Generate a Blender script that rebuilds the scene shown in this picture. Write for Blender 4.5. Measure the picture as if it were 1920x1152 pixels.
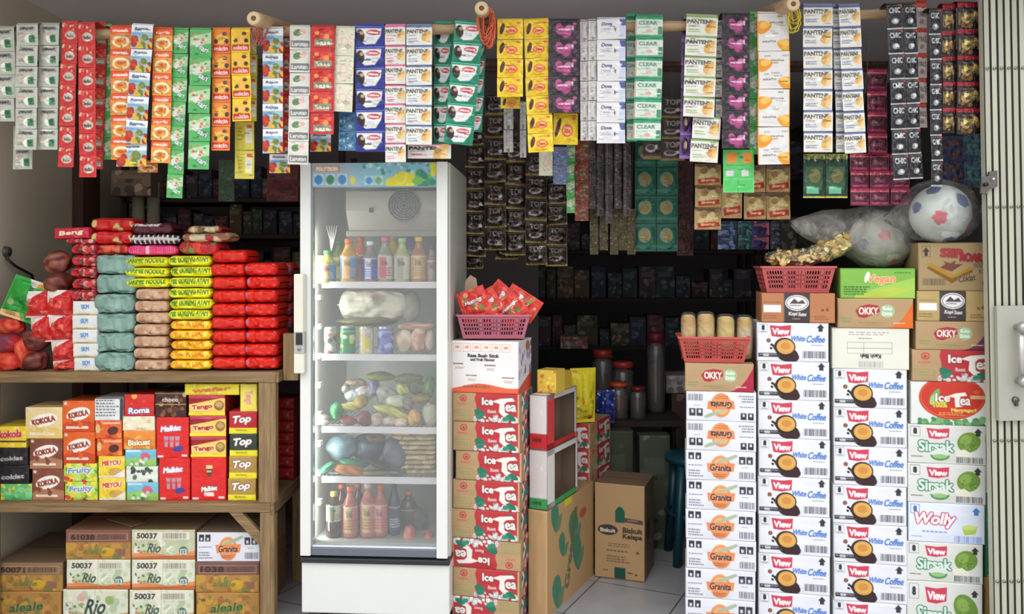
import bpy, math, random
import numpy as np
from mathutils import Vector, Matrix

for o in list(bpy.data.objects):
    bpy.data.objects.remove(o)
SC = bpy.context.scene
COL = SC.collection

# ---------------------------------------------------------------- camera
ZC = 1.437                      # eye height, metres
FPX = 1600.0                    # focal length for a 1920 wide picture
cam = bpy.data.cameras.new('camera')
cam.sensor_width = 36.0
cam.lens = 36.0 * FPX / 1920
cam.shift_y = -76 / 1920
cam.clip_start = 0.05
camo = bpy.data.objects.new('camera', cam)
COL.objects.link(camo)
camo.location = (0, 0, ZC)
camo.rotation_euler = (math.pi / 2, 0, 0)
SC.camera = camo

# ---------------------------------------------------------------- sky and exposure
SC.view_settings.view_transform = 'Standard'
SC.view_settings.look = 'None'
SC.view_settings.gamma = 1
SC.view_settings.use_curve_mapping = False
SC.view_settings.exposure = -0.30
W = bpy.data.worlds.new('overcast_sky')
SC.world = W
W.use_nodes = True
nt = W.node_tree
nt.nodes.clear()
wo = nt.nodes.new('ShaderNodeOutputWorld')
bg = nt.nodes.new('ShaderNodeBackground')
tc = nt.nodes.new('ShaderNodeTexCoord')
sx = nt.nodes.new('ShaderNodeSeparateXYZ')
cr = nt.nodes.new('ShaderNodeValToRGB')
cr.color_ramp.elements[0].position = 0.02
cr.color_ramp.elements[0].color = (0.36, 0.36, 0.35, 1)
cr.color_ramp.elements[1].position = 0.75
cr.color_ramp.elements[1].color = (1.0, 1.0, 1.0, 1)
e = cr.color_ramp.elements.new(0.30)
e.color = (0.80, 0.81, 0.83, 1)
nt.links.new(tc.outputs['Generated'], sx.inputs[0])
nt.links.new(sx.outputs['Z'], cr.inputs[0])
nt.links.new(cr.outputs[0], bg.inputs['Color'])
bg.inputs['Strength'].default_value = 2.6
nt.links.new(bg.outputs[0], wo.inputs['Surface'])
sun = bpy.data.lights.new('hazy_sun', 'SUN')
sun.energy = 0.7
sun.angle = math.radians(35)
sun.color = (1.0, 0.98, 0.94)
suno = bpy.data.objects.new('hazy_sun', sun)
COL.objects.link(suno)
suno.location = (-1, -4, 6)
suno.rotation_euler = (math.radians(48), 0, math.radians(-14))

# ================================================================ materials
def new_mat(name):
    m = bpy.data.materials.new(name)
    m.use_nodes = True
    b = m.node_tree.nodes['Principled BSDF']
    return m, m.node_tree, b

def print_mat(name, rough, spec=0.5, bump=0.0, bscale=60.0, metal=0.0, wear=0.06, coat=0.0):
    m, t, b = new_mat(name)
    at = t.nodes.new('ShaderNodeAttribute'); at.attribute_name = 'Col'
    co = t.nodes.new('ShaderNodeTexCoord')
    nz = t.nodes.new('ShaderNodeTexNoise'); nz.inputs['Scale'].default_value = 9.0
    nz.inputs['Detail'].default_value = 5.0
    mr = t.nodes.new('ShaderNodeMapRange')
    mr.inputs[3].default_value = 1.0 - wear; mr.inputs[4].default_value = 1.0 + wear * 0.6
    mx = t.nodes.new('ShaderNodeVectorMath'); mx.operation = 'SCALE'
    t.links.new(co.outputs['Object'], nz.inputs['Vector'])
    t.links.new(nz.outputs[0], mr.inputs[0])
    t.links.new(at.outputs['Color'], mx.inputs[0])
    t.links.new(mr.outputs[0], mx.inputs[3])
    t.links.new(mx.outputs[0], b.inputs['Base Color'])
    b.inputs['Roughness'].default_value = rough
    b.inputs['Metallic'].default_value = metal
    b.inputs['Specular IOR Level'].default_value = spec
    b.inputs['Coat Weight'].default_value = coat
    b.inputs['Coat Roughness'].default_value = 0.15
    if bump:
        n2 = t.nodes.new('ShaderNodeTexNoise'); n2.inputs['Scale'].default_value = bscale
        n2.inputs['Detail'].default_value = 3.0
        bp = t.nodes.new('ShaderNodeBump'); bp.inputs['Strength'].default_value = bump
        bp.inputs['Distance'].default_value = 0.01
        t.links.new(co.outputs['Object'], n2.inputs['Vector'])
        t.links.new(n2.outputs[0], bp.inputs['Height'])
        t.links.new(bp.outputs[0], b.inputs['Normal'])
    return m

MAT = {}
MAT['card'] = print_mat('printed_cardboard', 0.62, 0.35, 0.12, 25)
MAT['film'] = print_mat('printed_film', 0.36, 0.38, 0.5, 40, wear=0.04)
MAT['foil'] = print_mat('printed_foil', 0.27, 0.6, 0.6, 55, metal=0.45, wear=0.08)
MAT['plastic'] = print_mat('moulded_plastic', 0.38, 0.5, 0.0)
MAT['enamel'] = print_mat('painted_sheet_metal', 0.32, 0.5, 0.0, wear=0.03)
MAT['liquid'] = print_mat('bottled_drink', 0.14, 0.6, 0.0, wear=0.1)
MAT['matte'] = print_mat('matte_surface', 0.8, 0.3, 0.1, 30, wear=0.12)
MAT['metal'] = print_mat('worn_steel', 0.38, 0.6, 0.15, 30, metal=0.75, wear=0.15)

def wood_mat(name, c1, c2, axis=(2, 30, 30), rough=0.7):
    m, t, b = new_mat(name)
    co = t.nodes.new('ShaderNodeTexCoord'); mp = t.nodes.new('ShaderNodeMapping')
    mp.inputs['Scale'].default_value = axis
    n = t.nodes.new('ShaderNodeTexNoise'); n.inputs['Scale'].default_value = 2.2
    n.inputs['Detail'].default_value = 8; n.inputs['Distortion'].default_value = 1.2
    r = t.nodes.new('ShaderNodeValToRGB')
    r.color_ramp.elements[0].position = 0.32; r.color_ramp.elements[0].color = (*c1, 1)
    r.color_ramp.elements[1].position = 0.68; r.color_ramp.elements[1].color = (*c2, 1)
    n2 = t.nodes.new('ShaderNodeTexNoise'); n2.inputs['Scale'].default_value = 5.0
    mr = t.nodes.new('ShaderNodeMapRange'); mr.inputs[3].default_value = 0.7; mr.inputs[4].default_value = 1.2
    mx = t.nodes.new('ShaderNodeVectorMath'); mx.operation = 'SCALE'
    bp = t.nodes.new('ShaderNodeBump'); bp.inputs['Strength'].default_value = 0.25; bp.inputs['Distance'].default_value = 0.004
    L = t.links.new
    L(co.outputs['Object'], mp.inputs[0]); L(mp.outputs[0], n.inputs['Vector']); L(n.outputs[0], r.inputs[0])
    L(co.outputs['Object'], n2.inputs['Vector']); L(n2.outputs[0], mr.inputs[0])
    L(r.outputs[0], mx.inputs[0]); L(mr.outputs[0], mx.inputs[3]); L(mx.outputs[0], b.inputs['Base Color'])
    L(n.outputs[0], bp.inputs['Height']); L(bp.outputs[0], b.inputs['Normal'])
    b.inputs['Roughness'].default_value = rough
    return m

MAT['wood_x'] = wood_mat('raw_timber_along', (0.15, 0.088, 0.036), (0.30, 0.195, 0.092), (2, 30, 30))
MAT['wood_z'] = wood_mat('raw_timber_upright', (0.18, 0.108, 0.046), (0.35, 0.232, 0.115), (30, 30, 2))
MAT['wood_y'] = wood_mat('raw_timber_deep', (0.15, 0.088, 0.036), (0.29, 0.19, 0.092), (30, 2, 30))
MAT['darkwood'] = wood_mat('dark_timber', (0.05, 0.02, 0.012), (0.09, 0.04, 0.022), (30, 30, 2))
MAT['bamboo'] = wood_mat('bamboo', (0.40, 0.26, 0.13), (0.58, 0.42, 0.24), (3, 40, 40), 0.5)

def glass_mat(name, tint, alpha, rough=0.08, wrinkle=0.0, ior=1.45):
    m, t, b = new_mat(name)
    t.nodes.remove(b)
    out = [n for n in t.nodes if n.type == 'OUTPUT_MATERIAL'][0]
    tr = t.nodes.new('ShaderNodeBsdfTransparent'); gl = t.nodes.new('ShaderNodeBsdfGlossy')
    df = t.nodes.new('ShaderNodeBsdfDiffuse'); df.inputs[0].default_value = (*tint, 1)
    gl.inputs['Roughness'].default_value = rough
    gl.inputs[0].default_value = (1, 1, 1, 1)
    m1 = t.nodes.new('ShaderNodeMixShader'); m2 = t.nodes.new('ShaderNodeMixShader')
    m1.inputs[0].default_value = alpha
    fr = t.nodes.new('ShaderNodeFresnel'); fr.inputs[0].default_value = ior
    L = t.links.new
    L(tr.outputs[0], m1.inputs[1]); L(df.outputs[0], m1.inputs[2])
    L(fr.outputs[0], m2.inputs[0]); L(m1.outputs[0], m2.inputs[1]); L(gl.outputs[0], m2.inputs[2])
    if wrinkle:
        n2 = t.nodes.new('ShaderNodeTexNoise'); n2.inputs['Scale'].default_value = 14
        n2.inputs['Detail'].default_value = 4; n2.inputs['Distortion'].default_value = 2.0
        co = t.nodes.new('ShaderNodeTexCoord'); L(co.outputs['Object'], n2.inputs['Vector'])
        bp = t.nodes.new('ShaderNodeBump'); bp.inputs['Strength'].default_value = wrinkle
        bp.inputs['Distance'].default_value = 0.03
        L(n2.outputs[0], bp.inputs['Height']); L(bp.outputs[0], gl.inputs['Normal']); L(bp.outputs[0], fr.inputs['Normal'])
        rr = t.nodes.new('ShaderNodeMapRange'); rr.inputs[1].default_value = 0.35; rr.inputs[2].default_value = 0.75
        rr.inputs[3].default_value = alpha * 0.5; rr.inputs[4].default_value = min(1, alpha * 1.8)
        L(n2.outputs[0], rr.inputs[0]); L(rr.outputs[0], m1.inputs[0])
    L(m2.outputs[0], out.inputs['Surface'])
    return m
MAT['glass'] = glass_mat('hazed_door_glass', (0.75, 0.8, 0.8), 0.09, 0.03, 0.0, 1.35)  # pale diffuse share imitates a haze of reflections on the door
MAT['bag'] = glass_mat('thin_clear_plastic', (0.62, 0.60, 0.56), 0.30, 0.22, 0.7, 1.25)
MAT['bag_thin'] = glass_mat('crinkled_clear_wrap', (0.75, 0.72, 0.66), 0.08, 0.2, 0.7, 1.22)
MAT['jar'] = glass_mat('clear_jar_plastic', (0.5, 0.5, 0.5), 0.12, 0.1)

# ================================================================ printed artwork as coloured mesh
def lin(a):
    a = np.clip(np.asarray(a, dtype=np.float64), 0, 1)
    m_ = a.mean(axis=-1, keepdims=True); a = np.clip(m_ + (a - m_) * 0.95, 0, 1)
    return np.where(a <= 0.04045, a / 12.92, ((a + 0.055) / 1.055) ** 2.4)

_TM = {}
def text_mask(s, shear=0.0):
    k = (s, shear)
    if k in _TM:
        return _TM[k]
    cu = bpy.data.curves.new('t', 'FONT'); cu.body = s; cu.shear = shear; cu.resolution_u = 3
    ob = bpy.data.objects.new('t', cu); COL.objects.link(ob)
    dg = bpy.context.evaluated_depsgraph_get()
    me = bpy.data.meshes.new_from_object(ob.evaluated_get(dg))
    me.calc_loop_triangles()
    n = len(me.vertices)
    v = np.empty(n * 3); me.vertices.foreach_get('co', v); v = v.reshape(-1, 3)[:, :2]
    t = np.empty(len(me.loop_triangles) * 3, dtype=np.int32); me.loop_triangles.foreach_get('vertices', t); t = t.reshape(-1, 3)
    bpy.data.objects.remove(ob); bpy.data.curves.remove(cu); bpy.data.meshes.remove(me)
    lo = v.min(0); hi = v.max(0)
    R = 44.0 / max(hi[1] - lo[1], 1e-6)
    Wp = int((hi[0] - lo[0]) * R) + 2; Hp = 46
    q = (v - lo) * R + 0.5
    q[:, 1] = Hp - q[:, 1]
    M = np.zeros((Hp, Wp), bool)
    for a, b, c in t:
        A, B, Cc = q[a], q[b], q[c]
        x0 = max(0, int(min(A[0], B[0], Cc[0]) - .5)); x1 = min(Wp, int(max(A[0], B[0], Cc[0]) + 1.5))
        y0 = max(0, int(min(A[1], B[1], Cc[1]) - .5)); y1 = min(Hp, int(max(A[1], B[1], Cc[1]) + 1.5))
        if x1 <= x0 or y1 <= y0: continue
        X, Y = np.meshgrid(np.arange(x0, x1) + .5, np.arange(y0, y1) + .5)
        d = (B[0]-A[0])*(Cc[1]-A[1]) - (B[1]-A[1])*(Cc[0]-A[0])
        if abs(d) < 1e-9: continue
        s1 = ((X-A[0])*(Cc[1]-A[1]) - (Y-A[1])*(Cc[0]-A[0])) / d
        s2 = ((B[0]-A[0])*(Y-A[1]) - (B[1]-A[1])*(X-A[0])) / d
        M[y0:y1, x0:x1] |= (s1 >= -.02) & (s2 >= -.02) & (s1 + s2 <= 1.02)
    _TM[k] = M
    return M

class Cv:
    """small drawing surface; coordinates are fractions, y runs down"""
    def __init__(s, w, h, bg, ss=3):
        s.w, s.h, s.ss = max(4, int(w)), max(4, int(h)), ss
        s.W, s.H = s.w * ss, s.h * ss
        s.a = np.empty((s.H, s.W, 3)); s.a[:] = np.array(bg) / 255.0
        s.asp = s.H / s.W
    def xy(s, x0, y0, x1, y1):
        a = max(0, int(round(x0 * s.W))); b = min(s.W, int(round(x1 * s.W)))
        c = max(0, int(round(y0 * s.H))); d = min(s.H, int(round(y1 * s.H)))
        return a, c, max(a, b), max(c, d)
    def rect(s, x0, y0, x1, y1, c):
        a, b, d, e = s.xy(x0, y0, x1, y1)
        if d == a: d = a + 1
        if e == b: e = b + 1
        s.a[b:e, a:d] = np.array(c) / 255.0
        return s
    def box(s, x0, y0, x1, y1, c, t=0.015):
        ty = t / s.asp
        s.rect(x0, y0, x1, y0 + ty, c); s.rect(x0, y1 - ty, x1, y1, c)
        s.rect(x0, y0, x0 + t, y1, c); s.rect(x1 - t, y0, x1, y1, c); return s
    def _g(s, x0, y0, x1, y1):
        a, b, d, e = s.xy(x0, y0, x1, y1)
        X, Y = np.meshgrid((np.arange(a, d) + .5) / s.W, (np.arange(b, e) + .5) / s.H)
        return a, b, d, e, X, Y
    def ell(s, cx, cy, rx, ry, c, rot=0):
        m = max(rx, ry / 1.0, ry * s.asp, rx / s.asp) * 1.05
        a, b, d, e, X, Y = s._g(cx - m, cy - m, cx + m, cy + m)
        if d <= a or e <= b: return s
        dx = X - cx; dy = (Y - cy) * s.asp
        ca, sa = math.cos(rot), math.sin(rot)
        u = dx * ca + dy * sa; v = -dx * sa + dy * ca
        k = (u / rx) ** 2 + (v / (ry * s.asp)) ** 2 <= 1
        s.a[b:e, a:d][k] = np.array(c) / 255.0
        return s
    def poly(s, P, c):
        xs = [p[0] for p in P]; ys = [p[1] for p in P]
        a, b, d, e, X, Y = s._g(min(xs), min(ys), max(xs), max(ys))
        if d <= a or e <= b: return s
        k = np.zeros(X.shape, bool)
        for i in range(len(P)):
            x0, y0 = P[i]; x1, y1 = P[(i + 1) % len(P)]
            if y0 == y1: continue
            k ^= ((y0 > Y) != (y1 > Y)) & (X < (x1 - x0) * (Y - y0) / (y1 - y0) + x0)
        s.a[b:e, a:d][k] = np.array(c) / 255.0
        return s
    def text(s, st, cx, cy, w, h, c, out=None, ow=0.02, rot=0, shear=0.0, bold=0.0):
        M = text_mask(st, shear)
        r = math.hypot(w, h * s.asp) / 2 + ow * 1.5
        a, b, d, e, X, Y = s._g(cx - r, cy - r / s.asp, cx + r, cy + r / s.asp)
        if d <= a or e <= b: return s
        dx = X - cx; dy = (Y - cy) * s.asp
        ca, sa = math.cos(rot), math.sin(rot)
        def hit(ox, oy):
            ddx = dx - ox; ddy = dy - oy
            u = (ddx * ca + ddy * sa) / w + .5; v = (-ddx * sa + ddy * ca) / (h * s.asp) + .5
            iu = (u * M.shape[1]).astype(int); iv = (v * M.shape[0]).astype(int)
            ok = (u >= 0) & (u < 1) & (v >= 0) & (v < 1)
            return ok & M[np.clip(iv, 0, M.shape[0]-1), np.clip(iu, 0, M.shape[1]-1)]
        def fat(rad):
            k = hit(0, 0)
            if rad > 0:
                for q in range(10):
                    k |= hit(rad * math.cos(q * .6283), rad * math.sin(q * .6283))
            return k
        if out is not None:
            s.a[b:e, a:d][fat(bold + ow)] = np.array(out) / 255.0
        s.a[b:e, a:d][fat(bold)] = np.array(c) / 255.0
        return s
    def bars(s, x0, y0, x1, y1, c=(60, 60, 60), seed=1):
        r = random.Random(seed); x = x0; st = (x1 - x0) / 40
        while x < x1:
            w = st * r.choice([.6, 1, 1.6]); s.rect(x, y0, min(x1, x + w), y1, c); x += w + st * r.choice([.6, 1, 1.4])
        return s
    def lines(s, x0, y0, x1, y1, c=(120, 120, 120), n=3, seed=1, dens=.75):
        r = random.Random(seed); p = (y1 - y0) / n
        for i in range(n):
            x = x0; xe = x0 + (x1 - x0) * r.uniform(.7, 1)
            while x < xe:
                w = (x1 - x0) * r.uniform(.04, .13)
                s.rect(x, y0 + i * p, min(xe, x + w), y0 + (i + .5) * p, c); x += w / dens
        return s
    def specks(s, x0, y0, x1, y1, cols, n, r0, r1, seed=1):
        r = random.Random(seed)
        for i in range(n):
            s.ell(r.uniform(x0, x1), r.uniform(y0, y1), r.uniform(r0, r1), r.uniform(r0, r1) / s.asp, r.choice(cols), r.uniform(0, 3))
        return s
    def leaf(s, cx, cy, l, w, c, rot):
        P = []
        for i in range(14):
            t = i / 14 * 2 * math.pi
            u = math.cos(t) * l; v = math.sin(t) * w * (1 - .35 * math.cos(t))
            P.append((cx + u * math.cos(rot) - v * math.sin(rot), cy + (u * math.sin(rot) + v * math.cos(rot)) / s.asp))
        return s.poly(P, c)
    def flip(s):
        s.a = s.a[::-1, ::-1].copy(); return s
    def out(s):
        return s.a.reshape(s.h, s.ss, s.w, s.ss, 3).mean(axis=(1, 3))

# ================================================================ mesh building
class Geo:
    def __init__(s):
        s.V = []; s.Cc = []; s.F = []; s.n = 0; s.mats = []
    def mi(s, m):
        if m not in s.mats: s.mats.append(m)
        return s.mats.index(m)
    def verts(s, P, c):
        P = np.asarray(P, dtype=np.float64).reshape(-1, 3)
        c = np.asarray(c, dtype=np.float64)
        if c.ndim == 1: c = np.tile(lin(c / 255.0), (len(P), 1))
        s.V.append(P); s.Cc.append(c.reshape(-1, 3)); b = s.n; s.n += len(P); return b
    def faces(s, Q, mat, smooth=False):
        Q = np.asarray(Q, dtype=np.int32)
        s.F.append((Q, s.mi(mat), smooth)); return s
    def grid(s, P, c, mat='card', smooth=True, wu=False, wv=False):
        n, m = P.shape[:2]
        c = np.asarray(c)
        if c.ndim == 3: c = lin(c).reshape(-1, 3)
        b = s.verts(P.reshape(-1, 3), c)
        I = np.arange(n * m).reshape(n, m) + b
        if wu: I = np.vstack([I, I[:1]])
        if wv: I = np.hstack([I, I[:, :1]])
        Q = np.stack([I[:-1, :-1], I[1:, :-1], I[1:, 1:], I[:-1, 1:]], -1).reshape(-1, 4)
        return s.faces(Q, mat, smooth)
    def box(s, x0, y0, z0, x1, y1, z1, c, mat='card', M=None):
        P = np.array([(x, y, z) for z in (z0, z1) for y in (y0, y1) for x in (x0, x1)], dtype=float)
        if M is not None: P = np.array([M @ Vector(p) for p in P])
        b = s.verts(P, c)
        Q = np.array([(0, 2, 3, 1), (4, 5, 7, 6), (0, 1, 5, 4), (2, 6, 7, 3), (0, 4, 6, 2), (1, 3, 7, 5)]) + b
        return s.faces(Q, mat)
    def bar(s, p, q, w, h, c, mat='card'):
        p = Vector(p); q = Vector(q); d = q - p; L = d.length
        R = d.to_track_quat('X', 'Z').to_matrix().to_4x4()
        return s.box(0, -w/2, -h/2, L, w/2, h/2, c, mat, Matrix.Translation(p) @ R)
    def lathe(s, prof, c, mat='plastic', n=20, at=(0, 0, 0), M=None, smooth=True):
        """prof: [(r, z) or (r, z, colour)] from top to bottom"""
        P = np.zeros((len(prof), n, 3)); Cc = np.zeros((len(prof), n, 3))
        for i, p in enumerate(prof):
            a = np.arange(n) / n * 2 * math.pi
            P[i, :, 0] = p[0] * np.cos(a); P[i, :, 1] = p[0] * np.sin(a); P[i, :, 2] = p[1]
            Cc[i] = np.array(p[2] if len(p) > 2 else c) / 255.0
        P += np.array(at)
        if M is not None:
            P = np.array([M @ Vector(q) for q in P.reshape(-1, 3)]).reshape(P.shape)
        return s.grid(P, Cc, mat, smooth, wv=True)
    def tube(s, pts, r, c, mat='plastic', n=10, cap=True):
        pts = [Vector(p) for p in pts]; k = len(pts)
        P = np.zeros((k, n, 3)); up = None
        for i, p in enumerate(pts):
            d = (pts[min(k-1, i+1)] - pts[max(0, i-1)]).normalized()
            if up is None:
                up = Vector((0, 0, 1)) if abs(d.z) < .9 else Vector((1, 0, 0))
            a = d.cross(up).normalized(); up = a.cross(d).normalized()
            rr = r[i] if isinstance(r, (list, tuple)) else r
            for j in range(n):
                t = j / n * 2 * math.pi
                P[i, j] = p + a * (rr * math.cos(t)) + up * (rr * math.sin(t))
        b0 = s.n
        s.grid(P, np.array(c), mat, True, wv=True)
        if cap:
            s.faces([list(range(b0, b0 + n))], mat); s.faces([list(range(b0 + (k-1)*n, b0 + k*n))[::-1]], mat)
        return s
    def prism(s, P2, y0, y1, c, mat='card'):
        """outline in x,z pushed from y0 to y1"""
        n = len(P2)
        b = s.verts([(x, y0, z) for x, z in P2] + [(x, y1, z) for x, z in P2], c)
        s.faces([[b + i for i in range(n)]], mat); s.faces([[b + n + i for i in range(n)][::-1]], mat)
        s.faces([(b + i, b + n + i, b + n + (i+1) % n, b + (i+1) % n) for i in range(n)], mat)
        return s
    def mesh(s, name):
        me = bpy.data.meshes.new(name)
        V = np.concatenate(s.V); Cc = np.concatenate(s.Cc)
        lv = np.concatenate([f[0].reshape(-1) for f in s.F]).astype(np.int32)
        lt = np.concatenate([np.full(f[0].shape[0], f[0].shape[1]) for f in s.F]).astype(np.int32)
        ls = np.concatenate([[0], np.cumsum(lt)[:-1]]).astype(np.int32)
        mi = np.concatenate([np.full(f[0].shape[0], f[1]) for f in s.F]).astype(np.int32)
        sm = np.concatenate([np.full(f[0].shape[0], f[2]) for f in s.F])
        me.vertices.add(len(V)); me.vertices.foreach_set('co', V.ravel())
        me.loops.add(len(lv)); me.loops.foreach_set('vertex_index', lv)
        me.polygons.add(len(lt)); me.polygons.foreach_set('loop_start', ls); me.polygons.foreach_set('loop_total', lt)
        me.polygons.foreach_set('material_index', mi)
        me.update(calc_edges=True)
        me.polygons.foreach_set('use_smooth', sm.astype(bool))
        at = me.color_attributes.new('Col', 'FLOAT_COLOR', 'POINT')
        at.data.foreach_set('color', np.hstack([Cc, np.ones((len(Cc), 1))]).ravel())
        for m in s.mats: me.materials.append(MAT[m])
        return me

def bump2(n, m, amp, seed, k=5):
    """smooth random field"""
    r = np.random.RandomState(abs(int(seed))); g = r.randn(k, k)
    yi = np.linspace(0, k - 1.001, n); xi = np.linspace(0, k - 1.001, m)
    y0 = yi.astype(int); x0 = xi.astype(int); fy = (yi - y0)[:, None]; fx = (xi - x0)[None]
    fy = fy * fy * (3 - 2 * fy); fx = fx * fx * (3 - 2 * fx)
    return amp * ((g[y0][:, x0] * (1-fy) + g[y0+1][:, x0] * fy) * (1-fx) + (g[y0][:, x0+1] * (1-fy) + g[y0+1][:, x0+1] * fy) * fx)

# ---------------------------------------------------------------- objects, labels
def obj(name, me, parent=None, loc=(0, 0, 0), rot=(0, 0, 0)):
    o = bpy.data.objects.new(name, me); COL.objects.link(o)
    o.location = loc; o.rotation_euler = rot
    if parent is not None: o.parent = parent
    return o
def tag(o, label, cat, group=None):
    o['label'] = label; o['category'] = cat
    if group: o['group'] = group
    return o
def thing(name, label, cat, loc=(0, 0, 0), rot=(0, 0, 0), group=None):
    return tag(obj(name, None, None, loc, rot), label, cat, group)
def struct(name, me, loc=(0, 0, 0), rot=(0, 0, 0)):
    o = obj(name, me, None, loc, rot); o['kind'] = 'structure'; return o
def PX(px, py, Y):
    return Vector(((px - 960) / FPX * Y, Y, ZC - (py - 500) / FPX * Y))
def S(Y): return Y / FPX
ORD = ['topmost', 'second from the top', 'third from the top', 'fourth from the top', 'fifth from the top',
       'sixth from the top', 'seventh from the top', 'eighth from the top', 'ninth from the top', 'tenth from the top']
RND = random.Random(5)

# ---------------------------------------------------------------- package shapes
def carton(W_, H_, D_, art, side=None, body=(176, 146, 108), rs=1.0, r=0.004, matn='card', seed=0, top=None):
    """box standing on its origin (bottom centre), printed face towards -y. art(w,h)->Cv"""
    g = Geo(); cw = max(10, int(W_ / 0.00213 * rs)); ch = max(8, int(H_ / 0.00213 * rs))
    A = art(cw, ch).out(); h, w = A.shape[:2]
    x = np.linspace(-W_/2, W_/2, w); z = np.linspace(H_, 0, h)
    X, Z = np.meshgrid(x, z)
    def edge(d): return np.where(d < r, r - np.sqrt(np.maximum(0, r*r - (r-d)**2)), 0)
    dx = np.minimum(X + W_/2, W_/2 - X); dz = np.minimum(Z, H_ - Z)
    Y = np.maximum(edge(dx), edge(dz))
    bulge = np.sin(np.pi * (X / W_ + .5)) * np.sin(np.pi * Z / H_)
    Y = Y - bulge * 0.003 + bump2(h, w, 0.0012, seed + 3) * (dx > 0) * (dz > 0)
    g.grid(np.stack([X, Y - D_/2, Z], -1), A, matn)
    y0, y1 = -D_/2 + r, D_/2
    def side_grid(art_, sgn, Wd):
        B = art_(max(6, int(Wd / 0.004)), max(6, int(H_ / 0.004))).out(); hh, ww = B.shape[:2]
        Yy, Zz = np.meshgrid(np.linspace(y0, y1, ww) if sgn > 0 else np.linspace(y1, y0, ww), np.linspace(H_, 0, hh))
        g.grid(np.stack([np.full_like(Yy, sgn * W_/2), Yy, Zz], -1), B, matn, False)
    for sgn in (1, -1):
        if side: side_grid(side, sgn, D_)
        else:
            b = g.verts([(sgn*W_/2, y0, 0), (sgn*W_/2, y1, 0), (sgn*W_/2, y1, H_), (sgn*W_/2, y0, H_)], body)
            g.faces([[b, b+1, b+2, b+3] if sgn > 0 else [b+3, b+2, b+1, b]], matn)
    tcol = top or body
    b = g.verts([(-W_/2, y1, 0), (W_/2, y1, 0), (W_/2, y1, H_), (-W_/2, y1, H_)], body); g.faces([[b+3, b+2, b+1, b]], matn)
    b = g.verts([(-W_/2, y0, 0), (W_/2, y0, 0), (W_/2, y1, 0), (-W_/2, y1, 0)], body); g.faces([[b+3, b+2, b+1, b]], matn)
    # two top flaps with a seam and a strip of tape
    for (a0, a1) in ((y0, -.002), (.002, y1)):
        b = g.verts([(-W_/2, a0, H_), (W_/2, a0, H_), (W_/2, a1, H_), (-W_/2, a1, H_)], tcol); g.faces([[b, b+1, b+2, b+3]], matn)
    b = g.verts([(-W_/2, -.002, H_-.003), (W_/2, -.002, H_-.003), (W_/2, .002, H_-.003), (-W_/2, .002, H_-.003)], (70, 55, 40)); g.faces([[b, b+1, b+2, b+3]], matn)
    return g.mesh('carton')

def pack(W_, H_, D_, art, seed=0, wr=0.003, crimp=0.05, matn='film', sq=0.42, rs=1.0, pw=12):
    """pillow-shaped film pack lying on its origin, long axis x, print on the -y side"""
    g = Geo(); cw = max(14, int(W_ / 0.0023 * rs)); ch = max(8, int(H_ * 1.25 / 0.0023 * rs))
    A = art(cw, ch).out(); h, w = A.shape[:2]
    nb = 10
    th = np.concatenate([np.linspace(math.pi*.62, math.pi*1.38, h), np.linspace(math.pi*1.38, math.pi*2.62, nb + 2)[1:-1]])
    u = np.linspace(-1, 1, w); au = np.abs(u); e = 1 - crimp
    prof = np.where(au < e, np.power(np.maximum(0, 1 - (au / e) ** pw), .5), 0) * .93 + .07
    dprof = np.where(au < e, np.power(np.maximum(0, 1 - (au / e) ** 8), .5), 0) * .18 + .82
    c = np.cos(th)[:, None]; s_ = np.sin(th)[:, None]
    y = np.sign(c) * np.abs(c) ** sq * D_/2 * dprof[None]
    z = np.sign(s_) * np.abs(s_) ** (sq + .15) * H_/2 * prof[None]
    x = np.tile(u * W_/2, (len(th), 1))
    nz = bump2(len(th), w, wr, seed, 9) * prof[None]
    nz[-1] = nz[0]
    y = y + nz * np.sign(c); z = z + bump2(len(th), w, wr * .5, seed + 1, 7) * prof[None] * .5 + H_/2
    cc = np.zeros((len(th), w, 3)); cc[:h] = A
    bgc = A[0]
    cc[h:] = bgc[None]
    g.grid(np.stack([x, y, z], -1), cc, matn, True, wu=True)
    return g.mesh('pack')

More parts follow.
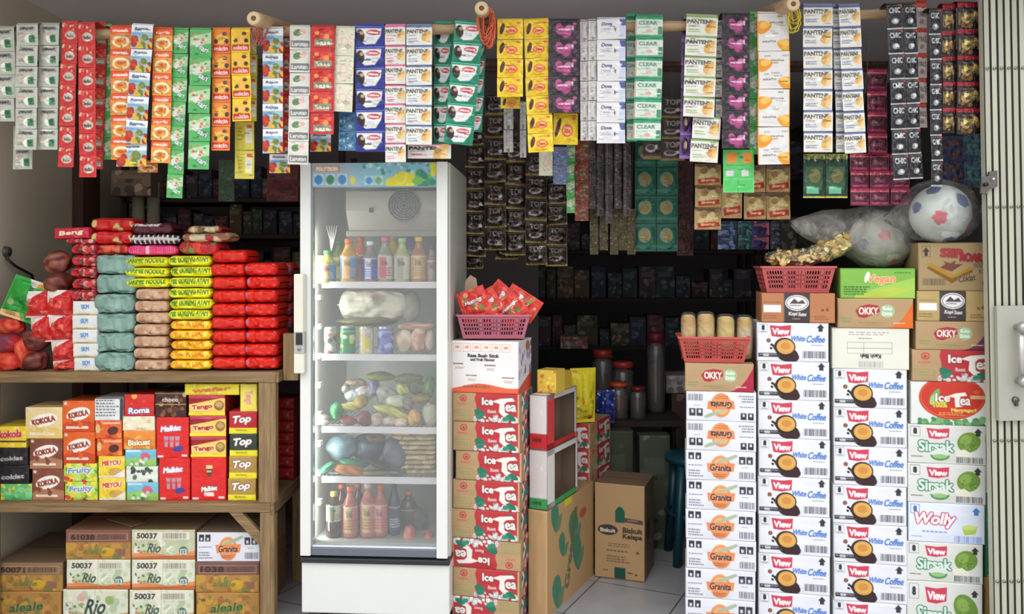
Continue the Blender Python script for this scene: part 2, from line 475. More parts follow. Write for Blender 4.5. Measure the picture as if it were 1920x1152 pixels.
def sachet(W_, H_, T_, art, seed=0, matn='film', rs=1.0, wr=0.0012):
    """flat pouch hanging centred on its origin, print towards -y"""
    g = Geo(); cw = max(12, int(W_ / 0.0021 * rs)); ch = max(12, int(H_ / 0.0021 * rs))
    cv = art(cw, ch); q = random.Random(seed + 17)
    for i in range(9):     # small print scattered over the pouch
        x = q.uniform(.04, .8); y = q.uniform(.04, .92); a_, b_, _, _ = cv.xy(x, y, 1, 1)
        c = cv.a[min(b_, cv.H-1), min(a_, cv.W-1)] * 255; k = q.choice((.62, .75, 1.25)); c = tuple(min(255, v_*k + (18 if k > 1 else 0)) for v_ in c)
        cv.lines(x, y, min(.97, x + q.uniform(.12, .34)), min(.97, y + q.uniform(.03, .10)), c, q.choice((1, 1, 2)), q.randrange(99), .8)
    A = cv.out(); h, w = A.shape[:2]
    u = np.linspace(0, 1, w); v = np.linspace(0, 1, h)
    def pr(t, c):
        t = np.clip((t - c) / (1 - 2*c), 0, 1); return np.sin(np.pi * t) ** .6
    b = pr(v, .07)[:, None] * pr(u, .05)[None]
    X, Z = np.meshgrid((u - .5) * W_, (.5 - v) * H_)
    Y = -b * T_ / 2 + bump2(h, w, wr, seed, 7) * (b > 0) * np.minimum(1, b * 2)
    g.grid(np.stack([X, Y, Z], -1), A, matn)
    m = 8
    u = np.linspace(1, 0, m); v = np.linspace(0, 1, m); b = pr(v, .07)[:, None] * pr(u, .05)[None]
    X, Z = np.meshgrid((u - .5) * W_, (.5 - v) * H_)
    g.grid(np.stack([X, b * T_ / 2 + .0004, Z], -1), np.tile(A[1, 1] * .5 + A.mean((0, 1)) * .5, (m, m, 1)), matn)
    return g.mesh('sachet')

def blobbag(rx, ry, rz, c1, c2, seed, matn='film', n=22, amp=.12, spots=None):
    """lumpy closed bag, centred"""
    g = Geo(); r = np.random.RandomState(seed)
    k = [(r.randn(3), r.uniform(0, 6), r.uniform(1.5, 5)) for _ in range(9)]
    th = np.linspace(.02, math.pi - .02, n); ph = np.linspace(0, 2*math.pi, n*2, endpoint=False)
    T, F = np.meshgrid(th, ph, indexing='ij')
    D = np.stack([np.sin(T)*np.cos(F), np.sin(T)*np.sin(F), np.cos(T)], -1)
    f = sum(np.sin(D @ (a/np.linalg.norm(a)) * q + b) for a, b, q in k) / 9
    f2 = sum(np.sin(D @ (a[::-1]/np.linalg.norm(a)) * q * 2.2 + b) for a, b, q in k) / 9
    R = 1 + f * amp * 2.2 + f2 * amp
    P = D * R[..., None] * np.array([rx, ry, rz])
    m = np.clip(.5 + f2 * 2.2, 0, 1)[..., None]
    cc = np.array(c1)/255 * (1-m) + np.array(c2)/255 * m
    if spots:
        for d, rad, col in spots:
            d = Vector(d).normalized(); q = D @ np.array(d)
            cc = np.where((q > math.cos(rad))[..., None], np.array(col)/255, cc)
    g.grid(P, cc, matn, True, wv=True)
    return g.mesh('bag')

_MC = {}
_KEEP = []
def aid(a):
    _KEEP.append(a); return id(a)
def cached(k, f):
    if k not in _MC: _MC[k] = f()
    return _MC[k]

# ================================================================ printed designs
KR = (182, 150, 110); WH = (232, 233, 238); DK = (38, 34, 36)
def plain(c, spec=None):
    def f(w, h):
        s = Cv(w, h, c, 1)
        if spec: s.specks(0, 0, 1, 1, spec, 26, .02, .09, 3)
        return s
    return f
def flipped(f): return lambda w, h: f(w, h).flip()

def house(s, x, y, k, c):
    ky = k / s.asp
    s.poly([(x, y - ky*.6), (x + k*.55, y), (x - k*.55, y)], c).rect(x - k*.3, y, x + k*.3, y + ky*.5, c)

def view_tag(s, x0, y0, x1, y1):
    c = (205, 62, 84)
    s.poly([(x0, y0), ((x0+x1)/2, y0 + .02), (x1, y0 - .01), (x1 - .01, y1 - .03), ((x0+x1)/2, y1 + .02), (x0 + .03, y1)], c)
    s.text('View', (x0+x1)/2 + .005, (y0+y1)/2 + .01, (x1-x0)*.78, (y1-y0)*.55, (250, 236, 240), bold=.006)

def art_coffee(w, h):
    s = Cv(w, h, (226, 228, 236))
    s.rect(.02, .03, .15, .06, (200, 205, 215)).box(.03, .05, .15, .26, (150, 160, 165), .005)
    s.text('8', .09, .13, .035, .12, (40, 45, 50), bold=.006).rect(.05, .22, .13, .24, (130, 135, 140))
    view_tag(s, .18, .07, .48, .35)
    s.ell(.43, .82, .145, .17, (44, 34, 36)).ell(.47, .88, .12, .15, (62, 44, 48))
    s.specks(.2, .55, .32, .92, [(52, 34, 30), (90, 60, 45), (40, 30, 28)], 12, .012, .024, 4)
    s.ell(.165, .46, .03, .055, (120, 66, 56), .5).ell(.165, .46, .005, .05, (190, 140, 120), .5)
    s.ell(.39, .62, .148, .235, (52, 38, 34)).ell(.40, .615, .122, .19, (222, 168, 84)).ell(.40, .60, .07, .09, (206, 142, 66))
    s.rect(.02, .78, .30, .88, (52, 56, 64)).rect(.09, .80, .17, .86, (205, 208, 214))
    s.lines(.04, .81, .28, .86, (180, 180, 185), 1, 2)
    s.text('White', .58, .40, .19, .14, (92, 132, 206), shear=.35, bold=.0035)
    s.text('Coffee', .82, .41, .25, .18, (78, 124, 204), shear=.35, bold=.0035)
    s.lines(.76, .555, .94, .60, (120, 125, 135), 1, 5)
    house(s, .885, .13, .10, (52, 58, 64))
    s.bars(.64, .72, .96, .90, (88, 90, 100), 3)
    return s

def art_granita(w, h):
    s = Cv(w, h, (224, 226, 236))
    for x in (.04, .14): s.rect(x, .08, x + .08, .30, (48, 50, 58)).rect(x + .025, .18, x + .055, .27, (220, 222, 230))
    for x in (.76, .865): s.rect(x, .17, x + .09, .42, (60, 62, 70)).rect(x + .025, .27, x + .06, .38, (215, 215, 225))
    s.lines(.04, .48, .24, .54, (110, 112, 124), 1, 2).lines(.04, .66, .26, .92, (120, 122, 134), 3, 3)
    s.lines(.80, .52, .92, .56, (110, 110, 120), 1, 8)
    s.ell(.50, .55, .145, .40, (232, 148, 92)).ell(.50, .45, .10, .2, (240, 176, 120))
    s.poly([(.30, .42), (.70, .40), (.685, .68), (.32, .70)], (238, 138, 80))
    s.text('Granita', .50, .55, .30, .22, (84, 52, 50), out=(246, 190, 150), ow=.006, shear=.1, bold=.004)
    s.poly([(.44, .36), (.60, .20), (.72, .10), (.745, .17), (.66, .28), (.46, .42)], (168, 186, 158))
    s.lines(.40, .76, .58, .90, (190, 96, 56), 2, 2)
    s.bars(.76, .68, .97, .90, (90, 92, 104), 8)
    return s

def flower_band(s, x0, y0, x1, y1, seed=1):
    s.specks(x0, y0, x1, y1, [(222, 224, 222), (196, 208, 204), (140, 170, 160), (206, 190, 200), (238, 238, 236)], 46, .014, .035, seed)

def art_tea(w, h):
    s = Cv(w, h, KR)
    P = [(.36, 0), (1, 0), (1, 1), (.30, 1)] + [(.30 + .07 * math.sin(t * math.pi), 1 - t) for t in (.2, .4, .6, .8)]
    s.poly(P, (190, 52, 58))
    s.rect(0, .96, 1, 1, (150, 118, 84))
    s.ell(.17, .20, .055, .115, (200, 70, 66)).ell(.17, .20, .038, .08, KR).text('Ar', .17, .20, .045, .10, (196, 56, 56), bold=.005)
    s.lines(.08, .36, .27, .44, (198, 96, 80), 2, 4)
    s.box(.03, .60, .28, .92, (140, 152, 92), .008).lines(.07, .68, .25, .86, (142, 160, 96), 2, 5)
    flower_band(s, .33, .78, .97, .98, 2)
    s.leaf(.42, .66, .085, .045, (40, 118, 92), .3).leaf(.43, .78, .07, .035, (52, 134, 104), -.4)
    s.leaf(.88, .80, .08, .042, (36, 122, 96), .5).leaf(.80, .84, .055, .03, (60, 140, 110), -.3)
    s.leaf(.86, .16, .06, .026, (52, 110, 80), -.4)
    s.text('Ice', .535, .27, .16, .24, (240, 234, 226), out=(92, 44, 46), ow=.008, bold=.006)
    s.poly([(.60, .27), (.72, .17), (.90, .13), (.94, .24), (.82, .27), (.78, .36), (.79, .62), (.85, .68), (.76, .76), (.70, .62), (.71, .34)], (238, 234, 226))
    s.text('ea', .875, .47, .15, .22, (240, 234, 226), out=(92, 44, 46), ow=.008, bold=.006)
    s.text('Root', .60, .60, .12, .11, (214, 196, 196), bold=.003)
    s.rect(.975, 0, 1, 1, (206, 168, 122))
    return s

def art_tea_side(w, h):
    s = Cv(w, h, (196, 168, 160)); s.rect(0, 0, .3, 1, (178, 140, 104))
    s.specks(.2, 0, 1, 1, [(176, 48, 60), (60, 110, 100), (226, 224, 224), (80, 80, 92), (206, 190, 196), (150, 60, 70)], 60, .03, .10, 7)
    s.poly([(.3, 1), (1, .55), (1, .8), (.5, 1)], (176, 44, 56))
    return s

def art_sirsak(w, h):
    s = Cv(w, h, (218, 220, 216))
    s.box(.03, .05, .16, .30, (120, 124, 122), .006).text('8', .095, .17, .04, .14, (40, 40, 42), bold=.006)
    view_tag(s, .24, .09, .53, .34)
    s.text('Sirsak', .36, .54, .44, .27, (212, 232, 220), out=(52, 116, 88), ow=.013, bold=.007)
    s.ell(.775, .42, .15, .25, (112, 150, 60), -.4).ell(.74, .36, .08, .12, (138, 174, 78), -.4)
    s.specks(.66, .25, .9, .6, [(90, 128, 46), (150, 182, 90)], 20, .008, .016, 6)
    s.poly([(.60, .66), (.72, .60), (.82, .72), (.80, .80), (.62, .78)], (236, 234, 214))
    s.ell(.41, .78, .12, .13, (84, 150, 84)).ell(.41, .72, .13, .08, (218, 220, 216)).ell(.41, .80, .09, .06, (150, 200, 130))
    s.lines(.04, .80, .24, .86, (110, 112, 108), 1, 3)
    house(s, .89, .17, .095, (52, 56, 54))
    s.bars(.62, .80, .95, .95, (84, 86, 82), 5)
    return s

def art_wolly(w, h):
    s = Cv(w, h, (222, 230, 246))
    s.box(.03, .05, .15, .28, (90, 128, 206), .007).text('8', .09, .16, .04, .13, (60, 100, 190), bold=.006)
    s.text('Wolly', .35, .43, .52, .36, (250, 240, 246), out=(196, 62, 84), ow=.014, shear=.2, bold=.008)
    s.lines(.18, .70, .54, .78, (130, 152, 220), 1, 5)
    s.poly([(.70, .60), (.90, .54), (.87, .74), (.73, .78)], (176, 204, 84)).ell(.80, .58, .10, .06, (206, 220, 130))
    s.lines(.04, .84, .22, .89, (150, 160, 190), 1, 4)
    house(s, .88, .18, .10, (64, 130, 206))
    s.bars(.60, .80, .95, .96, (122, 152, 220), 9)
    return s

def art_okky(cor, back=KR):
    def f(w, h):
        s = Cv(w, h, back)
        P = [(.62, 1), (.72, .93), (.82, .76), (.90, .52), (.97, .22), (1, .1), (1, 1)]
        s.poly(P, cor).lines(.74, .80, .94, .87, (240, 214, 190), 1, 3)
        s.poly([(.24, .42), (.30, .26), (.42, .20), (.54, .24), (.56, .44), (.46, .56), (.36, .66), (.28, .62)], (176, 48, 56))
        s.text('OKKY', .41, .42, .25, .24, (242, 226, 216), out=(130, 30, 36), ow=.005, bold=.005)
        s.ell(.66, .42, .095, .22, (160, 196, 152)).text('Koko', .66, .33, .12, .12, (236, 240, 226), bold=.003)
        s.text('Drink', .66, .50, .13, .12, (232, 240, 226), bold=.003)
        s.lines(.05, .66, .20, .84, (112, 152, 92), 2, 2).lines(.28, .80, .56, .86, (120, 150, 96), 1, 6)
        return s
    return f

def art_kopi(back):
    def f(w, h):
        s = Cv(w, h, back)
        s.rect(.31, 0, .66, 1, (70, 62, 62)).rect(.30, 0, .312, 1, (140, 120, 100))
        s.ell(.485, .33, .16, .26, (232, 230, 232)).ell(.485, .33, .145, .225, (90, 84, 88)).ell(.485, .33, .135, .205, (236, 236, 238))
        s.poly([(.38, .36), (.45, .18), (.50, .30), (.56, .22), (.60, .36)], (80, 76, 80)).lines(.39, .40, .58, .47, (90, 86, 90), 1, 4)
        s.text('Kopi', .43, .70, .12, .15, (222, 216, 214), shear=.2, bold=.003).text('Susu', .555, .70, .11, .12, (222, 216, 214), shear=.2, bold=.003)
        s.lines(.42, .84, .56, .90, (190, 182, 178), 1, 4)
        s.rect(.03, .40, .27, .64, (236, 236, 238)).lines(.03, .30, .26, .34, (120, 84, 60), 1, 2).lines(.03, .74, .27, .90, (140, 98, 70), 2, 3)
        s.lines(.72, .76, .93, .92, (140, 96, 66), 2, 8).text('x 6', .86, .54, .1, .12, (110, 70, 54), bold=.003)
        return s
    return f

def art_vegan(w, h):
    s = Cv(w, h, (128, 186, 74))
    s.poly([(.35, .75), (1, .30), (1, 1), (.5, 1)], (162, 204, 86)).poly([(.2, .9), (.7, .62), (.95, .7), (.6, 1), (.2, 1)], (184, 206, 78))
    s.rect(0, 0, 1, .04, (96, 150, 60))
    s.text('Vegan', .55, .38, .36, .34, (238, 142, 92), out=(232, 240, 206), ow=.006, shear=.15, bold=.005)
    s.ell(.36, .30, .03, .18, (236, 240, 226), .3)
    s.lines(.05, .60, .40, .92, (60, 100, 44), 4, 2).lines(.72, .14, .96, .2, (70, 104, 50), 1, 5)
    return s

def art_blankbox(w, h):
    s = Cv(w, h, (226, 226, 214))
    s.rect(0, 0, 1, .03, (190, 192, 176)).lines(.22, .09, .74, .20, (170, 172, 166), 2, 2)
    s.box(.2, .34, .78, .62, (140, 142, 140), .005).rect(.41, .34, .415, .62, (140, 142, 140)).rect(.2, .48, .78, .495, (140, 142, 140))
    s.text('Kaoh Bleh', .50, .68, .26, .10, (60, 58, 56), rot=math.pi, bold=.003)
    s.lines(.34, .24, .56, .28, (120, 122, 120), 1, 7)
    s.bars(.35, .80, .66, .95, (176, 178, 176), 5)
    return s

def art_wafer(w, h):
    s = Cv(w, h, (168, 144, 102))
    s.box(.05, .07, .17, .30, (86, 74, 58), .006).poly([(.11, .10), (.16, .19), (.13, .19), (.13, .28), (.09, .28), (.09, .19), (.06, .19)], (60, 50, 42))
    s.text('SIIP', .46, .22, .30, .17, (168, 58, 62), out=(140, 50, 50), ow=.006, rot=.05, bold=.008)
    s.text('ROAR', .73, .31, .30, .16, (160, 50, 60), out=(130, 44, 50), ow=.006, rot=.05, bold=.008)
    s.poly([(.12, .44), (.18, .42), (.48, .66), (.72, .50), (.78, .55), (.48, .80), (.40, .78)], (176, 132, 44))
    s.poly([(.14, .48), (.46, .74), (.74, .56), (.76, .60), (.46, .84), (.12, .53)], (130, 92, 36))
    s.poly([(.30, .52), (.38, .44), (.34, .38), (.44, .43), (.52, .37), (.50, .45), (.62, .44), (.54, .52), (.46, .60)], (116, 66, 56))
    s.text('Coklat', .67, .73, .24, .14, (84, 70, 58), out=(190, 170, 130), ow=.004, rot=-.15, bold=.003)
    s.text('WAFER', .86, .47, .20, .10, (110, 96, 80), bold=.003).text('ISI', .90, .59, .12, .08, (110, 96, 80), bold=.003)
    s.bars(.06, .74, .38, .88, (92, 80, 62), 4).rect(.88, .80, .95, .88, (100, 86, 72))
    return s

def art_teaoval(w, h):
    s = Cv(w, h, (224, 228, 226))
    s.specks(.1, .84, .9, 1, [(96, 160, 100), (130, 182, 120), (70, 140, 90)], 40, .02, .05, 3)
    s.ell(.50, .36, .40, .50, (206, 66, 46)).ell(.50, .36, .38, .47, (222, 98, 62)).ell(.50, .35, .37, .45, (206, 56, 42))
    s.lines(.34, .70, .66, .78, (236, 180, 96), 2, 5)
    s.leaf(.30, .32, .10, .045, (112, 178, 108), -1.1).leaf(.27, .42, .07, .035, (160, 204, 130), -1.4)
    s.text('Ice', .39, .36, .17, .18, (246, 240, 232), out=(120, 40, 36), ow=.006, bold=.005)
    s.poly([(.44, .33), (.54, .26), (.66, .23), (.68, .31), (.60, .33), (.59, .52), (.63, .56), (.54, .58), (.53, .36)], (246, 240, 232))
    s.text('ea', .66, .45, .12, .15, (246, 240, 232), out=(120, 40, 36), ow=.006, bold=.005)
    s.text('100%', .36, .52, .16, .13, (206, 206, 74), bold=.006)
    s.text('Menyegar!', .64, .65, .30, .10, (238, 206, 90), bold=.004)
    s.rect(.72, .30, .92, .38, (224, 176, 130)).ell(.80, .22, .04, .05, (226, 90, 60))
    return s

def art_fruitbox(w, h):
    s = Cv(w, h, (232, 230, 230))
    for i in range(6): s.box(.03 + i*.145, .05, .15 + i*.145, .21, (232, 172, 140), .008).rect(.06 + i*.145, .10, .12 + i*.145, .15, (226, 160, 126))
    s.text('Rasa Buah Stick', .48, .28, .46, .065, (58, 52, 54), bold=.0035)
    s.text('and Fruit Flavour', .47, .355, .36, .055, (74, 66, 68), bold=.003)
    for (x, y) in ((.03, .43), (.50, .45), (.22, .65), (.76, .68)):
        s.lines(x, y, x + .2, y + .05, (110, 80, 74), 1, int(x*50)).lines(x + .03, y + .07, x + .17, y + .12, (176, 140, 120), 2, int(x*90))
    s.poly([(0, .90)] + [(t, .88 + .05*math.cos(t*6.2 + .6) - .04*t) for t in [i/12 for i in range(13)]] + [(1, 1), (0, 1)], (230, 102, 66))
    s.lines(.18, .86, .68, .92, (130, 96, 92), 1, 3)
    return s
def art_fruit_side(w, h):
    s = Cv(w, h, (214, 212, 220)); s.specks(0, .1, 1, .7, [(160, 130, 180), (230, 226, 232), (120, 110, 140), (180, 160, 196)], 34, .03, .09, 3)
    s.ell(.7, .14, .16, .1, (176, 116, 66)); s.poly([(0, .9), (1, .66), (1, 1), (0, 1)], (206, 76, 66)); return s

def art_rio(num='50037', big=False, c=(214, 218, 196)):
    def f(w, h):
        s = Cv(w, h, c)
        s.specks(0, 0, 1, .9, [(228, 230, 214), (196, 206, 172), (178, 196, 160), (222, 214, 190)], 40, .02, .07, 5)
        s.poly([(0, .80), (.3, .72), (.6, .86), (1, .70), (1, 1), (0, 1)], (222, 146, 92)).poly([(0, .9), (1, .84), (1, 1), (0, 1)], (196, 108, 58))
        s.specks(.05, .4, .5, .75, [(120, 160, 90), (216, 120, 100), (96, 140, 86)], 12, .012, .03, 8)
        if big:
            s.text('Rio', .50, .52, .32, .46, (56, 74, 66), out=(226, 228, 210), ow=.006, shear=.4, bold=.006)
            s.ell(.30, .24, .06, .12, (222, 168, 160)).ell(.72, .34, .065, .14, (150, 176, 112)).box(.05, .4, .16, .62, (150, 160, 150), .006)
        else:
            s.rect(.06, .08, .92, .32, (226, 222, 206)).text(num, .25, .20, .32, .17, (72, 72, 64), bold=.005).bars(.50, .11, .86, .29, (120, 118, 104), 4)
            s.text('Rio', .36, .60, .22, .30, (70, 92, 74), out=(226, 228, 210), ow=.006, shear=.4, bold=.005)
            s.ell(.82, .70, .07, .15, (90, 120, 110)).rect(.77, .64, .87, .82, (222, 224, 214)).text('15', .82, .73, .06, .12, (60, 90, 80), bold=.003)
        s.rect(.498, 0, .504, 1, (170, 160, 120))
        return s
    return f
def art_gold(num=None, brown=(134, 88, 76)):
    def f(w, h):
        s = Cv(w, h, (176, 128, 64))
        s.specks(0, .1, 1, 1, [(190, 142, 70), (150, 120, 60), (120, 122, 64), (196, 150, 60), (160, 104, 56)], 46, .02, .07, 9)
        if num:
            s.rect(0, 0, 1, .42, brown).box(.06, .12, .95, .36, (196, 160, 110), .006)
            s.text(num, .27, .245, .36, .17, (66, 48, 44), bold=.006).bars(.50, .15, .90, .33, (92, 66, 56), 6)
            s.ell(.64, .74, .10, .16, (206, 160, 40)).rect(.80, .64, .92, .88, (140, 100, 84))
            s.text('aleale', .45, .70, .36, .18, (110, 120, 60), shear=.3, bold=.003)
        else:
            s.text('aleale', .48, .50, .50, .28, (58, 96, 60), out=(200, 170, 84), ow=.005, rot=-.08, shear=.2, bold=.006)
            s.ell(.12, .25, .04, .05, (110, 90, 50))
        return s
    return f
def art_biskuit(w, h):
    s = Cv(w, h, (172, 138, 96))
    s.poly([(.42, .28), (.47, .24), (.52, .23), (.57, .25), (.61, .29), (.60, .40), (.42, .40)], (24, 84, 66))
    s.poly([(.60, .345), (.95, .36), (.97, .385), (.95, .405), (.60, .39)], (84, 66, 70)).lines(.66, .365, .92, .39, (160, 130, 110), 1, 4)
    s.ell(.27, .485, .20, .055, (44, 40, 44)).ell(.27, .485, .19, .047, (60, 52, 56)).text('Biskuit', .27, .49, .30, .04, (214, 200, 180), bold=.004)
    s.text('Biskuit', .76, .475, .38, .055, (62, 52, 40), bold=.006).text('Kelapa', .76, .545, .38, .065, (60, 50, 38), bold=.006)
    s.lines(.28, .62, .84, .665, (120, 92, 64), 2, 3).lines(.25, .69, .72, .72, (110, 84, 60), 1, 5).lines(.25, .75, .74, .83, (110, 84, 60), 3, 4)
    s.rect(.40, .87, .62, .985, (20, 74, 60)).ell(.86, .70, .025, .015, (92, 60, 44)).ell(.83, .93, .02, .012, (80, 52, 40))
    s.lines(.18, .90, .30, .93, (130, 70, 54), 1, 3).lines(.66, .91, .78, .94, (70, 50, 40), 1, 9)
    s.rect(0, .985, 1, 1, (120, 88, 56))
    return s
def art_biskuit_side(w, h):
    s = Cv(w, h, (126, 104, 84)); s.ell(.35, .5, .18, .12, (70, 58, 56)).specks(.1, .1, .9, .9, [(96, 78, 66), (110, 92, 76)], 14, .03, .06, 3); return s
def art_bigside(w, h):
    s = Cv(w, h, (184, 148, 102))
    for (x, y, l) in ((.16, .12, .12), (.55, .36, .16), (.62, .62, .15), (.2, .84, .14), (.3, .42, .1)):
        s.leaf(x, y, l, l * .6, (66, 124, 98), 1.3).leaf(x + .08, y + .06, l * .6, l * .35, (96, 130, 96), -.8)
    s.text('Greentea', .48, .50, .62, .12, (98, 104, 72), rot=-1.25, bold=.006)
    s.ell(.75, .25, .08, .05, (180, 84, 70))
    s.rect(.35, 0, .50, .07, (212, 196, 40))
    return s

# ---- small grocery boxes
def art_kokola(c, c2):
    def f(w, h):
        s = Cv(w, h, c)
        s.poly([(0, .75), (.4, .55), (1, .70), (1, 1), (0, 1)], c2)
        s.ell(.50, .42, .38, .20, (240, 236, 230), -.25).text('KOKOLA', .50, .42, .62, .17, (150, 60, 40), rot=-.22, bold=.012)
        s.rect(.12, .80, .80, .88, (230, 216, 200)).ell(.10, .09, .05, .05, (206, 206, 196))
        s.specks(.1, .6, .9, .8, [c2, c], 8, .04, .08, 4)
        return s
    return f
def art_mix(bgc, cols, word=None, wc=(250, 250, 245), wout=None, wy=.4, wh=.3, band=None, seed=1, n=22, ww=.7):
    def f(w, h):
        s = Cv(w, h, bgc)
        s.specks(0, 0, 1, 1, cols, n, .03, .11, seed)
        if band: s.rect(0, band[0], 1, band[1], band[2]).lines(.2, band[0] + (band[1]-band[0])*.3, .8, band[1]-(band[1]-band[0])*.2, tuple(int(q*.5) for q in band[2]), 1, 3)
        if word: s.text(word, .5, wy, ww, wh, wc, out=wout, ow=.025, bold=.01, rot=-.06, shear=.1)
        return s
    return f
def art_top(bgc):
    def f(w, h):
        s = Cv(w, h, bgc); s.rect(0, .72, 1, 1, (238, 226, 40)).lines(.25, .80, .75, .92, (150, 130, 30), 1, 4)
        s.text('Top', .48, .38, .62, .40, (245, 236, 232), out=(90, 60, 66), ow=.02, rot=-.1, shear=.3, bold=.015); return s
    return f
def art_red(big=1):
    def f(w, h):
        s = Cv(w, h, (222, 36, 34))
        if big == 1:
            s.text('Malkist', .45, .27, .62, .12, (240, 232, 236), out=(120, 130, 170), ow=.012, rot=-.08, shear=.2, bold=.012)
            for i in range(3): s.poly([(.24+i*.17, .46), (.39+i*.17, .46), (.36+i*.17, .72), (.27+i*.17, .72)], (176, 150, 170)).rect(.26+i*.17, .54, .37+i*.17, .60, (222, 90, 100))
            s.ell(.68, .76, .16, .07, (70, 64, 150), -.2)
        else:
            s.rect(.44, .18, .62, .26, (222, 206, 140)).poly([(.45, .26), (.61, .26), (.58, .44), (.48, .44)], (96, 70, 60)).rect(.46, .30, .59, .34, (200, 190, 160))
            s.text('Malkist', .52, .72, .44, .10, (236, 236, 236), out=(90, 120, 100), ow=.012, rot=-.1, shear=.2, bold=.01).text('roma', .52, .85, .26, .08, (245, 220, 220), bold=.012)
        s.rect(.05, .92, .22, .97, (240, 220, 214)).rect(.78, .90, .95, .95, (240, 220, 214)); return s
    return f
def art_tango(w, h):
    s = Cv(w, h, (150, 24, 36)); s.poly([(.03, .45), (1, .12), (1, .98), (.03, .98)], (236, 200, 96)); s.rect(0, .84, 1, .98, (248, 226, 40))
    s.rect(0, 0, 1, .16, (190, 60, 80)); s.text('Tango', .38, .58, .56, .26, (196, 60, 40), out=(250, 236, 190), ow=.02, rot=-.1, bold=.01)
    s.ell(.84, .50, .13, .24, (150, 110, 60)).ell(.84, .46, .09, .14, (196, 160, 90)); return s
def art_choc(w, h):
    s = Cv(w, h, (62, 34, 30)); s.specks(0, .1, 1, .5, [(120, 70, 46), (200, 160, 110), (40, 22, 20)], 14, .04, .09, 3)
    s.rect(0, .47, 1, .51, (190, 156, 60)).rect(.0, .06, .9, .09, (170, 140, 70)); s.specks(.1, .6, .9, .95, [(130, 84, 50), (90, 54, 40)], 10, .05, .1, 5)
    s.text('choco', .5, .30, .5, .16, (206, 190, 180), bold=.008); return s
def art_info(w, h):
    s = Cv(w, h, (222, 224, 226)); s.lines(.06, .08, .90, .86, (110, 114, 120), 6, 3); s.bars(.90, .0, 1, 1, (60, 60, 64), 3); s.rect(0, 0, 1, .05, (90, 90, 96)); return s
def art_sky(w, h):
    s = Cv(w, h, (112, 186, 214)); s.poly([(0, .6), (.4, .45), (1, .58), (1, 1), (0, 1)], (142, 196, 96)); s.ell(.66, .42, .16, .22, (206, 96, 120), .3)
    s.specks(.1, .55, .7, .9, [(226, 226, 214), (170, 196, 190), (96, 160, 96)], 12, .03, .07, 3); s.rect(.05, .06, .5, .16, (206, 220, 240)); return s

# ---- sachets
def art_mint(w, h):
    s = Cv(w, h, (184, 187, 174)); s.rect(0, 0, 1, .03, (150, 156, 140)); s.rect(.14, .10, .86, .30, (150, 152, 146)).text('Minyak', .5, .2, .6, .15, (60, 60, 62), rot=-.05, shear=.3, bold=.01)
    s.ell(.62, .68, .22, .20, (232, 232, 222)); s.poly([(.58, .52), (.84, .50), (.86, .84), (.60, .86)], (62, 122, 82)); s.ell(.72, .62, .1, .08, (40, 90, 60)); s.rect(.08, .42, .4, .50, (206, 160, 150)); return s
def art_spice(c1, c2, word='masak'):
    def f(w, h):
        s = Cv(w, h, c1); s.rect(0, 0, 1, .30, c2); s.text(word, .5, .17, .72, .14, (246, 226, 210), bold=.012)
        s.ell(.5, .66, .40, .26, (236, 226, 196)); s.ell(.5, .68, .28, .17, (226, 140, 40)); s.ell(.46, .64, .13, .07, (196, 90, 36)); s.specks(.05, .3, .95, 1, [(90, 140, 60), (206, 60, 36), (240, 200, 120)], 8, .03, .06, 5); return s
    return f
def art_tomato(w, h):
    s = Cv(w, h, (150, 186, 196)); s.rect(0, 0, 1, .30, (226, 228, 230)).text('Royco', .46, .17, .6, .13, (60, 84, 120), bold=.01, shear=.2)
    s.rect(.05, .34, .6, .44, (110, 160, 206)); s.specks(0, .5, 1, .95, [(176, 46, 36), (196, 70, 40), (220, 180, 60), (110, 130, 60), (206, 150, 60)], 16, .08, .17, 4); return s
def art_greens(w, h):
    s = Cv(w, h, (84, 176, 96)); s.poly([(0, .3), (1, .1), (1, .5), (0, .62)], (170, 206, 160)); s.ell(.4, .5, .26, .14, (206, 214, 200)); s.text('sari', .66, .7, .42, .2, (230, 236, 232), out=(40, 70, 60), ow=.02, rot=.5, bold=.01)
    s.specks(.1, .1, .9, .5, [(206, 110, 70), (60, 140, 74), (220, 220, 180)], 10, .04, .08, 6); return s
def art_snackor(c):
    def f(w, h):
        s = Cv(w, h, c); s.ell(.52, .42, .30, .22, (240, 180, 70), -.4); s.ell(.25, .5, .1, .1, (70, 50, 40)); s.ell(.8, .5, .1, .1, (60, 46, 40)); s.ell(.7, .2, .12, .08, (90, 60, 40))
        s.rect(.06, .66, .94, .92, (206, 46, 36)).text('micin', .5, .79, .7, .16, (250, 230, 220), bold=.012); return s
    return f
def art_olive(w, h):
    s = Cv(w, h, (206, 192, 70)); s.box(.1, .06, .9, .94, (222, 212, 110), .02); s.rect(.56, .16, .88, .80, (226, 220, 180)); s.rect(.62, .12, .88, .24, (206, 80, 50)).ell(.72, .5, .1, .18, (206, 210, 200)); s.lines(.14, .2, .5, .7, (160, 150, 50), 4, 3); return s
def art_redmeat(w, h):
    s = Cv(w, h, (206, 44, 40)); s.specks(.05, .05, .95, .5, [(230, 90, 60), (176, 30, 34), (240, 150, 70)], 10, .06, .12, 3); s.rect(.15, .58, .88, .88, (150, 150, 130)).text('Sasa', .52, .73, .6, .2, (236, 230, 200), out=(60, 90, 60), ow=.02, bold=.01); return s
def art_redcup(w, h):
    s = Cv(w, h, (202, 46, 44)); s.ell(.55, .62, .30, .20, (190, 186, 170)); s.specks(.1, .1, .9, .4, [(226, 80, 70), (160, 30, 34), (206, 190, 150)], 9, .05, .1, 4); s.text('Indo', .55, .64, .4, .16, (90, 60, 60), bold=.01); return s
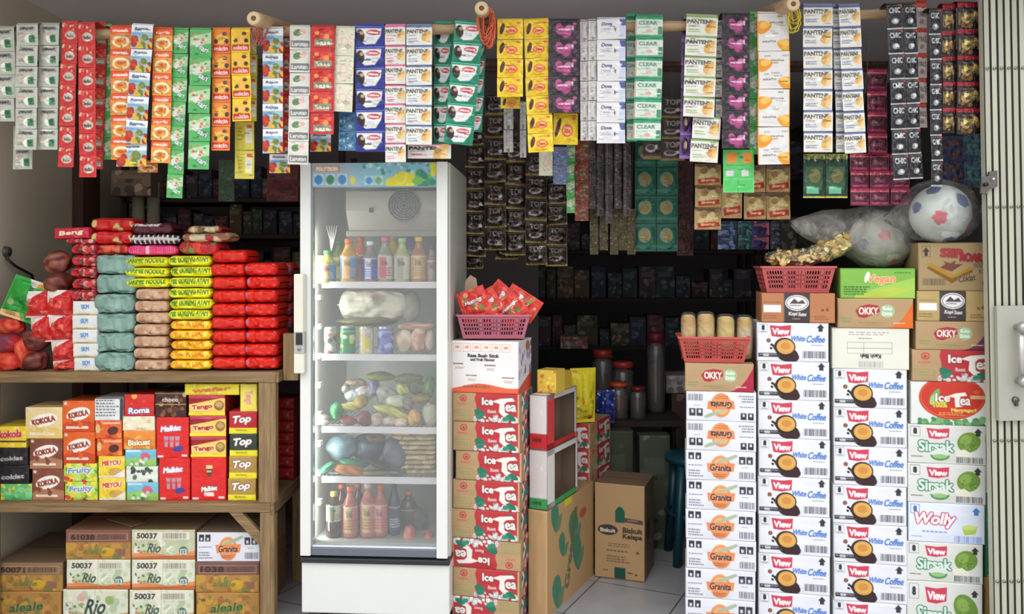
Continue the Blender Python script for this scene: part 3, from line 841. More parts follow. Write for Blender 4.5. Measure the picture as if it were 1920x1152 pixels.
def art_jahe(w, h):
    s = Cv(w, h, (214, 212, 204)); s.ell(.38, .28, .20, .15, (90, 130, 80), -.5).ell(.64, .24, .16, .10, (222, 170, 160)); s.rect(.06, .60, .94, .90, (120, 122, 122)).text('Larutan', .5, .75, .76, .18, (232, 232, 228), bold=.008); return s
def art_pale(w, h):
    s = Cv(w, h, (222, 218, 196)); s.specks(0, 0, 1, 1, [(232, 210, 196), (206, 214, 170), (236, 232, 214), (222, 180, 170)], 22, .05, .1, 8); s.ell(.5, .5, .2, .16, (226, 190, 176)); s.ell(.5, .5, .14, .11, (226, 220, 200)); return s
def art_soap(c, lady=True):
    def f(w, h):
        s = Cv(w, h, c); s.rect(0, 0, 1, .06, tuple(min(255, q+70) for q in c))
        s.poly([(.04, .12), (.90, .12), (.86, .5), (.68, .86), (.34, .90), (.10, .60)], (226, 226, 222)); s.ell(.62, .33, .22, .13, (200, 60, 70)).text('Lifebuoy', .62, .33, .34, .12, (250, 236, 236), bold=.006)
        if lady: s.ell(.20, .48, .13, .30, (50, 36, 40), -.2).ell(.24, .36, .07, .09, (196, 150, 130))
        s.ell(.56, .60, .12, .10, (236, 236, 240)).lines(.40, .56, .72, .72, (150, 160, 190), 2, 3); return s
    return f
def art_shamp(c, word='PANTENE'):
    def f(w, h):
        s = Cv(w, h, (226, 224, 216)); s.rect(0, 0, 1, .10, c); s.rect(0, .95, 1, 1, (196, 190, 176)); s.text(word, .44, .30, .80, .20, (84, 80, 74), bold=.008)
        s.leaf(.78, .52, .24, .13, (222, 176, 100), -.9).leaf(.86, .64, .18, .07, (240, 206, 146), -1.1).leaf(.70, .48, .09, .05, (190, 130, 60), -.3)
        s.lines(.08, .48, .50, .56, (150, 140, 130), 1, 3).lines(.08, .66, .46, .86, c, 2, 5); return s
    return f
def art_lady(c, spot):
    def f(w, h):
        s = Cv(w, h, c); s.ell(.45, .45, .30, .36, (44, 34, 44)).ell(.50, .42, .14, .18, (206, 160, 150)).rect(0, .86, 1, 1, spot); return s
    return f
def art_yellow(w, h):
    s = Cv(w, h, (236, 200, 36)); s.specks(0, 0, 1, 1, [(244, 214, 70), (226, 180, 30)], 16, .05, .12, 4); s.ell(.56, .55, .23, .20, (226, 96, 60)).ell(.56, .55, .17, .14, (240, 190, 120)).text('Zinc', .56, .55, .26, .13, (206, 50, 40), bold=.01)
    s.ell(.20, .45, .08, .30, (80, 44, 40), .25).ell(.82, .15, .08, .07, (222, 110, 50)); s.rect(0, .97, 1, 1, (206, 170, 40)); return s
def art_rose(w, h):
    s = Cv(w, h, (46, 38, 46)); s.specks(0, 0, 1, 1, [(64, 54, 66), (36, 28, 36), (90, 60, 80)], 24, .04, .1, 3); s.specks(.30, .28, .72, .78, [(176, 76, 130), (206, 110, 160), (150, 50, 110)], 9, .09, .14, 6); s.text('wardah', .5, .5, .4, .12, (236, 206, 226), bold=.006); s.ell(.85, .2, .07, .08, (176, 80, 130)); s.rect(.76, .3, .82, .55, (206, 200, 210)); return s
def art_dove(w, h):
    s = Cv(w, h, (220, 218, 220)); s.rect(0, .0, 1, .03, (196, 194, 198)); s.text('Dove', .34, .26, .36, .17, (96, 100, 130), shear=.2, bold=.008); s.rect(.78, .04, 1, .92, (196, 204, 226)).poly([(.78, .04), (1, .04), (1, .34), (.84, .36)], (70, 90, 150))
    s.lines(.12, .46, .56, .70, (186, 184, 192), 2, 3); s.poly([(.60, .44), (.66, .50), (.64, .66), (.60, .60)], (80, 84, 110)); return s
def art_silver(w, h):
    s = Cv(w, h, (196, 194, 192)); s.rect(.3, 0, .36, 1, (150, 148, 146)).rect(.7, 0, .74, 1, (226, 226, 226)).ell(.5, .9, .12, .08, (120, 118, 116)); s.rect(0, .0, 1, .03, (110, 108, 106)); return s
def art_clear(w, h):
    s = Cv(w, h, (206, 220, 206)); s.rect(0, 0, 1, .16, (52, 150, 106)).rect(0, .90, 1, 1, (60, 156, 110)); s.text('CLEAR', .46, .34, .66, .18, (96, 130, 116), bold=.008); s.rect(.82, .5, .98, .88, (80, 140, 106)).ell(.5, .72, .12, .08, (226, 170, 160)); s.lines(.1, .54, .6, .62, (140, 170, 150), 1, 3); s.rect(.02, .16, .05, .9, (200, 90, 80)); return s
def art_turban(w, h):
    s = Cv(w, h, (222, 220, 218)); s.rect(0, 0, .04, 1, (236, 150, 40)).rect(.96, 0, 1, 1, (236, 190, 120))
    s.leaf(.20, .36, .26, .20, (232, 150, 40), -.25).leaf(.26, .30, .18, .10, (244, 190, 90), -.3); s.leaf(.86, .84, .26, .20, (232, 156, 46), math.pi + .25).leaf(.82, .78, .18, .10, (240, 190, 96), math.pi + .3)
    s.text('sasha', .60, .24, .42, .06, (140, 136, 134), shear=.2, bold=.006).text('sasha', .36, .74, .42, .06, (140, 136, 134), shear=.2, bold=.006); return s
def art_noir(word='CHIC'):
    def f(w, h):
        s = Cv(w, h, (40, 40, 44)); s.text(word, .5, .24, .66, .22, (206, 206, 206), bold=.012); s.box(.08, .05, .92, .95, (96, 96, 100), .02); s.ell(.5, .68, .22, .12, (150, 150, 152)).ell(.54, .66, .12, .07, (230, 230, 230)); s.poly([(.7, .02), (1, .02), (1, .14)], (170, 70, 46)); s.rect(0, .93, 1, 1, (170, 170, 172)); return s
    return f
def art_redwhite(w, h):
    s = Cv(w, h, (190, 172, 166)); s.rect(0, 0, 1, .18, (190, 60, 50)); s.text('TRES', .5, .45, .8, .2, (90, 80, 84), bold=.01); s.ell(.5, .75, .2, .1, (140, 120, 120)); return s
def art_gingers(w, h):
    s = Cv(w, h, (44, 34, 34)); s.rect(0, .0, 1, .16, (156, 30, 46)); s.ell(.32, .58, .18, .22, (176, 140, 80)).ell(.62, .60, .20, .20, (146, 112, 66)); s.ell(.30, .52, .07, .08, (226, 206, 130)); s.lines(.2, .26, .8, .34, (110, 110, 100), 1, 4); s.specks(.05, .3, .95, .9, [(150, 110, 60), (90, 60, 40), (60, 80, 50), (196, 160, 90), (34, 28, 28)], 16, .04, .1, 5); s.rect(.84, .3, .9, .8, (70, 70, 50)).rect(.06, .36, .12, .84, (120, 104, 70)); return s
def art_magenta(w, h):
    s = Cv(w, h, (92, 40, 56)); s.rect(0, 0, 1, .16, (190, 50, 96)).rect(0, .16, 1, .22, (226, 140, 120)); s.text('Bear', .5, .52, .5, .26, (150, 90, 110), bold=.01); s.rect(.1, .8, .9, .9, (190, 60, 110)); s.box(.04, .24, .96, .97, (140, 50, 80), .02); return s
def art_greengold(w, h):
    s = Cv(w, h, (34, 66, 48)); s.rect(0, 0, 1, .12, (150, 156, 80)).rect(.06, .30, .9, .82, (60, 90, 66)); s.ell(.5, .50, .26, .16, (110, 110, 60)); s.rect(.15, .74, .7, .9, (110, 190, 150)); s.rect(0, .96, 1, 1, (206, 196, 90)); s.specks(0, .02, 1, .2, [(206, 200, 150), (90, 110, 50)], 8, .04, .09, 3); return s
def art_coffeetop(w, h):
    s = Cv(w, h, (62, 52, 48)); s.specks(0, 0, 1, 1, [(60, 48, 42), (34, 28, 28), (76, 60, 44)], 14, .06, .14, 2); s.text('TOP', .5, .24, .60, .24, (160, 154, 150), bold=.008)
    s.ell(.42, .64, .28, .13, (164, 156, 158)).ell(.42, .61, .20, .08, (84, 64, 52)).ell(.72, .60, .08, .08, (196, 190, 190)).rect(0, .88, 1, .98, (140, 124, 50)); s.rect(0, .84, 1, .88, (90, 60, 90)); return s
def art_darkstrip(w, h):
    s = Cv(w, h, (66, 58, 56)); s.rect(.2, 0, .34, 1, (104, 96, 92)).rect(.6, 0, .66, 1, (44, 38, 38)); s.specks(0, 0, 1, 1, [(92, 76, 74), (50, 42, 44), (120, 110, 108)], 12, .06, .14, 6); return s
def art_teal(w, h):
    s = Cv(w, h, (28, 92, 74)); s.ell(.46, .42, .30, .26, (128, 138, 104)).ell(.48, .46, .16, .14, (150, 120, 60)); s.rect(0, .78, 1, .86, (40, 120, 100)); s.rect(.06, .06, .9, .1, (50, 116, 96)); return s
def art_brownsnack(w, h):
    s = Cv(w, h, (176, 150, 96)); s.poly([(0, 0), (1, 0), (1, .16), (.4, .22), (0, .12)], (110, 84, 60)); s.specks(.1, .2, .9, .7, [(206, 186, 130), (150, 116, 70), (190, 160, 90)], 18, .08, .15, 3)
    s.poly([(.1, .72), (.9, .62), (.95, .84), (.15, .92)], (166, 44, 40)).text('Beng', .5, .77, .5, .12, (226, 170, 120), rot=-.08, bold=.01); s.bars(0, .93, 1, 1, (190, 110, 50), 3); return s
def art_limegreen(w, h):
    s = Cv(w, h, (84, 196, 100)); s.rect(.12, .08, .44, .32, (236, 140, 50)).rect(.62, .08, .94, .32, (232, 150, 60)); s.rect(.10, .46, .34, .62, (206, 200, 206)).rect(.58, .46, .82, .62, (206, 206, 200)); s.box(.02, .68, .98, .98, (140, 220, 140), .015).rect(.48, .68, .5, .98, (60, 150, 80)); s.lines(.1, .36, .9, .42, (60, 160, 80), 1, 3); return s
def art_dim(c, c2, seed=1):
    def f(w, h):
        s = Cv(w, h, c); s.specks(0, 0, 1, 1, [c2, tuple(int(q*.7) for q in c), tuple(min(255, int(q*1.3)) for q in c2)], 16, .06, .16, seed); s.rect(.15, .2, .8, .34, c2); return s
    return f

# ================================================================ the room
def plaster(name, c, dark=0.75, scale=1.2):
    m, t, b = new_mat(name)
    co = t.nodes.new('ShaderNodeTexCoord'); n = t.nodes.new('ShaderNodeTexNoise')
    n.inputs['Scale'].default_value = scale; n.inputs['Detail'].default_value = 8
    r = t.nodes.new('ShaderNodeValToRGB')
    r.color_ramp.elements[0].position = .3; r.color_ramp.elements[0].color = (*[q * dark for q in c], 1)
    r.color_ramp.elements[1].position = .7; r.color_ramp.elements[1].color = (*c, 1)
    n2 = t.nodes.new('ShaderNodeTexNoise'); n2.inputs['Scale'].default_value = 60
    bp = t.nodes.new('ShaderNodeBump'); bp.inputs['Strength'].default_value = .15; bp.inputs['Distance'].default_value = .004
    L = t.links.new
    L(co.outputs['Object'], n.inputs['Vector']); L(n.outputs[0], r.inputs[0]); L(r.outputs[0], b.inputs['Base Color'])
    L(co.outputs['Object'], n2.inputs['Vector']); L(n2.outputs[0], bp.inputs['Height']); L(bp.outputs[0], b.inputs['Normal'])
    b.inputs['Roughness'].default_value = .85
    MAT[name] = m
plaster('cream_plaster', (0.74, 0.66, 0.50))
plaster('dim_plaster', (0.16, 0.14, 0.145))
plaster('ceiling_paint', (0.86, 0.82, 0.84), .92)
plaster('concrete', (0.55, 0.54, 0.52))
# white glazed tiles, laid 26 degrees off the shop front
m, t, b = new_mat('white_floor_tiles')
co = t.nodes.new('ShaderNodeTexCoord'); mp = t.nodes.new('ShaderNodeMapping')
mp.inputs['Rotation'].default_value = (0, 0, math.radians(25.5)); mp.inputs['Location'].default_value = (-.27, -.08, 0)
br = t.nodes.new('ShaderNodeTexBrick'); br.offset = 0.0; br.squash = 1.0
br.inputs['Color1'].default_value = (.36, .36, .38, 1); br.inputs['Color2'].default_value = (.33, .33, .35, 1)
br.inputs['Mortar'].default_value = (.09, .09, .09, 1); br.inputs['Scale'].default_value = 1.0
br.inputs['Brick Width'].default_value = .40; br.inputs['Row Height'].default_value = .40
br.inputs['Mortar Size'].default_value = .0035; br.inputs['Mortar Smooth'].default_value = .1
n = t.nodes.new('ShaderNodeTexNoise'); n.inputs['Scale'].default_value = 6; n.inputs['Detail'].default_value = 6
mr = t.nodes.new('ShaderNodeMapRange'); mr.inputs[3].default_value = .7; mr.inputs[4].default_value = 1.15
mx = t.nodes.new('ShaderNodeVectorMath'); mx.operation = 'SCALE'
L = t.links.new
L(co.outputs['Object'], mp.inputs[0]); L(mp.outputs[0], br.inputs['Vector']); L(co.outputs['Object'], n.inputs['Vector'])
L(n.outputs[0], mr.inputs[0]); L(br.outputs[0], mx.inputs[0]); L(mr.outputs[0], mx.inputs[3]); L(mx.outputs[0], b.inputs['Base Color'])
b.inputs['Roughness'].default_value = .3
MAT['tiles'] = m

XL, XR, YF, YB, ZT = -2.15, 2.42, 2.75, 7.4, 2.62
def slab(name, a, matn, **k):
    g = Geo(); g.box(*a, (255, 255, 255), matn); return struct(name, g.mesh(name))
slab('floor', (XL - .12, YF - .1, -.1, XR + .12, YB + .12, 0), 'tiles')
slab('trim_1', (-8, -7, -.14, 8, YF - .1, -.03), 'concrete')
slab('ceiling', (XL - .12, YF, ZT, XR + .12, YB + .12, ZT + .12), 'ceiling_paint')
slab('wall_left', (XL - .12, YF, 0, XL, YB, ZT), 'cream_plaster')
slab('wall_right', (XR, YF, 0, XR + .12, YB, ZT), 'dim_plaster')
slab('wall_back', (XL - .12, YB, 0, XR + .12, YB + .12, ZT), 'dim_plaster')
slab('trim_2', (XL, 4.17, 0, XL + .055, 4.34, ZT), 'darkwood')       # reddish brown post on the left wall
g = Geo(); g.box(XL, 4.85, 0, XL + 2.3, 4.93, ZT, (255, 255, 255), 'dim_plaster'); struct('wall_1', g.mesh('partition'))

# ---------------------------------------------------------------- folding gate on the right
GY = 3.12
gx = lambda px: (px - 960) / FPX * GY
gz = lambda py: ZC - (py - 500) / FPX * GY
gate = thing('folding_gate', 'folded cream steel gate of narrow upright slats at the right edge', 'gate', (gx(1892), GY, 0))
gate_x = gate.location.x
sg = Geo()
k = 0
sw = .0258
for i in range(9):
    x = gx(1850) + i * sw - gate_x
    z0, z1 = 0.0, 2.6
    c = (186, 186, 166) if i % 2 else (176, 176, 158)
    g = Geo()
    # C-shaped channel: face and two returns
    g.box(x + .0006, 0, z0, x + sw - .0006, .003, z1, c, 'enamel')
    g.box(x + .0006, 0, z0, x + .004, .03, z1, c, 'enamel'); g.box(x + sw - .004, 0, z0, x + sw - .0006, .03, z1, c, 'enamel')
    g.box(x, .0011, z0, x + sw, .0024, z1, (150, 148, 134), 'enamel')  # added backing, its darker colour stands in for shade in the gaps
    obj('slat', g.mesh('slat'), gate)
for py in (128, 388, 826, 1090):
    g = Geo()
    for i in range(8):
        x = gx(1850) + (i + .5) * sw - gate_x
        g.lathe([(0, .006), (.005, .006), (.006, 0)], (150, 146, 138), 'metal', 10, M=Matrix.Translation((x, 0, gz(py))) @ Matrix.Rotation(math.pi/2, 4, 'X'))
    z = gz(py); g.box(gx(1850) - gate_x, .031, z - .012, gx(1850) + 8.9 * sw - gate_x, .036, z + .012, (120, 116, 110), 'metal')
    obj('pivot_row', g.mesh('rivets'), gate)['label'] = 'row of small round pivots on the slats'
g = Geo(); x0, x1, z0, z1 = gx(1860) - gate_x, gx(1914) - gate_x, gz(787), gz(573)
g.box(x0, -.022, z0, x1, -.0045, z1, (170, 169, 158), 'enamel'); pl = obj('lock_plate', g.mesh('plate'), gate)
pl['label'] = 'flat pale grey steel lock plate'
g = Geo(); hx = gx(1895) - gate_x
g.tube([(hx, -.052, gz(712)), (hx, -.052, gz(608))], .0115, (206, 204, 198), 'metal', 16)
for py in (612, 712):
    g.lathe([(0, .062), (.013, .060), (.020, .052), (.022, .040), (.014, .034), (.012, 0)], (186, 184, 178), 'metal', 18, M=Matrix.Translation((hx, -.022, gz(py))) @ Matrix.Rotation(math.pi/2, 4, 'X'))
obj('handle', g.mesh('handle'), gate)['label'] = 'upright tubular steel pull handle'
g = Geo(); kx = gx(1890) - gate_x; kz = gz(748)
g.lathe([(0, .012), (.010, .012), (.012, .008), (.012, 0)], (110, 106, 100), 'metal', 16, M=Matrix.Translation((kx, -.022, kz)) @ Matrix.Rotation(math.pi/2, 4, 'X'))
g.box(kx - .003, -.036, kz - .022, kx + .005, -.022, kz, (90, 86, 82), 'metal')
obj('keyhole', g.mesh('keyhole'), gate)
g = Geo()   # hasp bracket sticking out to the left
hx0, hx1 = gx(1836) - gate_x, gx(1868) - gate_x
g.prism([(hx0, gz(362)), (hx0 + .004, gz(332)), (hx0 + .03, gz(330)), (hx0 + .034, gz(322)), (hx1, gz(320)), (hx1, gz(350)), (hx0 + .03, gz(356)), (hx0 + .02, gz(364))], -.014, -.0045, (108, 104, 102), 'metal')
g.lathe([(0, .012), (.007, .012), (.007, 0)], (60, 56, 54), 'metal', 12, M=Matrix.Translation((hx0 + .016, -.014, gz(346))) @ Matrix.Rotation(math.pi/2, 4, 'X'))
g.lathe([(0, .009), (.005, .009), (.006, 0)], (206, 200, 190), 'metal', 12, M=Matrix.Translation((hx0 + .046, -.014, gz(336))) @ Matrix.Rotation(math.pi/2, 4, 'X'))
obj('hasp', g.mesh('hasp'), gate)['label'] = 'dull grey hasp bracket with a round hole'
gate.location.x += .030; gate.rotation_euler = (0, -.019, 0)
g = Geo(); g.tube([(XL + .012, 3.62, 1.50), (XL + .02, 3.60, 1.47), (XL + .03, 3.64, 1.44), (XL + .02, 3.72, 1.42), (XL + .012, 3.80, 1.40), (XL + .012, 3.84, 1.30), (XL + .012, 3.83, 1.15)], .006, (40, 36, 36), 'plastic', 8)
g.lathe([(0, .02), (.02, .018), (.024, 0)], (70, 66, 64), 'plastic', 14, M=Matrix.Translation((XL, 3.62, 1.50)) @ Matrix.Rotation(math.pi/2, 4, 'Y'))
tag(obj('wall_cable', g.mesh('cable')), 'Black cable looping down the cream wall at the far left', 'cable')

# ================================================================ timber shelf on the left
SY = 3.39; s_ = S(SY)
sh = thing('wooden_shelf', 'rough timber shelf rack loaded with packs, boxes and cartons', 'shelf', PX(0, 697, SY).xy.to_3d())
ox, oy = sh.location.x, sh.location.y
def lx(px): return (px - 960) * s_ - ox
def lz(py): return ZC - (py - 500) * s_
XLs = XL + .03 - ox
def shelf_part(name, boxes, matn, label=None):
    g = Geo()
    for bx in boxes: g.box(*bx, (255, 255, 255), matn)
    o = obj(name, g.mesh(name), sh)
    mod = o.modifiers.new('soft edges', 'BEVEL'); mod.width = .003; mod.segments = 2
    if label: o['label'] = label
    return o
zt, zt2 = ZC - 197 * S(3.41), lz(718); zm, zm2 = ZC - 439 * S(3.43), lz(962)
shelf_part('shelf_board', [(XLs, .03, zt2 + .012, lx(520), .55, zt)], 'wood_x')
shelf_part('front_rail', [(XLs, 0, zt2, lx(517), .03, zt)], 'wood_x')
shelf_part('side_rail', [(lx(517), .0, zt2, lx(522.5), .55, zt)], 'wood_y')
shelf_part('shelf_board', [(XLs, .03, zm2 + .014, lx(510), .55, zm)], 'wood_x')
shelf_part('front_rail', [(XLs, 0, zm2, lx(507), .03, zm)], 'wood_x')
shelf_part('side_rail', [(lx(507), .0, zm2 - .01, lx(514), .55, zm + .004)], 'wood_y')
shelf_part('post', [(lx(484), .004, zm, lx(516), .05, zt2)], 'wood_z')
shelf_part('post', [(lx(487), .002, 0, lx(514), .05, zm2)], 'wood_z')
shelf_part('post', [(lx(487), .50, 0, lx(514), .545, zm2 + .012)], 'wood_z')
shelf_part('post', [(XLs + .01, .004, 0, XLs + .06, .05, zm2)], 'wood_z')
shelf_part('post', [(XLs + .01, .004, zm, XLs + .06, .05, zt2)], 'wood_z')
shelf_part('upright_stub', [(lx(523), .06, zt2, lx(552), .10, lz(628))], 'wood_z', 'short upright board rising beside the top shelf')
g = Geo(); g.prism([(lx(428), zm2), (lx(452), zm2), (lx(487), lz(1000)), (lx(487), lz(1026))], .006, .03, (255, 255, 255), 'wood_x')
obj('brace', g.mesh('brace'), sh)['label'] = 'diagonal corner brace under the lower rail'

# ---- goods on the top shelf.  A stack: px of left and right edge, top and bottom, how many
def stack(name, x0, x1, y0, y1, n, Y, shape, label, cat, group, jit=.004, dep=.16, rot=0, tilt=0, foot=None):
    """n packs one on another; label gets the place in the stack"""
    s = S(Y); Wd = (x1 - x0) * s; H = (y1 - y0) * s / n
    for i in range(n):
        me = cached((name, label, i % 3), lambda: shape(Wd, H * 1.0, dep, i % 3))
        p = PX((x0 + x1) / 2, y1, Y); z = p.z + (n - 1 - i) * H
        o = obj(name, me, None, (p.x + RND.uniform(-jit, jit) + tilt * (n - 1 - i), Y + dep / 2 + RND.uniform(0, jit * 2), z), (0, 0, rot + RND.uniform(-.02, .02)))
        tag(o, ORD[i].capitalize() + ' ' + label if n > 1 else label, cat, group)
def mk(art, seed=0, **k): return lambda W_, H_, D_, i: pack(W_, H_ * .985, D_, art, seed + i * 7, **k)
def mkbox(art, body, **k): return lambda W_, H_, D_, i: carton(W_, H_ * .99, D_, art, None, body, seed=i, **k)

def a_band(c, dark, word=None, wc=(30, 60, 30), n=14, shine=None):
    def f(w, h):
        s = Cv(w, h, c)
        if word: s.text(word, .5, .42, .84, .26, wc, bold=.004, shear=.1, rot=RND.uniform(-.03, .03))
        if shine: s.specks(.05, .1, .95, .5, shine, n, .02, .06, 3)
        s.rect(0, .86, 1, 1, dark); return s
    return f
TY = 3.41
stack('toilet_roll_pack', 174, 250, 477, 697, 6, TY, mk(art_mix((122, 156, 146), [(138, 170, 160), (108, 142, 134), (130, 162, 150)], seed=4), 1, wr=.006, sq=.22, crimp=.04, pw=18), 'grey green wrapped pack in the tall stack beside the pale boxes', 'pack', 'grey green wrapped packs on the top shelf', dep=.2)
stack('soap_box', 135, 182, 565, 697, 5, TY, mkbox(art_mix((214, 216, 214), [(226, 228, 226), (206, 206, 216), (220, 214, 230)], seed=2, n=8, band=(.86, 1, (206, 190, 120)), word='SKM', wc=(90, 140, 190), wh=.3, ww=.3), (210, 210, 206)), 'small white box in the stack left of the grey green packs', 'box', 'small white boxes on the top shelf', dep=.16, tilt=.0)
stack('noodle_pack', 248, 314, 541, 697, 7, TY, mk(art_mix((196, 158, 128), [(206, 170, 142), (186, 146, 116), (176, 134, 104)], seed=6, n=14), 4, sq=.38, pw=14), 'plain tan wrapped pack between the grey green and orange stacks', 'pack', 'tan wrapped packs on the top shelf')
stack('noodle_pack', 231, 314, 481, 541, 3, TY - .003, mk(a_band((238, 232, 30), (200, 190, 30), 'SARIMIE NOODLE', (60, 120, 40)), 8, sq=.55), 'yellow and green noodle pack lying on the tan packs', 'noodle pack', 'yellow noodle packs above the tan ones')
stack('noodle_pack', 313, 396, 479, 601, 6, TY, mk(a_band((240, 234, 28), (206, 196, 30), 'MIE GORENG AYAM', (50, 116, 40)), 9), 'yellow and green noodle pack in the stack beside the red packs', 'noodle pack', 'yellow noodle packs in the right stack')
stack('noodle_pack', 315, 396, 601, 695, 5, TY, mk(a_band((248, 196, 24), (226, 130, 20), 'MIE KUAH', (214, 110, 30), shine=[(250, 214, 60), (240, 160, 30)]), 11), 'golden orange noodle pack below the yellow ones', 'noodle pack', 'golden noodle packs on the top shelf')
stack('biscuit_pack', 394, 459, 468, 695, 9, TY, mk(a_band((214, 28, 12), (184, 20, 12), None, shine=[(228, 48, 26), (200, 24, 12)]), 13, sq=.42, crimp=.02, pw=16), 'bright red wrapped pack in the stack next to the yellow packs', 'pack', 'bright red packs, inner stack', dep=.2)
stack('biscuit_pack', 457, 519, 492, 695, 8, TY, mk(a_band((218, 28, 12), (186, 20, 12), None, shine=[(230, 52, 30), (150, 110, 150)], n=5), 15, sq=.42, crimp=.02, pw=16), 'bright red wrapped pack in the stack at the shelf end', 'pack', 'bright red packs, outer stack', dep=.2)
def packs(name, rows, art, cat, group, Y=TY, dep=.14, seed=0, **k):
    for i, (x0, y0, x1, y1, label) in enumerate(rows):
        s = S(Y); me = cached((name, group, round((x1-x0)/6), round((y1-y0)/4)), lambda: pack((x1-x0)*s, (y1-y0)*s, dep, art, seed + i, **k))
        p = PX((x0+x1)/2, y1, Y); tag(obj(name, me, None, (p.x, Y + dep/2, p.z), (0, RND.uniform(-.02, .02), RND.uniform(-.03, .03))), label, cat, group)
# deeper red packs peeping past the end of the outer stack
packs('biscuit_pack', [(500, y, 548, y + 25, ORD[i].capitalize() + ' dim red pack set back behind the outer red stack') for i, y in enumerate(range(492, 617, 25))],
      art_mix((176, 40, 36), [(110, 120, 170), (200, 60, 50), (120, 24, 26)], seed=3), 'pack', 'red packs set back at the shelf end', TY + .22, .12, 3)
for i, y in enumerate((620, 645, 670)):
    p = PX(520, y + 25, TY + .24)
    me = cached('redback', lambda: pack(.09, .053, .12, art_mix((170, 34, 32), [(190, 50, 40)], seed=3), 4))
    tag(obj('biscuit_pack', me, None, (p.x - .07, TY + .30, ZC - (y + 25 - 500) * S(TY))), ['Upper', 'Middle', 'Lowest'][i] + ' hidden red pack low behind the outer red stack', 'pack', 'red packs set back at the shelf end')
# red clumped sweets column
aswe = art_mix((196, 34, 46), [(226, 90, 96), (150, 20, 30), (206, 170, 130), (230, 150, 150), (120, 60, 50)], seed=12, n=30)
stack('candy_bag', 128, 178, 456, 565, 5, TY, mk(aswe, 21, wr=.007, sq=.5), 'red patterned sweets bag in the column over the small white boxes', 'sweets bag', 'red sweets bags over the white boxes', jit=.006)
# brown round bags
for i, (x, y, r) in enumerate(((108, 492, 26), (112, 531, 25))):
    p = PX(x, y, TY + .07); r *= S(TY)
    o = obj('chocolate_bag', blobbag(r, r * 1.1, r * .80, (96, 42, 34), (150, 84, 72), 30 + i, 'film', amp=.14, n=30), None, p)  # lighter brown mottling imitates highlights on the film
    tag(o, ['Upper', 'Lower'][i] + ' round brown bag beside the red sweets column', 'sweets bag', 'round brown bags')
# top heap
atopred = art_mix((206, 28, 30), [(226, 60, 50), (170, 20, 24), (206, 186, 110)], seed=5, n=8)
TZ = TY + .02
heap = [
    (166, 433, 248, 458, atopred, 'Lower of two shiny red packs heaped above the grey green stack', 0),
    (166, 408, 250, 433, atopred, 'Upper of two shiny red packs heaped above the grey green stack', 0),
    (122, 458, 176, 462, None, None, 0),
    (174, 458, 240, 477, art_mix((196, 30, 34), [(226, 90, 60), (160, 20, 26), (200, 120, 70)], seed=8), 'Red crinkled pack lying directly on the grey green stack', 0),
    (234, 459, 332, 479, lambda w, h: [s := Cv(w, h, (214, 30, 96)), [s.rect(i/26, .1, i/26+.014, .9, (244, 110, 160)) for i in range(26)], s.rect(.40, .2, .45, .8, (250, 180, 206))][0], 'Pink ribbed wafer pack lying on the yellow packs', 0),
    (238, 439, 336, 459, lambda w, h: [s := Cv(w, h, (44, 34, 40)), [s.rect(i/11+.02, .12, i/11+.052, .48, (220, 216, 216)).rect(i/11+.045, .45, i/11+.08, .86, (214, 206, 206)) for i in range(11)], s.rect(0, .42, 1, .52, (196, 190, 190))][0], 'Black and white checked wafer pack on the pink ribbed one', 0),
    (243, 418, 322, 440, lambda w, h: Cv(w, h, (84, 26, 40)).text('nabati', .4, .24, .6, .3, (214, 206, 206), shear=.3, bold=.01), 'Dark maroon pack with white script on the checked pack', 0),
    (332, 452, 410, 478, art_mix((196, 30, 34), [(226, 70, 60), (110, 140, 70), (170, 24, 40)], seed=18), 'Red and green pack on the yellow packs under the striped ones', .05),
    (338, 436, 432, 454, art_mix((150, 90, 66), [(190, 150, 110), (176, 40, 50), (206, 190, 150), (110, 120, 80)], seed=19), 'Red and cream striped pack on the red and green pack', -.03),
    (348, 423, 414, 438, art_mix((120, 90, 66), [(190, 160, 110), (150, 40, 46), (206, 200, 160)], seed=20), 'Olive striped pack topping the right end of the heap', .0),
]
for i, (x0, y0, x1, y1, a, lb, r) in enumerate(heap):
    if a is None: continue
    s = S(TZ); p = PX((x0+x1)/2, y1, TZ)
    tag(obj('wafer_pack', pack((x1-x0)*s, (y1-y0)*s, .15, a, 50 + i, wr=.004), None, (p.x, TZ + .075, p.z), (0, r, RND.uniform(-.05, .05))), lb, 'snack pack', 'packs heaped along the top')
p = PX(133, 447, TY); s = S(TY)
tag(obj('chocolate_wafer_box', carton(66*s, 20*s, .12, art_mix((206, 32, 60), [(226, 60, 80)], 'Beng', (245, 220, 190), (150, 30, 20), .5, .5, seed=2, n=5), None, (196, 40, 60)), None, (p.x, TY + .07, p.z), (0, -.03, -.05)), 'Small red box with cream lettering at the left end of the heap', 'box')
tag(obj('candy_bag', pack(60*s, 12*s, .14, aswe, 71), None, (PX(148, 458, TY).x, TY + .08, PX(0, 458, TY).z)), 'Flat red patterned bag under the small lettered red box', 'sweets bag', 'red sweets bags over the white boxes')
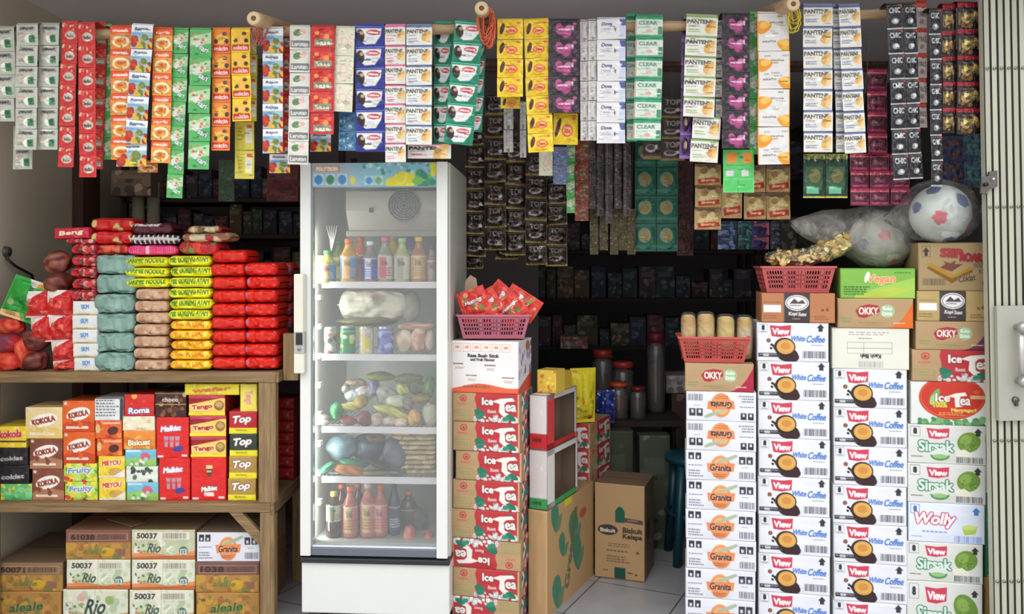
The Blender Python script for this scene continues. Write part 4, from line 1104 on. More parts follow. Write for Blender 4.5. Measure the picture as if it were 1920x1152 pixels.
# lower left: red and white corner packs, brown bags, green pack
ared = lambda w, h: Cv(w, h, (204, 40, 38)).poly([(0, 0), (.75, 0), (.15, .38), (0, .5)], (230, 222, 216)).specks(.2, .35, .9, .9, [(186, 26, 30), (222, 70, 60), (230, 110, 96)], 9, .06, .14, 4).rect(0, .93, 1, 1, (226, 206, 200))
cells = [(42, 548, 84, 595, 'r', 'Upper left'), (84, 546, 128, 595, 'r', 'Upper right'), (52, 595, 88, 642, 'r', 'Middle left'), (88, 590, 132, 640, 'r', 'Middle right'),
         (92, 640, 136, 678, 'r', 'Lower right'), (92, 678, 138, 697, 'r', 'Bottom right')]
for i, (x0, y0, x1, y1, k, lb) in enumerate(cells):
    s = S(TY); p = PX((x0+x1)/2, y1, TY)
    me = sachet((x1-x0)*s*1.08, (y1-y0)*s*1.06, .06, ared, i, wr=.006)
    tag(obj('coffee_bag', me, None, (p.x, TY + .03, p.z + (y1-y0)*s/2), (RND.uniform(-.05, .05), RND.uniform(-.12, .12), RND.uniform(-.2, .2))), lb + ' red bag with a white corner in the pile at the shelf left end', 'bag', 'red and white bags')
for i, (x, y, r, r2, c1, c2, nm, lb) in enumerate((
        (66, 638, 24, 22, (84, 30, 30), (130, 60, 50), 'chocolate_bag', 'Upper dark brown lumpy bag among the red bags'),
        (66, 676, 25, 21, (90, 36, 34), (140, 70, 60), 'chocolate_bag', 'Lower dark brown lumpy bag resting on the shelf'),
        (22, 612, 26, 18, (196, 36, 34), (226, 90, 60), 'candy_bag', 'Red lumpy bag just under the green pack'),
        (18, 645, 26, 20, (186, 30, 36), (120, 60, 90), 'candy_bag', 'Red and purple lumpy bag in the middle of the left pile'),
        (20, 678, 28, 19, (210, 40, 34), (226, 80, 60), 'candy_bag', 'Plain red lumpy bag at the bottom of the left pile'),
        (48, 655, 14, 34, (204, 44, 36), (226, 90, 60), 'candy_bag', 'Slim red bag wedged between the left pile bags'))):
    s = S(TY); p = PX(x, y, TY + .05)
    tag(obj(nm, blobbag(r*s, .05, r2*s, c1, c2, 60 + i, amp=.16, n=30), None, p), lb, 'sweets bag', 'lumpy bags at the left')
s = S(TY); p = PX(34, 563, TY)
tag(obj('snack_bag', sachet(66*s, 80*s, .06, lambda w, h: Cv(w, h, (44, 160, 60)).poly([(.4, 0), (1, 0), (1, .28), (.7, .30)], (226, 222, 206)).ell(.80, .14, .14, .10, (226, 160, 40)).specks(0, .2, .8, 1, [(30, 130, 50), (70, 190, 90), (150, 170, 110)], 14, .06, .14, 3).poly([(0, .86), (.5, .82), (.6, 1), (0, 1)], (226, 196, 130)), 3, wr=.006), None, (p.x, TY + .05, p.z), (-.1, .35, .2)), 'Bright green bag with an orange picture at the far left', 'snack bag')

# ---- boxes on the second shelf
B2 = 3.43; zb2 = lz(939)
def sbox(x0, y0, x1, y1, art, label, body=(200, 180, 150), dep=.16, Y=B2, name='biscuit_box', cat='box', group='small boxes on the middle shelf', rot=0):
    s = S(Y); p = PX((x0+x1)/2, y1, Y)
    return tag(obj(name, carton((x1-x0-.7)*s, (y1-y0)*s - .0004, dep, art, None, body, matn='film', r=.002, seed=int(x0)), None, (p.x, Y + dep/2, p.z), (0, 0, rot)), label, cat, group)
G_ = 939
kbrown = art_kokola((132, 74, 58), (176, 120, 90)); korange = art_kokola((226, 96, 36), (206, 70, 30)); kcream = art_kokola((232, 206, 150), (226, 196, 110))
black = art_mix((36, 32, 38), [(50, 44, 52), (28, 24, 30)], 'coklat', (176, 176, 180), None, .6, .22, seed=3, n=6)
sour = art_mix((176, 206, 70), [(226, 60, 50), (240, 220, 60), (196, 226, 120), (90, 170, 80)], 'Fruity', (120, 140, 200), (230, 240, 210), .4, .36, seed=8, n=30)
oj = art_mix((226, 100, 44), [(240, 130, 60), (206, 70, 30)], None, seed=4, n=10)
def ojc(w, h): s = oj(w, h); s.ell(.68, .55, .2, .22, (84, 40, 34), -.3).ell(.12, .45, .1, .24, (220, 190, 130)).rect(.3, .1, .95, .2, (240, 180, 150)); return s
mie = art_mix((236, 206, 46), [(244, 220, 90), (226, 190, 40)], 'MIEYOU', (206, 70, 50), (250, 240, 200), .30, .22, seed=5, n=8)
def mie2(w, h): s = mie(w, h); s.ell(.66, .70, .26, .18, (206, 160, 80)).poly([(.0, .9), (.6, .86), (1, .6), (1, 1), (0, 1)], (230, 226, 214)); return s
redyel = art_mix((214, 40, 36), [(226, 70, 40), (240, 170, 60)], 'Roma', (250, 240, 230), (60, 80, 170), .72, .26, seed=6, n=10)
creamp = art_mix((236, 220, 190), [(240, 190, 190), (206, 206, 150), (245, 235, 214)], None, seed=7, n=14)
amber = art_mix((232, 138, 50), [(244, 180, 80), (220, 110, 40)], 'Biskuat', (240, 236, 210), (180, 90, 30), .62, .3, seed=9, n=8)
whitedark = art_mix((222, 226, 216), [(60, 90, 70), (90, 120, 100)], 'granola', (60, 70, 66), None, .3, .24, seed=10, n=7)
ylw = art_mix((240, 222, 50), [(244, 232, 110), (232, 200, 40)], 'wafer', (206, 120, 60), None, .5, .3, seed=11, n=8)
D = .16
sbox(0, 908, 60, G_, art_mix((92, 190, 110), [(130, 210, 140), (226, 200, 80)], None, seed=3), 'Light green box at the left end of the middle shelf', (90, 170, 100))
sbox(-6, 873, 54, 908, black, 'Lower black box above the light green box', (40, 36, 40))
sbox(-8, 840, 52, 873, black, 'Upper black box on the other black box', (40, 36, 40))
sbox(-10, 800, 49, 840, art_mix((236, 206, 40), [(244, 220, 80)], 'kokola', (196, 60, 60), (236, 180, 160), .35, .34, seed=4, band=(.66, .74, (90, 70, 40))), 'Yellow box on top of the black boxes', (226, 196, 60))
sbox(60, 880, 120, G_, kbrown, 'Lower brown biscuit box with a tilted white oval', (130, 80, 60))
sbox(55, 823, 117, 880, kbrown, 'Upper brown biscuit box under the cream one', (130, 80, 60))
sbox(47, 764, 117, 823, kcream, 'Cream biscuit box with a tilted white oval', (226, 196, 140))
sbox(121, 904, 183, G_, sour, 'Lower speckled green and yellow sweets box', (150, 180, 80))
sbox(119, 869.5, 182, 904, sour, 'Upper speckled green and yellow sweets box', (150, 180, 80))
sbox(118, 811, 178, 869.5, korange, 'Lower orange biscuit box with a white oval', (206, 90, 40))
sbox(117, 752, 177, 811, korange, 'Upper orange biscuit box topping its stack', (206, 90, 40))
sbox(185, 897, 235, G_, mie2, 'Lower yellow box with a round noodle picture', (226, 200, 60))
sbox(184, 856, 234, 897, mie2, 'Upper yellow box with a round noodle picture', (226, 200, 60))
sbox(181, 823, 229, 856, ojc, 'Lower small orange box with a chocolate picture', (206, 96, 40))
sbox(178, 789, 228, 823, ojc, 'Upper small orange box with a chocolate picture', (206, 96, 40))
sbox(177, 747, 230, 789, art_info, 'White box with lines of dark print turned to the front', (200, 200, 200))
sbox(237, 905, 297, G_, art_sky, 'Lower sky blue and green picture box', (120, 170, 130))
sbox(236, 875, 296, 905, whitedark, 'White box with dark print between the two blue boxes', (200, 206, 196))
sbox(234, 843, 293, 875, art_sky, 'Upper sky blue and green picture box', (120, 170, 130))
sbox(231, 808, 291, 843, amber, 'Amber biscuit box under the cream pink one', (226, 150, 60))
sbox(229.5, 781, 290, 808, creamp, 'Low cream and pink box beneath a red one', (226, 210, 180))
sbox(233, 740, 289, 781, redyel, 'Red box with a blue and white badge on top of its stack', (206, 60, 46))
sbox(298, 860, 356, G_, art_red(1), 'Lower large red biscuit box with three cups', (206, 36, 36))
sbox(293, 783, 354, 860, art_red(1), 'Upper large red biscuit box with three cups', (206, 36, 36))
sbox(290, 735, 349, 783, art_choc, 'Dark brown chocolate box above the large red boxes', (70, 44, 38))
sbox(358, 858, 424, G_, art_red(2), 'Large red box with one small jar picture', (206, 36, 36))
sbox(357, 819, 424, 858, art_tango, 'Lowest maroon and yellow wafer box', (140, 30, 40))
sbox(355, 780, 424, 819, art_tango, 'Middle maroon and yellow wafer box', (140, 30, 40))
sbox(353, 741, 422, 780, art_tango, 'Topmost maroon and yellow wafer box of three', (140, 30, 40), dep=.22)
sbox(346, 720, 448, 741, ylw, 'Long yellow box squeezed under the upper rail', (232, 214, 70), dep=.2)
sbox(427, 898, 480, G_, art_top((176, 140, 66)), 'Lowest gold box with a yellow foot', (170, 130, 60))
sbox(429, 856, 482, 898, art_top((176, 140, 66)), 'Gold box with a yellow foot under the black one', (170, 130, 60))
sbox(430, 814, 483, 856, art_top((50, 66, 54)), 'Black green box with a yellow foot', (60, 60, 56))
sbox(429, 772, 482, 814, art_top((190, 34, 44)), 'Red box with a yellow foot above the black green one', (190, 60, 50))
def vy(w, h):
    s = Cv(w, h, (238, 220, 90)); s.text('Tango', .5, .5, .8, .3, (222, 150, 150), rot=1.5, bold=.02); return s
sbox(450, 720, 482, 772, vy, 'Upright yellow box beside the post top', (236, 216, 80))

# dim red packs at the back right corner of the middle board
YR = 3.76; s = S(YR)
for i in range(7):
    h = 22*s
    me = cached('siderack', lambda: carton(.10, h - .001, .13, art_mix((176, 30, 34), [(150, 24, 28), (206, 80, 76), (120, 20, 26)], seed=5, n=12), None, (150, 30, 34), matn='film', r=.006))
    tag(obj('red_pack', me, None, (ox + lx(510) - .058, YR + .07, zm + .0005 + i*h), (0, 0, RND.uniform(-.03, .03))), ORD[6 - i].capitalize() + ' dim red pack in the gap between shelf post and fridge', 'pack', 'red packs beside the fridge')
# ---- cartons under the lower rail
B3 = 3.45
def rowbox(x0, y0, x1, y1, art, label, body, Y=B3, dep=.40, name='drink_carton', group='cartons under the shelf'):
    s = S(Y); p = PX((x0+x1)/2, y1, Y)
    return tag(obj(name, carton((x1-x0-1)*s, (y1-y0)*s - .0005, dep, art, None, body), None, (p.x, Y + dep/2, p.z), (0, 0, RND.uniform(-.006, .006))), label, 'carton', group)
fl = 500 + ZC / S(B3)
brn = (150, 110, 76)
rowbox(367, 1112, 487, fl, art_gold(), 'Gold carton with green script right of the bottom row', brn)
rowbox(366, 1054, 487, 1112, art_gold('1038', (120, 84, 80)), 'Maroon topped gold carton numbered 1038 on the right', brn)
rowbox(368, 999, 487, 1054, art_granita, 'White carton with an orange badge under the brace', (150, 130, 106))
rowbox(242, 1107, 364, fl, art_rio(), 'Pale carton numbered 50037 in the bottom row', brn)
rowbox(246, 1050, 366, 1107, art_rio(), 'Pale carton numbered 50037, middle of the centre column', brn)
rowbox(246, 994, 366, 1050, art_rio(c=(196, 196, 160)), 'Pale carton numbered 50037 on top of the centre column', (150, 124, 92))
rowbox(117, 1106, 240, fl, art_rio(big=True), 'Pale carton with large script at the bottom', brn)
rowbox(124, 1050, 245, 1106, art_rio(), 'Pale carton numbered 50037 under the maroon one', brn)
rowbox(122, 994, 245, 1050, art_gold('61038'), 'Maroon topped carton numbered 61038', (150, 110, 84))
rowbox(-12, 1110, 115, fl, art_gold(), 'Gold carton with green script at the far left', brn)
rowbox(-10, 1056, 118, 1110, art_gold('50071', (140, 110, 80)), 'Brown carton numbered 50071 at the far left', (120, 96, 76))
tag(obj('carton_flap', (lambda g: (g.box(-.09, -.03, 0, .09, .03, .003, (150, 122, 92), 'card'), g.mesh('flap'))[1])(Geo()), None, PX(215, 993, B3) + Vector((0, .10, .002)), (0, 0, -.6)), 'Loose cardboard flap lying on the maroon topped carton', 'cardboard')

# ================================================================ display fridge
FY = 3.36; FS = S(FY); FR = math.radians(-3.5)
fp = PX(702, 500, FY); fr = thing('display_fridge', 'tall white glass-door display fridge stocked with drinks and food', 'fridge', (fp.x, FY, 0), (0, 0, FR))
fx = lambda px: (px - 702) * FS
fz = lambda py: ZC - (py - 500) * FS
WHT = (226, 228, 224); INN = (176, 182, 174)
def fpart(name, f, parent=None, label=None, bev=0):
    g = Geo(); f(g); o = obj(name, g.mesh(name), parent or fr)
    if bev:
        md = o.modifiers.new('soft edges', 'BEVEL'); md.width = bev; md.segments = 2; md.limit_method = 'ANGLE'
    if label: o['label'] = label
    return o
x0, x1, D1 = fx(560), fx(842), .62
zt = fz(303); zc = fz(1052)
def body(g):
    t = .035
    g.box(x0, .05, zc, x0 + t, D1, zt, (206, 204, 196), 'enamel'); g.box(x1 - t, .05, zc, x1, D1, zt, (206, 204, 196), 'enamel')
    g.box(x0 + t, .05, zt - .03, x1 - t, D1, zt, (206, 204, 196), 'enamel'); g.box(x0 + t, D1 - .04, zc, x1 - t, D1, zt - .03, INN, 'enamel')
    g.box(x0 + t, .05, zc, x1 - t, D1 - .04, fz(1026), INN, 'enamel')
fpart('cabinet_body', body, label='white fridge cabinet with pale grey green lining', bev=.004)
def base(g):
    g.box(x0 + .002, .012, .06, x1 + .002, D1, zc - .012, WHT, 'enamel')
fpart('lower_panel', base, label='plain white lower panel', bev=.006)
fpart('feet', lambda g: [g.box(a, .05, 0, a + .05, D1 - .05, .06, (40, 40, 42), 'plastic') for a in (x0 + .02, x1 - .07)])
fpart('black_band', lambda g: g.box(x0 + .001, -.002, zc - .014, x1 + .004, D1 - .01, zc + .006, (38, 40, 44), 'plastic'), bev=.003)
dz0, dz1 = fz(1046), fz(304)
def door(g):
    g.box(fx(560), 0, dz0, fx(580), .045, dz1, WHT, 'enamel'); g.box(fx(819), 0, dz0, fx(840), .045, dz1, WHT, 'enamel')
    g.box(fx(580), .008, dz0, fx(819), .045, fz(1031), (104, 110, 122), 'enamel')
    g.box(fx(580), .012, fz(1031), fx(819), .045, fz(1027), (206, 214, 220), 'enamel')
    g.box(fx(580), .012, fz(350), fx(583), .045, fz(1031), (150, 158, 160), 'enamel')
    g.box(fx(581), .014, fz(351), fx(819), .045, fz(304), (150, 170, 184), 'enamel')
dr = fpart('door_frame', door, label='white door frame with grey sill', bev=.003)
def glass(g):
    g.box(fx(583), .020, fz(1027), fx(819), .026, fz(351), (255, 255, 255), 'glass')
fpart('glass_pane', glass, dr, 'glass door pane with reflection haze put into its tint')
def banner(w, h):
    s = Cv(w, h, (160, 184, 204)); s.poly([(.3, 0), (1, 0), (1, 1), (.4, 1)], (140, 190, 206))
    s.rect(.02, .10, .23, .38, (190, 142, 110)).text('POLYTRON', .125, .25, .17, .16, (236, 226, 214), bold=.003)
    for i, c in enumerate(((56, 132, 190), (60, 140, 96), (74, 140, 190))): s.rect(.02 + i*.095, .46, .095 + i*.095, .92, (196, 214, 222)).ell(.057 + i*.095, .70, .033, .2, c)
    s.ell(.33, .72, .02, .18, (226, 216, 70))
    for i, c in enumerate(((70, 150, 206), (110, 176, 120))): s.rect(.43 + i*.075, .56, .495 + i*.075, .90, (210, 222, 226)).ell(.462 + i*.075, .74, .028, .15, c)
    s.specks(.42, .02, 1, .5, [(120, 200, 206), (206, 226, 220), (90, 170, 190), (60, 150, 140)], 46, .008, .02, 4)
    s.specks(.62, .5, .80, .95, [(226, 216, 50), (236, 226, 90)], 16, .02, .05, 5); s.specks(.80, .4, 1, .95, [(70, 160, 110), (120, 190, 90), (220, 216, 80), (60, 140, 120)], 22, .015, .04, 6)
    s.specks(.94, 0, 1, .5, [(226, 220, 60)], 4, .02, .04, 2); return s
g = Geo(); A = banner(118, 24).out(); X, Z = np.meshgrid(np.linspace(fx(581), fx(818), A.shape[1]), np.linspace(fz(305), fz(349), A.shape[0]))
g.grid(np.stack([X, np.full_like(X, .0125), Z], -1), A, 'plastic'); obj('sign_panel', g.mesh('sign'), fr)['label'] = 'blue header panel printed with fruit and squares'
def handle(g):
    g.box(fx(553), -.034, fz(640), fx(571), -.004, fz(514), (224, 222, 206), 'plastic'); g.box(fx(553), -.034, fz(700), fx(573), -.004, fz(662), (224, 222, 206), 'plastic')
    g.box(fx(560), -.02, fz(700), fx(573), .004, fz(514), (206, 204, 190), 'plastic')
hd = fpart('door_handle', handle, dr, 'long cream door grip on the left edge', bev=.004)
hd.parent = fr
fpart('lock', lambda g: (g.box(fx(554), -.036, fz(662), fx(573), -.006, fz(622), (176, 176, 170), 'plastic'), g.box(fx(558), -.040, fz(646), fx(570), -.034, fz(624), (38, 36, 38), 'plastic'), g.lathe([(0, .006), (.006, .006), (.006, 0)], (150, 150, 150), 'metal', 12, M=Matrix.Translation((fx(564), -.036, fz(654))) @ Matrix.Rotation(math.pi/2, 4, 'X'))), hd, 'black and grey door lock')
# inside: evaporator cover with fan grille, shelves
def evap(g):
    P = [(.16, fz(352)), (.16, fz(352) - .08), (.22, fz(432)), (D1 - .06, fz(432)), (D1 - .06, fz(352))]
    xa, xb = fx(628), fx(822)
    n = len(P); b = g.verts([(xa, y, z) for y, z in P] + [(xb, y, z) for y, z in P], (182, 176, 164))
    g.faces([[b + i for i in range(n)]], 'enamel'); g.faces([[b + n + i for i in range(n)][::-1]], 'enamel')
    g.faces([(b + i, b + n + i, b + n + (i+1) % n, b + (i+1) % n)[::-1] for i in range(n)], 'enamel')
    g.box(xa - .01, .20, fz(440), xb + .005, .24, fz(430), (150, 146, 136), 'enamel')
ev = fpart('evaporator_cover', evap, label='beige grey cooling cover at the top inside')
def grille(g):
    for k in range(1, 7):
        r = .011 * k; g.tube([(r*math.cos(a), -.004, r*math.sin(a)) for a in [i/28*2*math.pi for i in range(29)]], .0017, (150, 146, 140), 'plastic', 6, False)
    for i in range(8):
        a = i*math.pi/4; g.tube([(.008*math.cos(a), -.003, .008*math.sin(a)), (.067*math.cos(a), -.003, .067*math.sin(a))], .0014, (140, 136, 130), 'plastic', 6)
    g.lathe([(0, .001), (.068, .001)], (58, 54, 50), 'plastic', 32, M=Matrix.Rotation(math.pi/2, 4, 'X'))
g = Geo(); grille(g); go = obj('fan_grille', g.mesh('grille'), ev, (fx(742) * 1.045 + .002, .155, fz(384) + .008)); go['label'] = 'round dark wire fan grille'
fpart('sensor', lambda g: g.box(fx(675), .153, fz(394), fx(683), .16, fz(385), (60, 54, 50), 'plastic'), ev)
SH = [534, 670, 806, 900]
for py in SH:
    z = ZC - (py - 500) * S(FY + .09)
    def shf(g):
        g.box(fx(590), .085, z - .014, fx(824), .092, z + .012, (222, 220, 226), 'plastic')
        g.tube([(fx(588), .095, z), (fx(824), .095, z)], .003, (200, 200, 200), 'plastic', 6)
        for k in range(24):
            a = fx(590) + (fx(824) - fx(590)) * k / 23; g.tube([(a, .095, z), (a, .54, z)], .0018, (206, 206, 204), 'plastic', 5)
        for y in (.2, .35, .54): g.tube([(fx(588), y, z - .003), (fx(824), y, z - .003)], .0025, (200, 200, 200), 'plastic', 6)
    fpart('wire_shelf', shf, label='white wire shelf with a label strip in front')
for py in range(560, 1010, 57):
    fpart('shelf_clip', lambda g: g.box(x0 + .035, .10, fz(py) - .010, x0 + .052, .14, fz(py) + .010, (226, 228, 226), 'plastic'))
lt = bpy.data.lights.new('fridge_fill', 'AREA'); lt.shape = 'RECTANGLE'; lt.size = .03; lt.size_y = 1.25; lt.energy = 3.2; lt.color = (.96, 1, .97)  # unseen fill light, added to brighten the fridge inside evenly
lo = bpy.data.objects.new('fridge_fill', lt); COL.objects.link(lo); lo.parent = fr; lo.location = (x0 + .05, .075, (fz(438) + fz(1010)) / 2); lo.rotation_euler = (math.radians(90), 0, math.radians(-40))
# ---- food and drink inside
IY = FY + .13
def shz(i): return ZC - (([534, 670, 806, 900][i]) - 500) * S(FY + .09) + .0035
zfl = fz(1026) + .001
def inx(px, Y=IY): return (px - 960) * S(Y)
def bottle(px, w, z, topy, body_c, label_c, cap_c, lab, Y=IY, name='drink_bottle', neck=.34, low=.10, high=.55, cat='bottle', group='bottles in the fridge'):
    h = (ZC - (topy - 500) * S(Y)) - z; r = w * S(Y) / 2 * 1.08
    def dk(c): return c
    b = thing(name, lab, cat, (inx(px, Y), Y, z), group=group)
    p = [(0, h*.90, body_c), (r*.40, h*.90, body_c), (r*.42, h*.84, body_c), (r*.55, h*(1-neck*.62), body_c), (r*.88, h*(1-neck), body_c), (r, h*(high+.03), body_c), (r*.95, h*high, body_c),
         (r*.95, h*low, body_c), (r, h*(low-.03), body_c), (r*.98, h*.03, body_c), (r*.85, 0, body_c), (0, 0, body_c)]
    g = Geo(); g.lathe(p, body_c, 'liquid', 18); obj('bottle_body', g.mesh('bottle'), b)
    def lab_art(w_, h_): return Cv(w_, h_, label_c[0]).rect(.52, .04, .62, .96, label_c[1]).rect(.16, .04, .30, .96, label_c[-1]).text('Teh', .25, .3, .13, .2, label_c[-1], (60, 50, 60), .008).lines(.16, .5, .48, .9, label_c[1], 4, int(px)).lines(.64, .2, .9, .9, label_c[-1], 5, 3).rect(0, 0, 1, .06, (206, 206, 206))
    A = lab_art(40, 20).out(); th = np.linspace(0, 2*math.pi, 40); zz = np.linspace(h*high, h*low, 20); T, Z = np.meshgrid(th, zz)
    g = Geo(); g.grid(np.stack([r*.965*np.cos(T - math.pi), r*.965*np.sin(T - math.pi), Z], -1), A, 'film'); obj('label_sleeve', g.mesh('label'), b)
    g = Geo(); g.lathe([(0, h, cap_c), (r*.40, h, cap_c), (r*.46, h*.985, cap_c), (r*.46, h*.90, cap_c), (0, h*.90, cap_c)], cap_c, 'plastic', 16); obj('cap', g.mesh('cap'), b)
R1 = [(614, 31, 470, (150, 150, 40), ((70, 130, 180), (220, 206, 120), (200, 120, 80)), (40, 130, 80), 'Olive yellow bottle with a green cap on the top fridge shelf'),
      (654, 31, 448, (206, 150, 30), ((80, 140, 190), (226, 160, 90), (240, 190, 120)), (236, 96, 40), 'Amber bottle with an orange cap on the top fridge shelf'),
      (694, 27, 453, (130, 120, 120), ((40, 60, 160), (80, 100, 200), (220, 226, 236)), (226, 222, 220), 'Clear bottle with a white cap and blue label'),
      (722, 28, 445, (140, 146, 120), ((200, 196, 190), (180, 40, 60), (206, 80, 96)), (230, 70, 140), 'Bottle with a pink cap and a red and white label'),
      (754, 29, 447, (170, 180, 120), ((206, 206, 190), (170, 176, 150), (150, 150, 130)), (150, 206, 130), 'Pale bottle with a light green cap'),
      (785, 29, 445, (176, 110, 66), ((190, 150, 90), (170, 120, 70), (206, 176, 120)), (230, 180, 60), 'Brown tea bottle with a yellow cap'),
      (809, 18, 460, (150, 120, 110), ((140, 116, 110), (176, 150, 140)), (60, 60, 110), 'Slim brown bottle at the right end of the top fridge shelf')]
for (px, w, ty, bc, lc, cc, lb) in R1: bottle(px, w, shz(0), ty, bc, lc, cc, lb, high=.60, neck=.36)
for (px, w, ty, bc, lc, cc, lb) in [(636, 26, 452, (110, 130, 50), ((90, 120, 150), (200, 180, 90)), (70, 110, 50), 'Green bottle standing behind the olive and amber ones'), (676, 28, 444, (190, 90, 30), ((60, 110, 170), (150, 80, 70)), (206, 80, 40), 'Orange bottle standing behind the amber one'),
                                    (738, 28, 440, (190, 160, 40), ((170, 150, 60), (206, 190, 60)), (200, 190, 40), 'Yellow bottle behind the pink-capped one'), (770, 28, 432, (90, 76, 140), ((110, 90, 150), (150, 130, 180)), (90, 76, 160), 'Purple bottle in the second row at the top')]:
    bottle(px, w, shz(0), ty, bc, lc, cc, lb, Y=IY + .12, high=.6)
g = Geo(); g.lathe([(.024, .115), (.026, .112), (.020, .0), (0, 0)], (210, 210, 206), 'plastic', 16)
for i in (0, 1):
    tag(obj('plastic_cup', g.mesh('cup') if i == 0 else bpy.data.meshes['cup'], None, (inx(594 + i*0, IY), IY + .02 + i*.09, shz(0))), ['Front white plastic cup at the left of the top fridge shelf', 'White plastic cup behind the front one'][i], 'cup', 'cups in the fridge')
g = Geo()
for i in range(5): g.tube([(0, 0, 0), (-.004 + i*.004, 0, .05), (-.02 + i*.011, .004, .11)], .0018, (214, 216, 206), 'plastic', 6)
tag(obj('drinking_straws', g.mesh('straws'), None, (inx(616), IY + .05, shz(0) + .13)), 'Spray of white straws above the olive bottle', 'straws')
# second shelf
def can(px, w, ty, cols, lab, Y=IY, shelf=1):
    z = shz(shelf); h = (ZC - (ty-500)*S(Y)) - z; r = w*S(Y)/2
    A = Cv(44, 30, cols[0]).rect(0, .12, 1, .16, (200, 206, 200)).specks(0, .2, 1, 1, cols[1:], 26, .03, .09, int(px)).out()
    T, Z = np.meshgrid(np.linspace(0, 2*math.pi, 44), np.linspace(h*.93, h*.06, 30)); g = Geo()
    g.grid(np.stack([r*np.cos(T-math.pi), r*np.sin(T-math.pi), Z], -1), A, 'enamel')
    g.lathe([(0, h*.985), (r*.84, h*.985), (r*.88, h), (r*.90, h*.985), (r, h*.93)], (190, 192, 190), 'metal', 24); g.lathe([(r, h*.06), (r*.85, 0), (0, 0)], (190, 192, 190), 'metal', 24)
    tag(obj('drink_can', g.mesh('can'), None, (inx(px, Y), Y, z)), lab, 'can', 'cans in the fridge')
can(620, 24, 613, ((150, 156, 146), (176, 60, 56), (60, 66, 60), (206, 210, 200)), 'Silver can with red and black marks on the second fridge shelf')
can(652, 28, 611, ((40, 140, 80), (206, 226, 190), (196, 216, 60), (30, 110, 70)), 'Green can with a pale panel on the second fridge shelf')
can(687, 28, 612, ((206, 196, 176), (220, 206, 60), (226, 220, 206), (190, 170, 160)), 'Cream and yellow can on the second fridge shelf')
can(723, 29, 612, ((110, 120, 190), (216, 220, 240), (70, 80, 160), (180, 190, 226)), 'Blue and white can on the second fridge shelf')
def fblob(px, py, rx, rz, c1, c2, lab, Y=IY, name='food_bag', cat='food bag', ry=.035, seed=None, m='film', amp=.12, group='bags in the fridge', rot=0):
    s = S(Y); tag(obj(name, blobbag(rx*s, ry, rz*s, c1, c2, seed or int(px*3+py), m, 16, amp), None, PX(px, py, Y), (0, rot, 0)), lab, cat, group)
fblob(758, 638, 15, 22, (196, 170, 150), (226, 206, 190), 'Pale pink bag of sausages on the second fridge shelf')
fblob(785, 636, 16, 25, (190, 140, 120), (226, 190, 170), 'Pinkish bag in the right corner of the second fridge shelf')
fblob(806, 640, 11, 22, (186, 160, 140), (210, 190, 170), 'Slim beige bag at the right side of the second fridge shelf')
fblob(780, 612, 34, 8, (176, 120, 96), (206, 180, 150), 'Flat bag with reddish print lying on the pink bags')
s = S(IY + .10); tag(obj('food_sack', pack(134*s, 60*s, .14, art_mix((206, 202, 184), [(190, 186, 166), (212, 206, 190), (206, 180, 160)], seed=4, n=12), 9, wr=.008, sq=.45, pw=8), None, PX(700, 602, IY + .10) + Vector((0, .05, 0))), 'Large off-white sack in the gap under the top fridge shelf', 'food bag', 'bags in the fridge')
fblob(770, 575, 20, 30, (176, 164, 146), (150, 146, 130), 'Narrow beige bag right of the off-white sack', Y=IY + .12, amp=.05)
fblob(690, 604, 58, 9, (120, 116, 66), (90, 84, 60), 'Olive flat bundle under the off-white sack', Y=IY + .09, ry=.06)
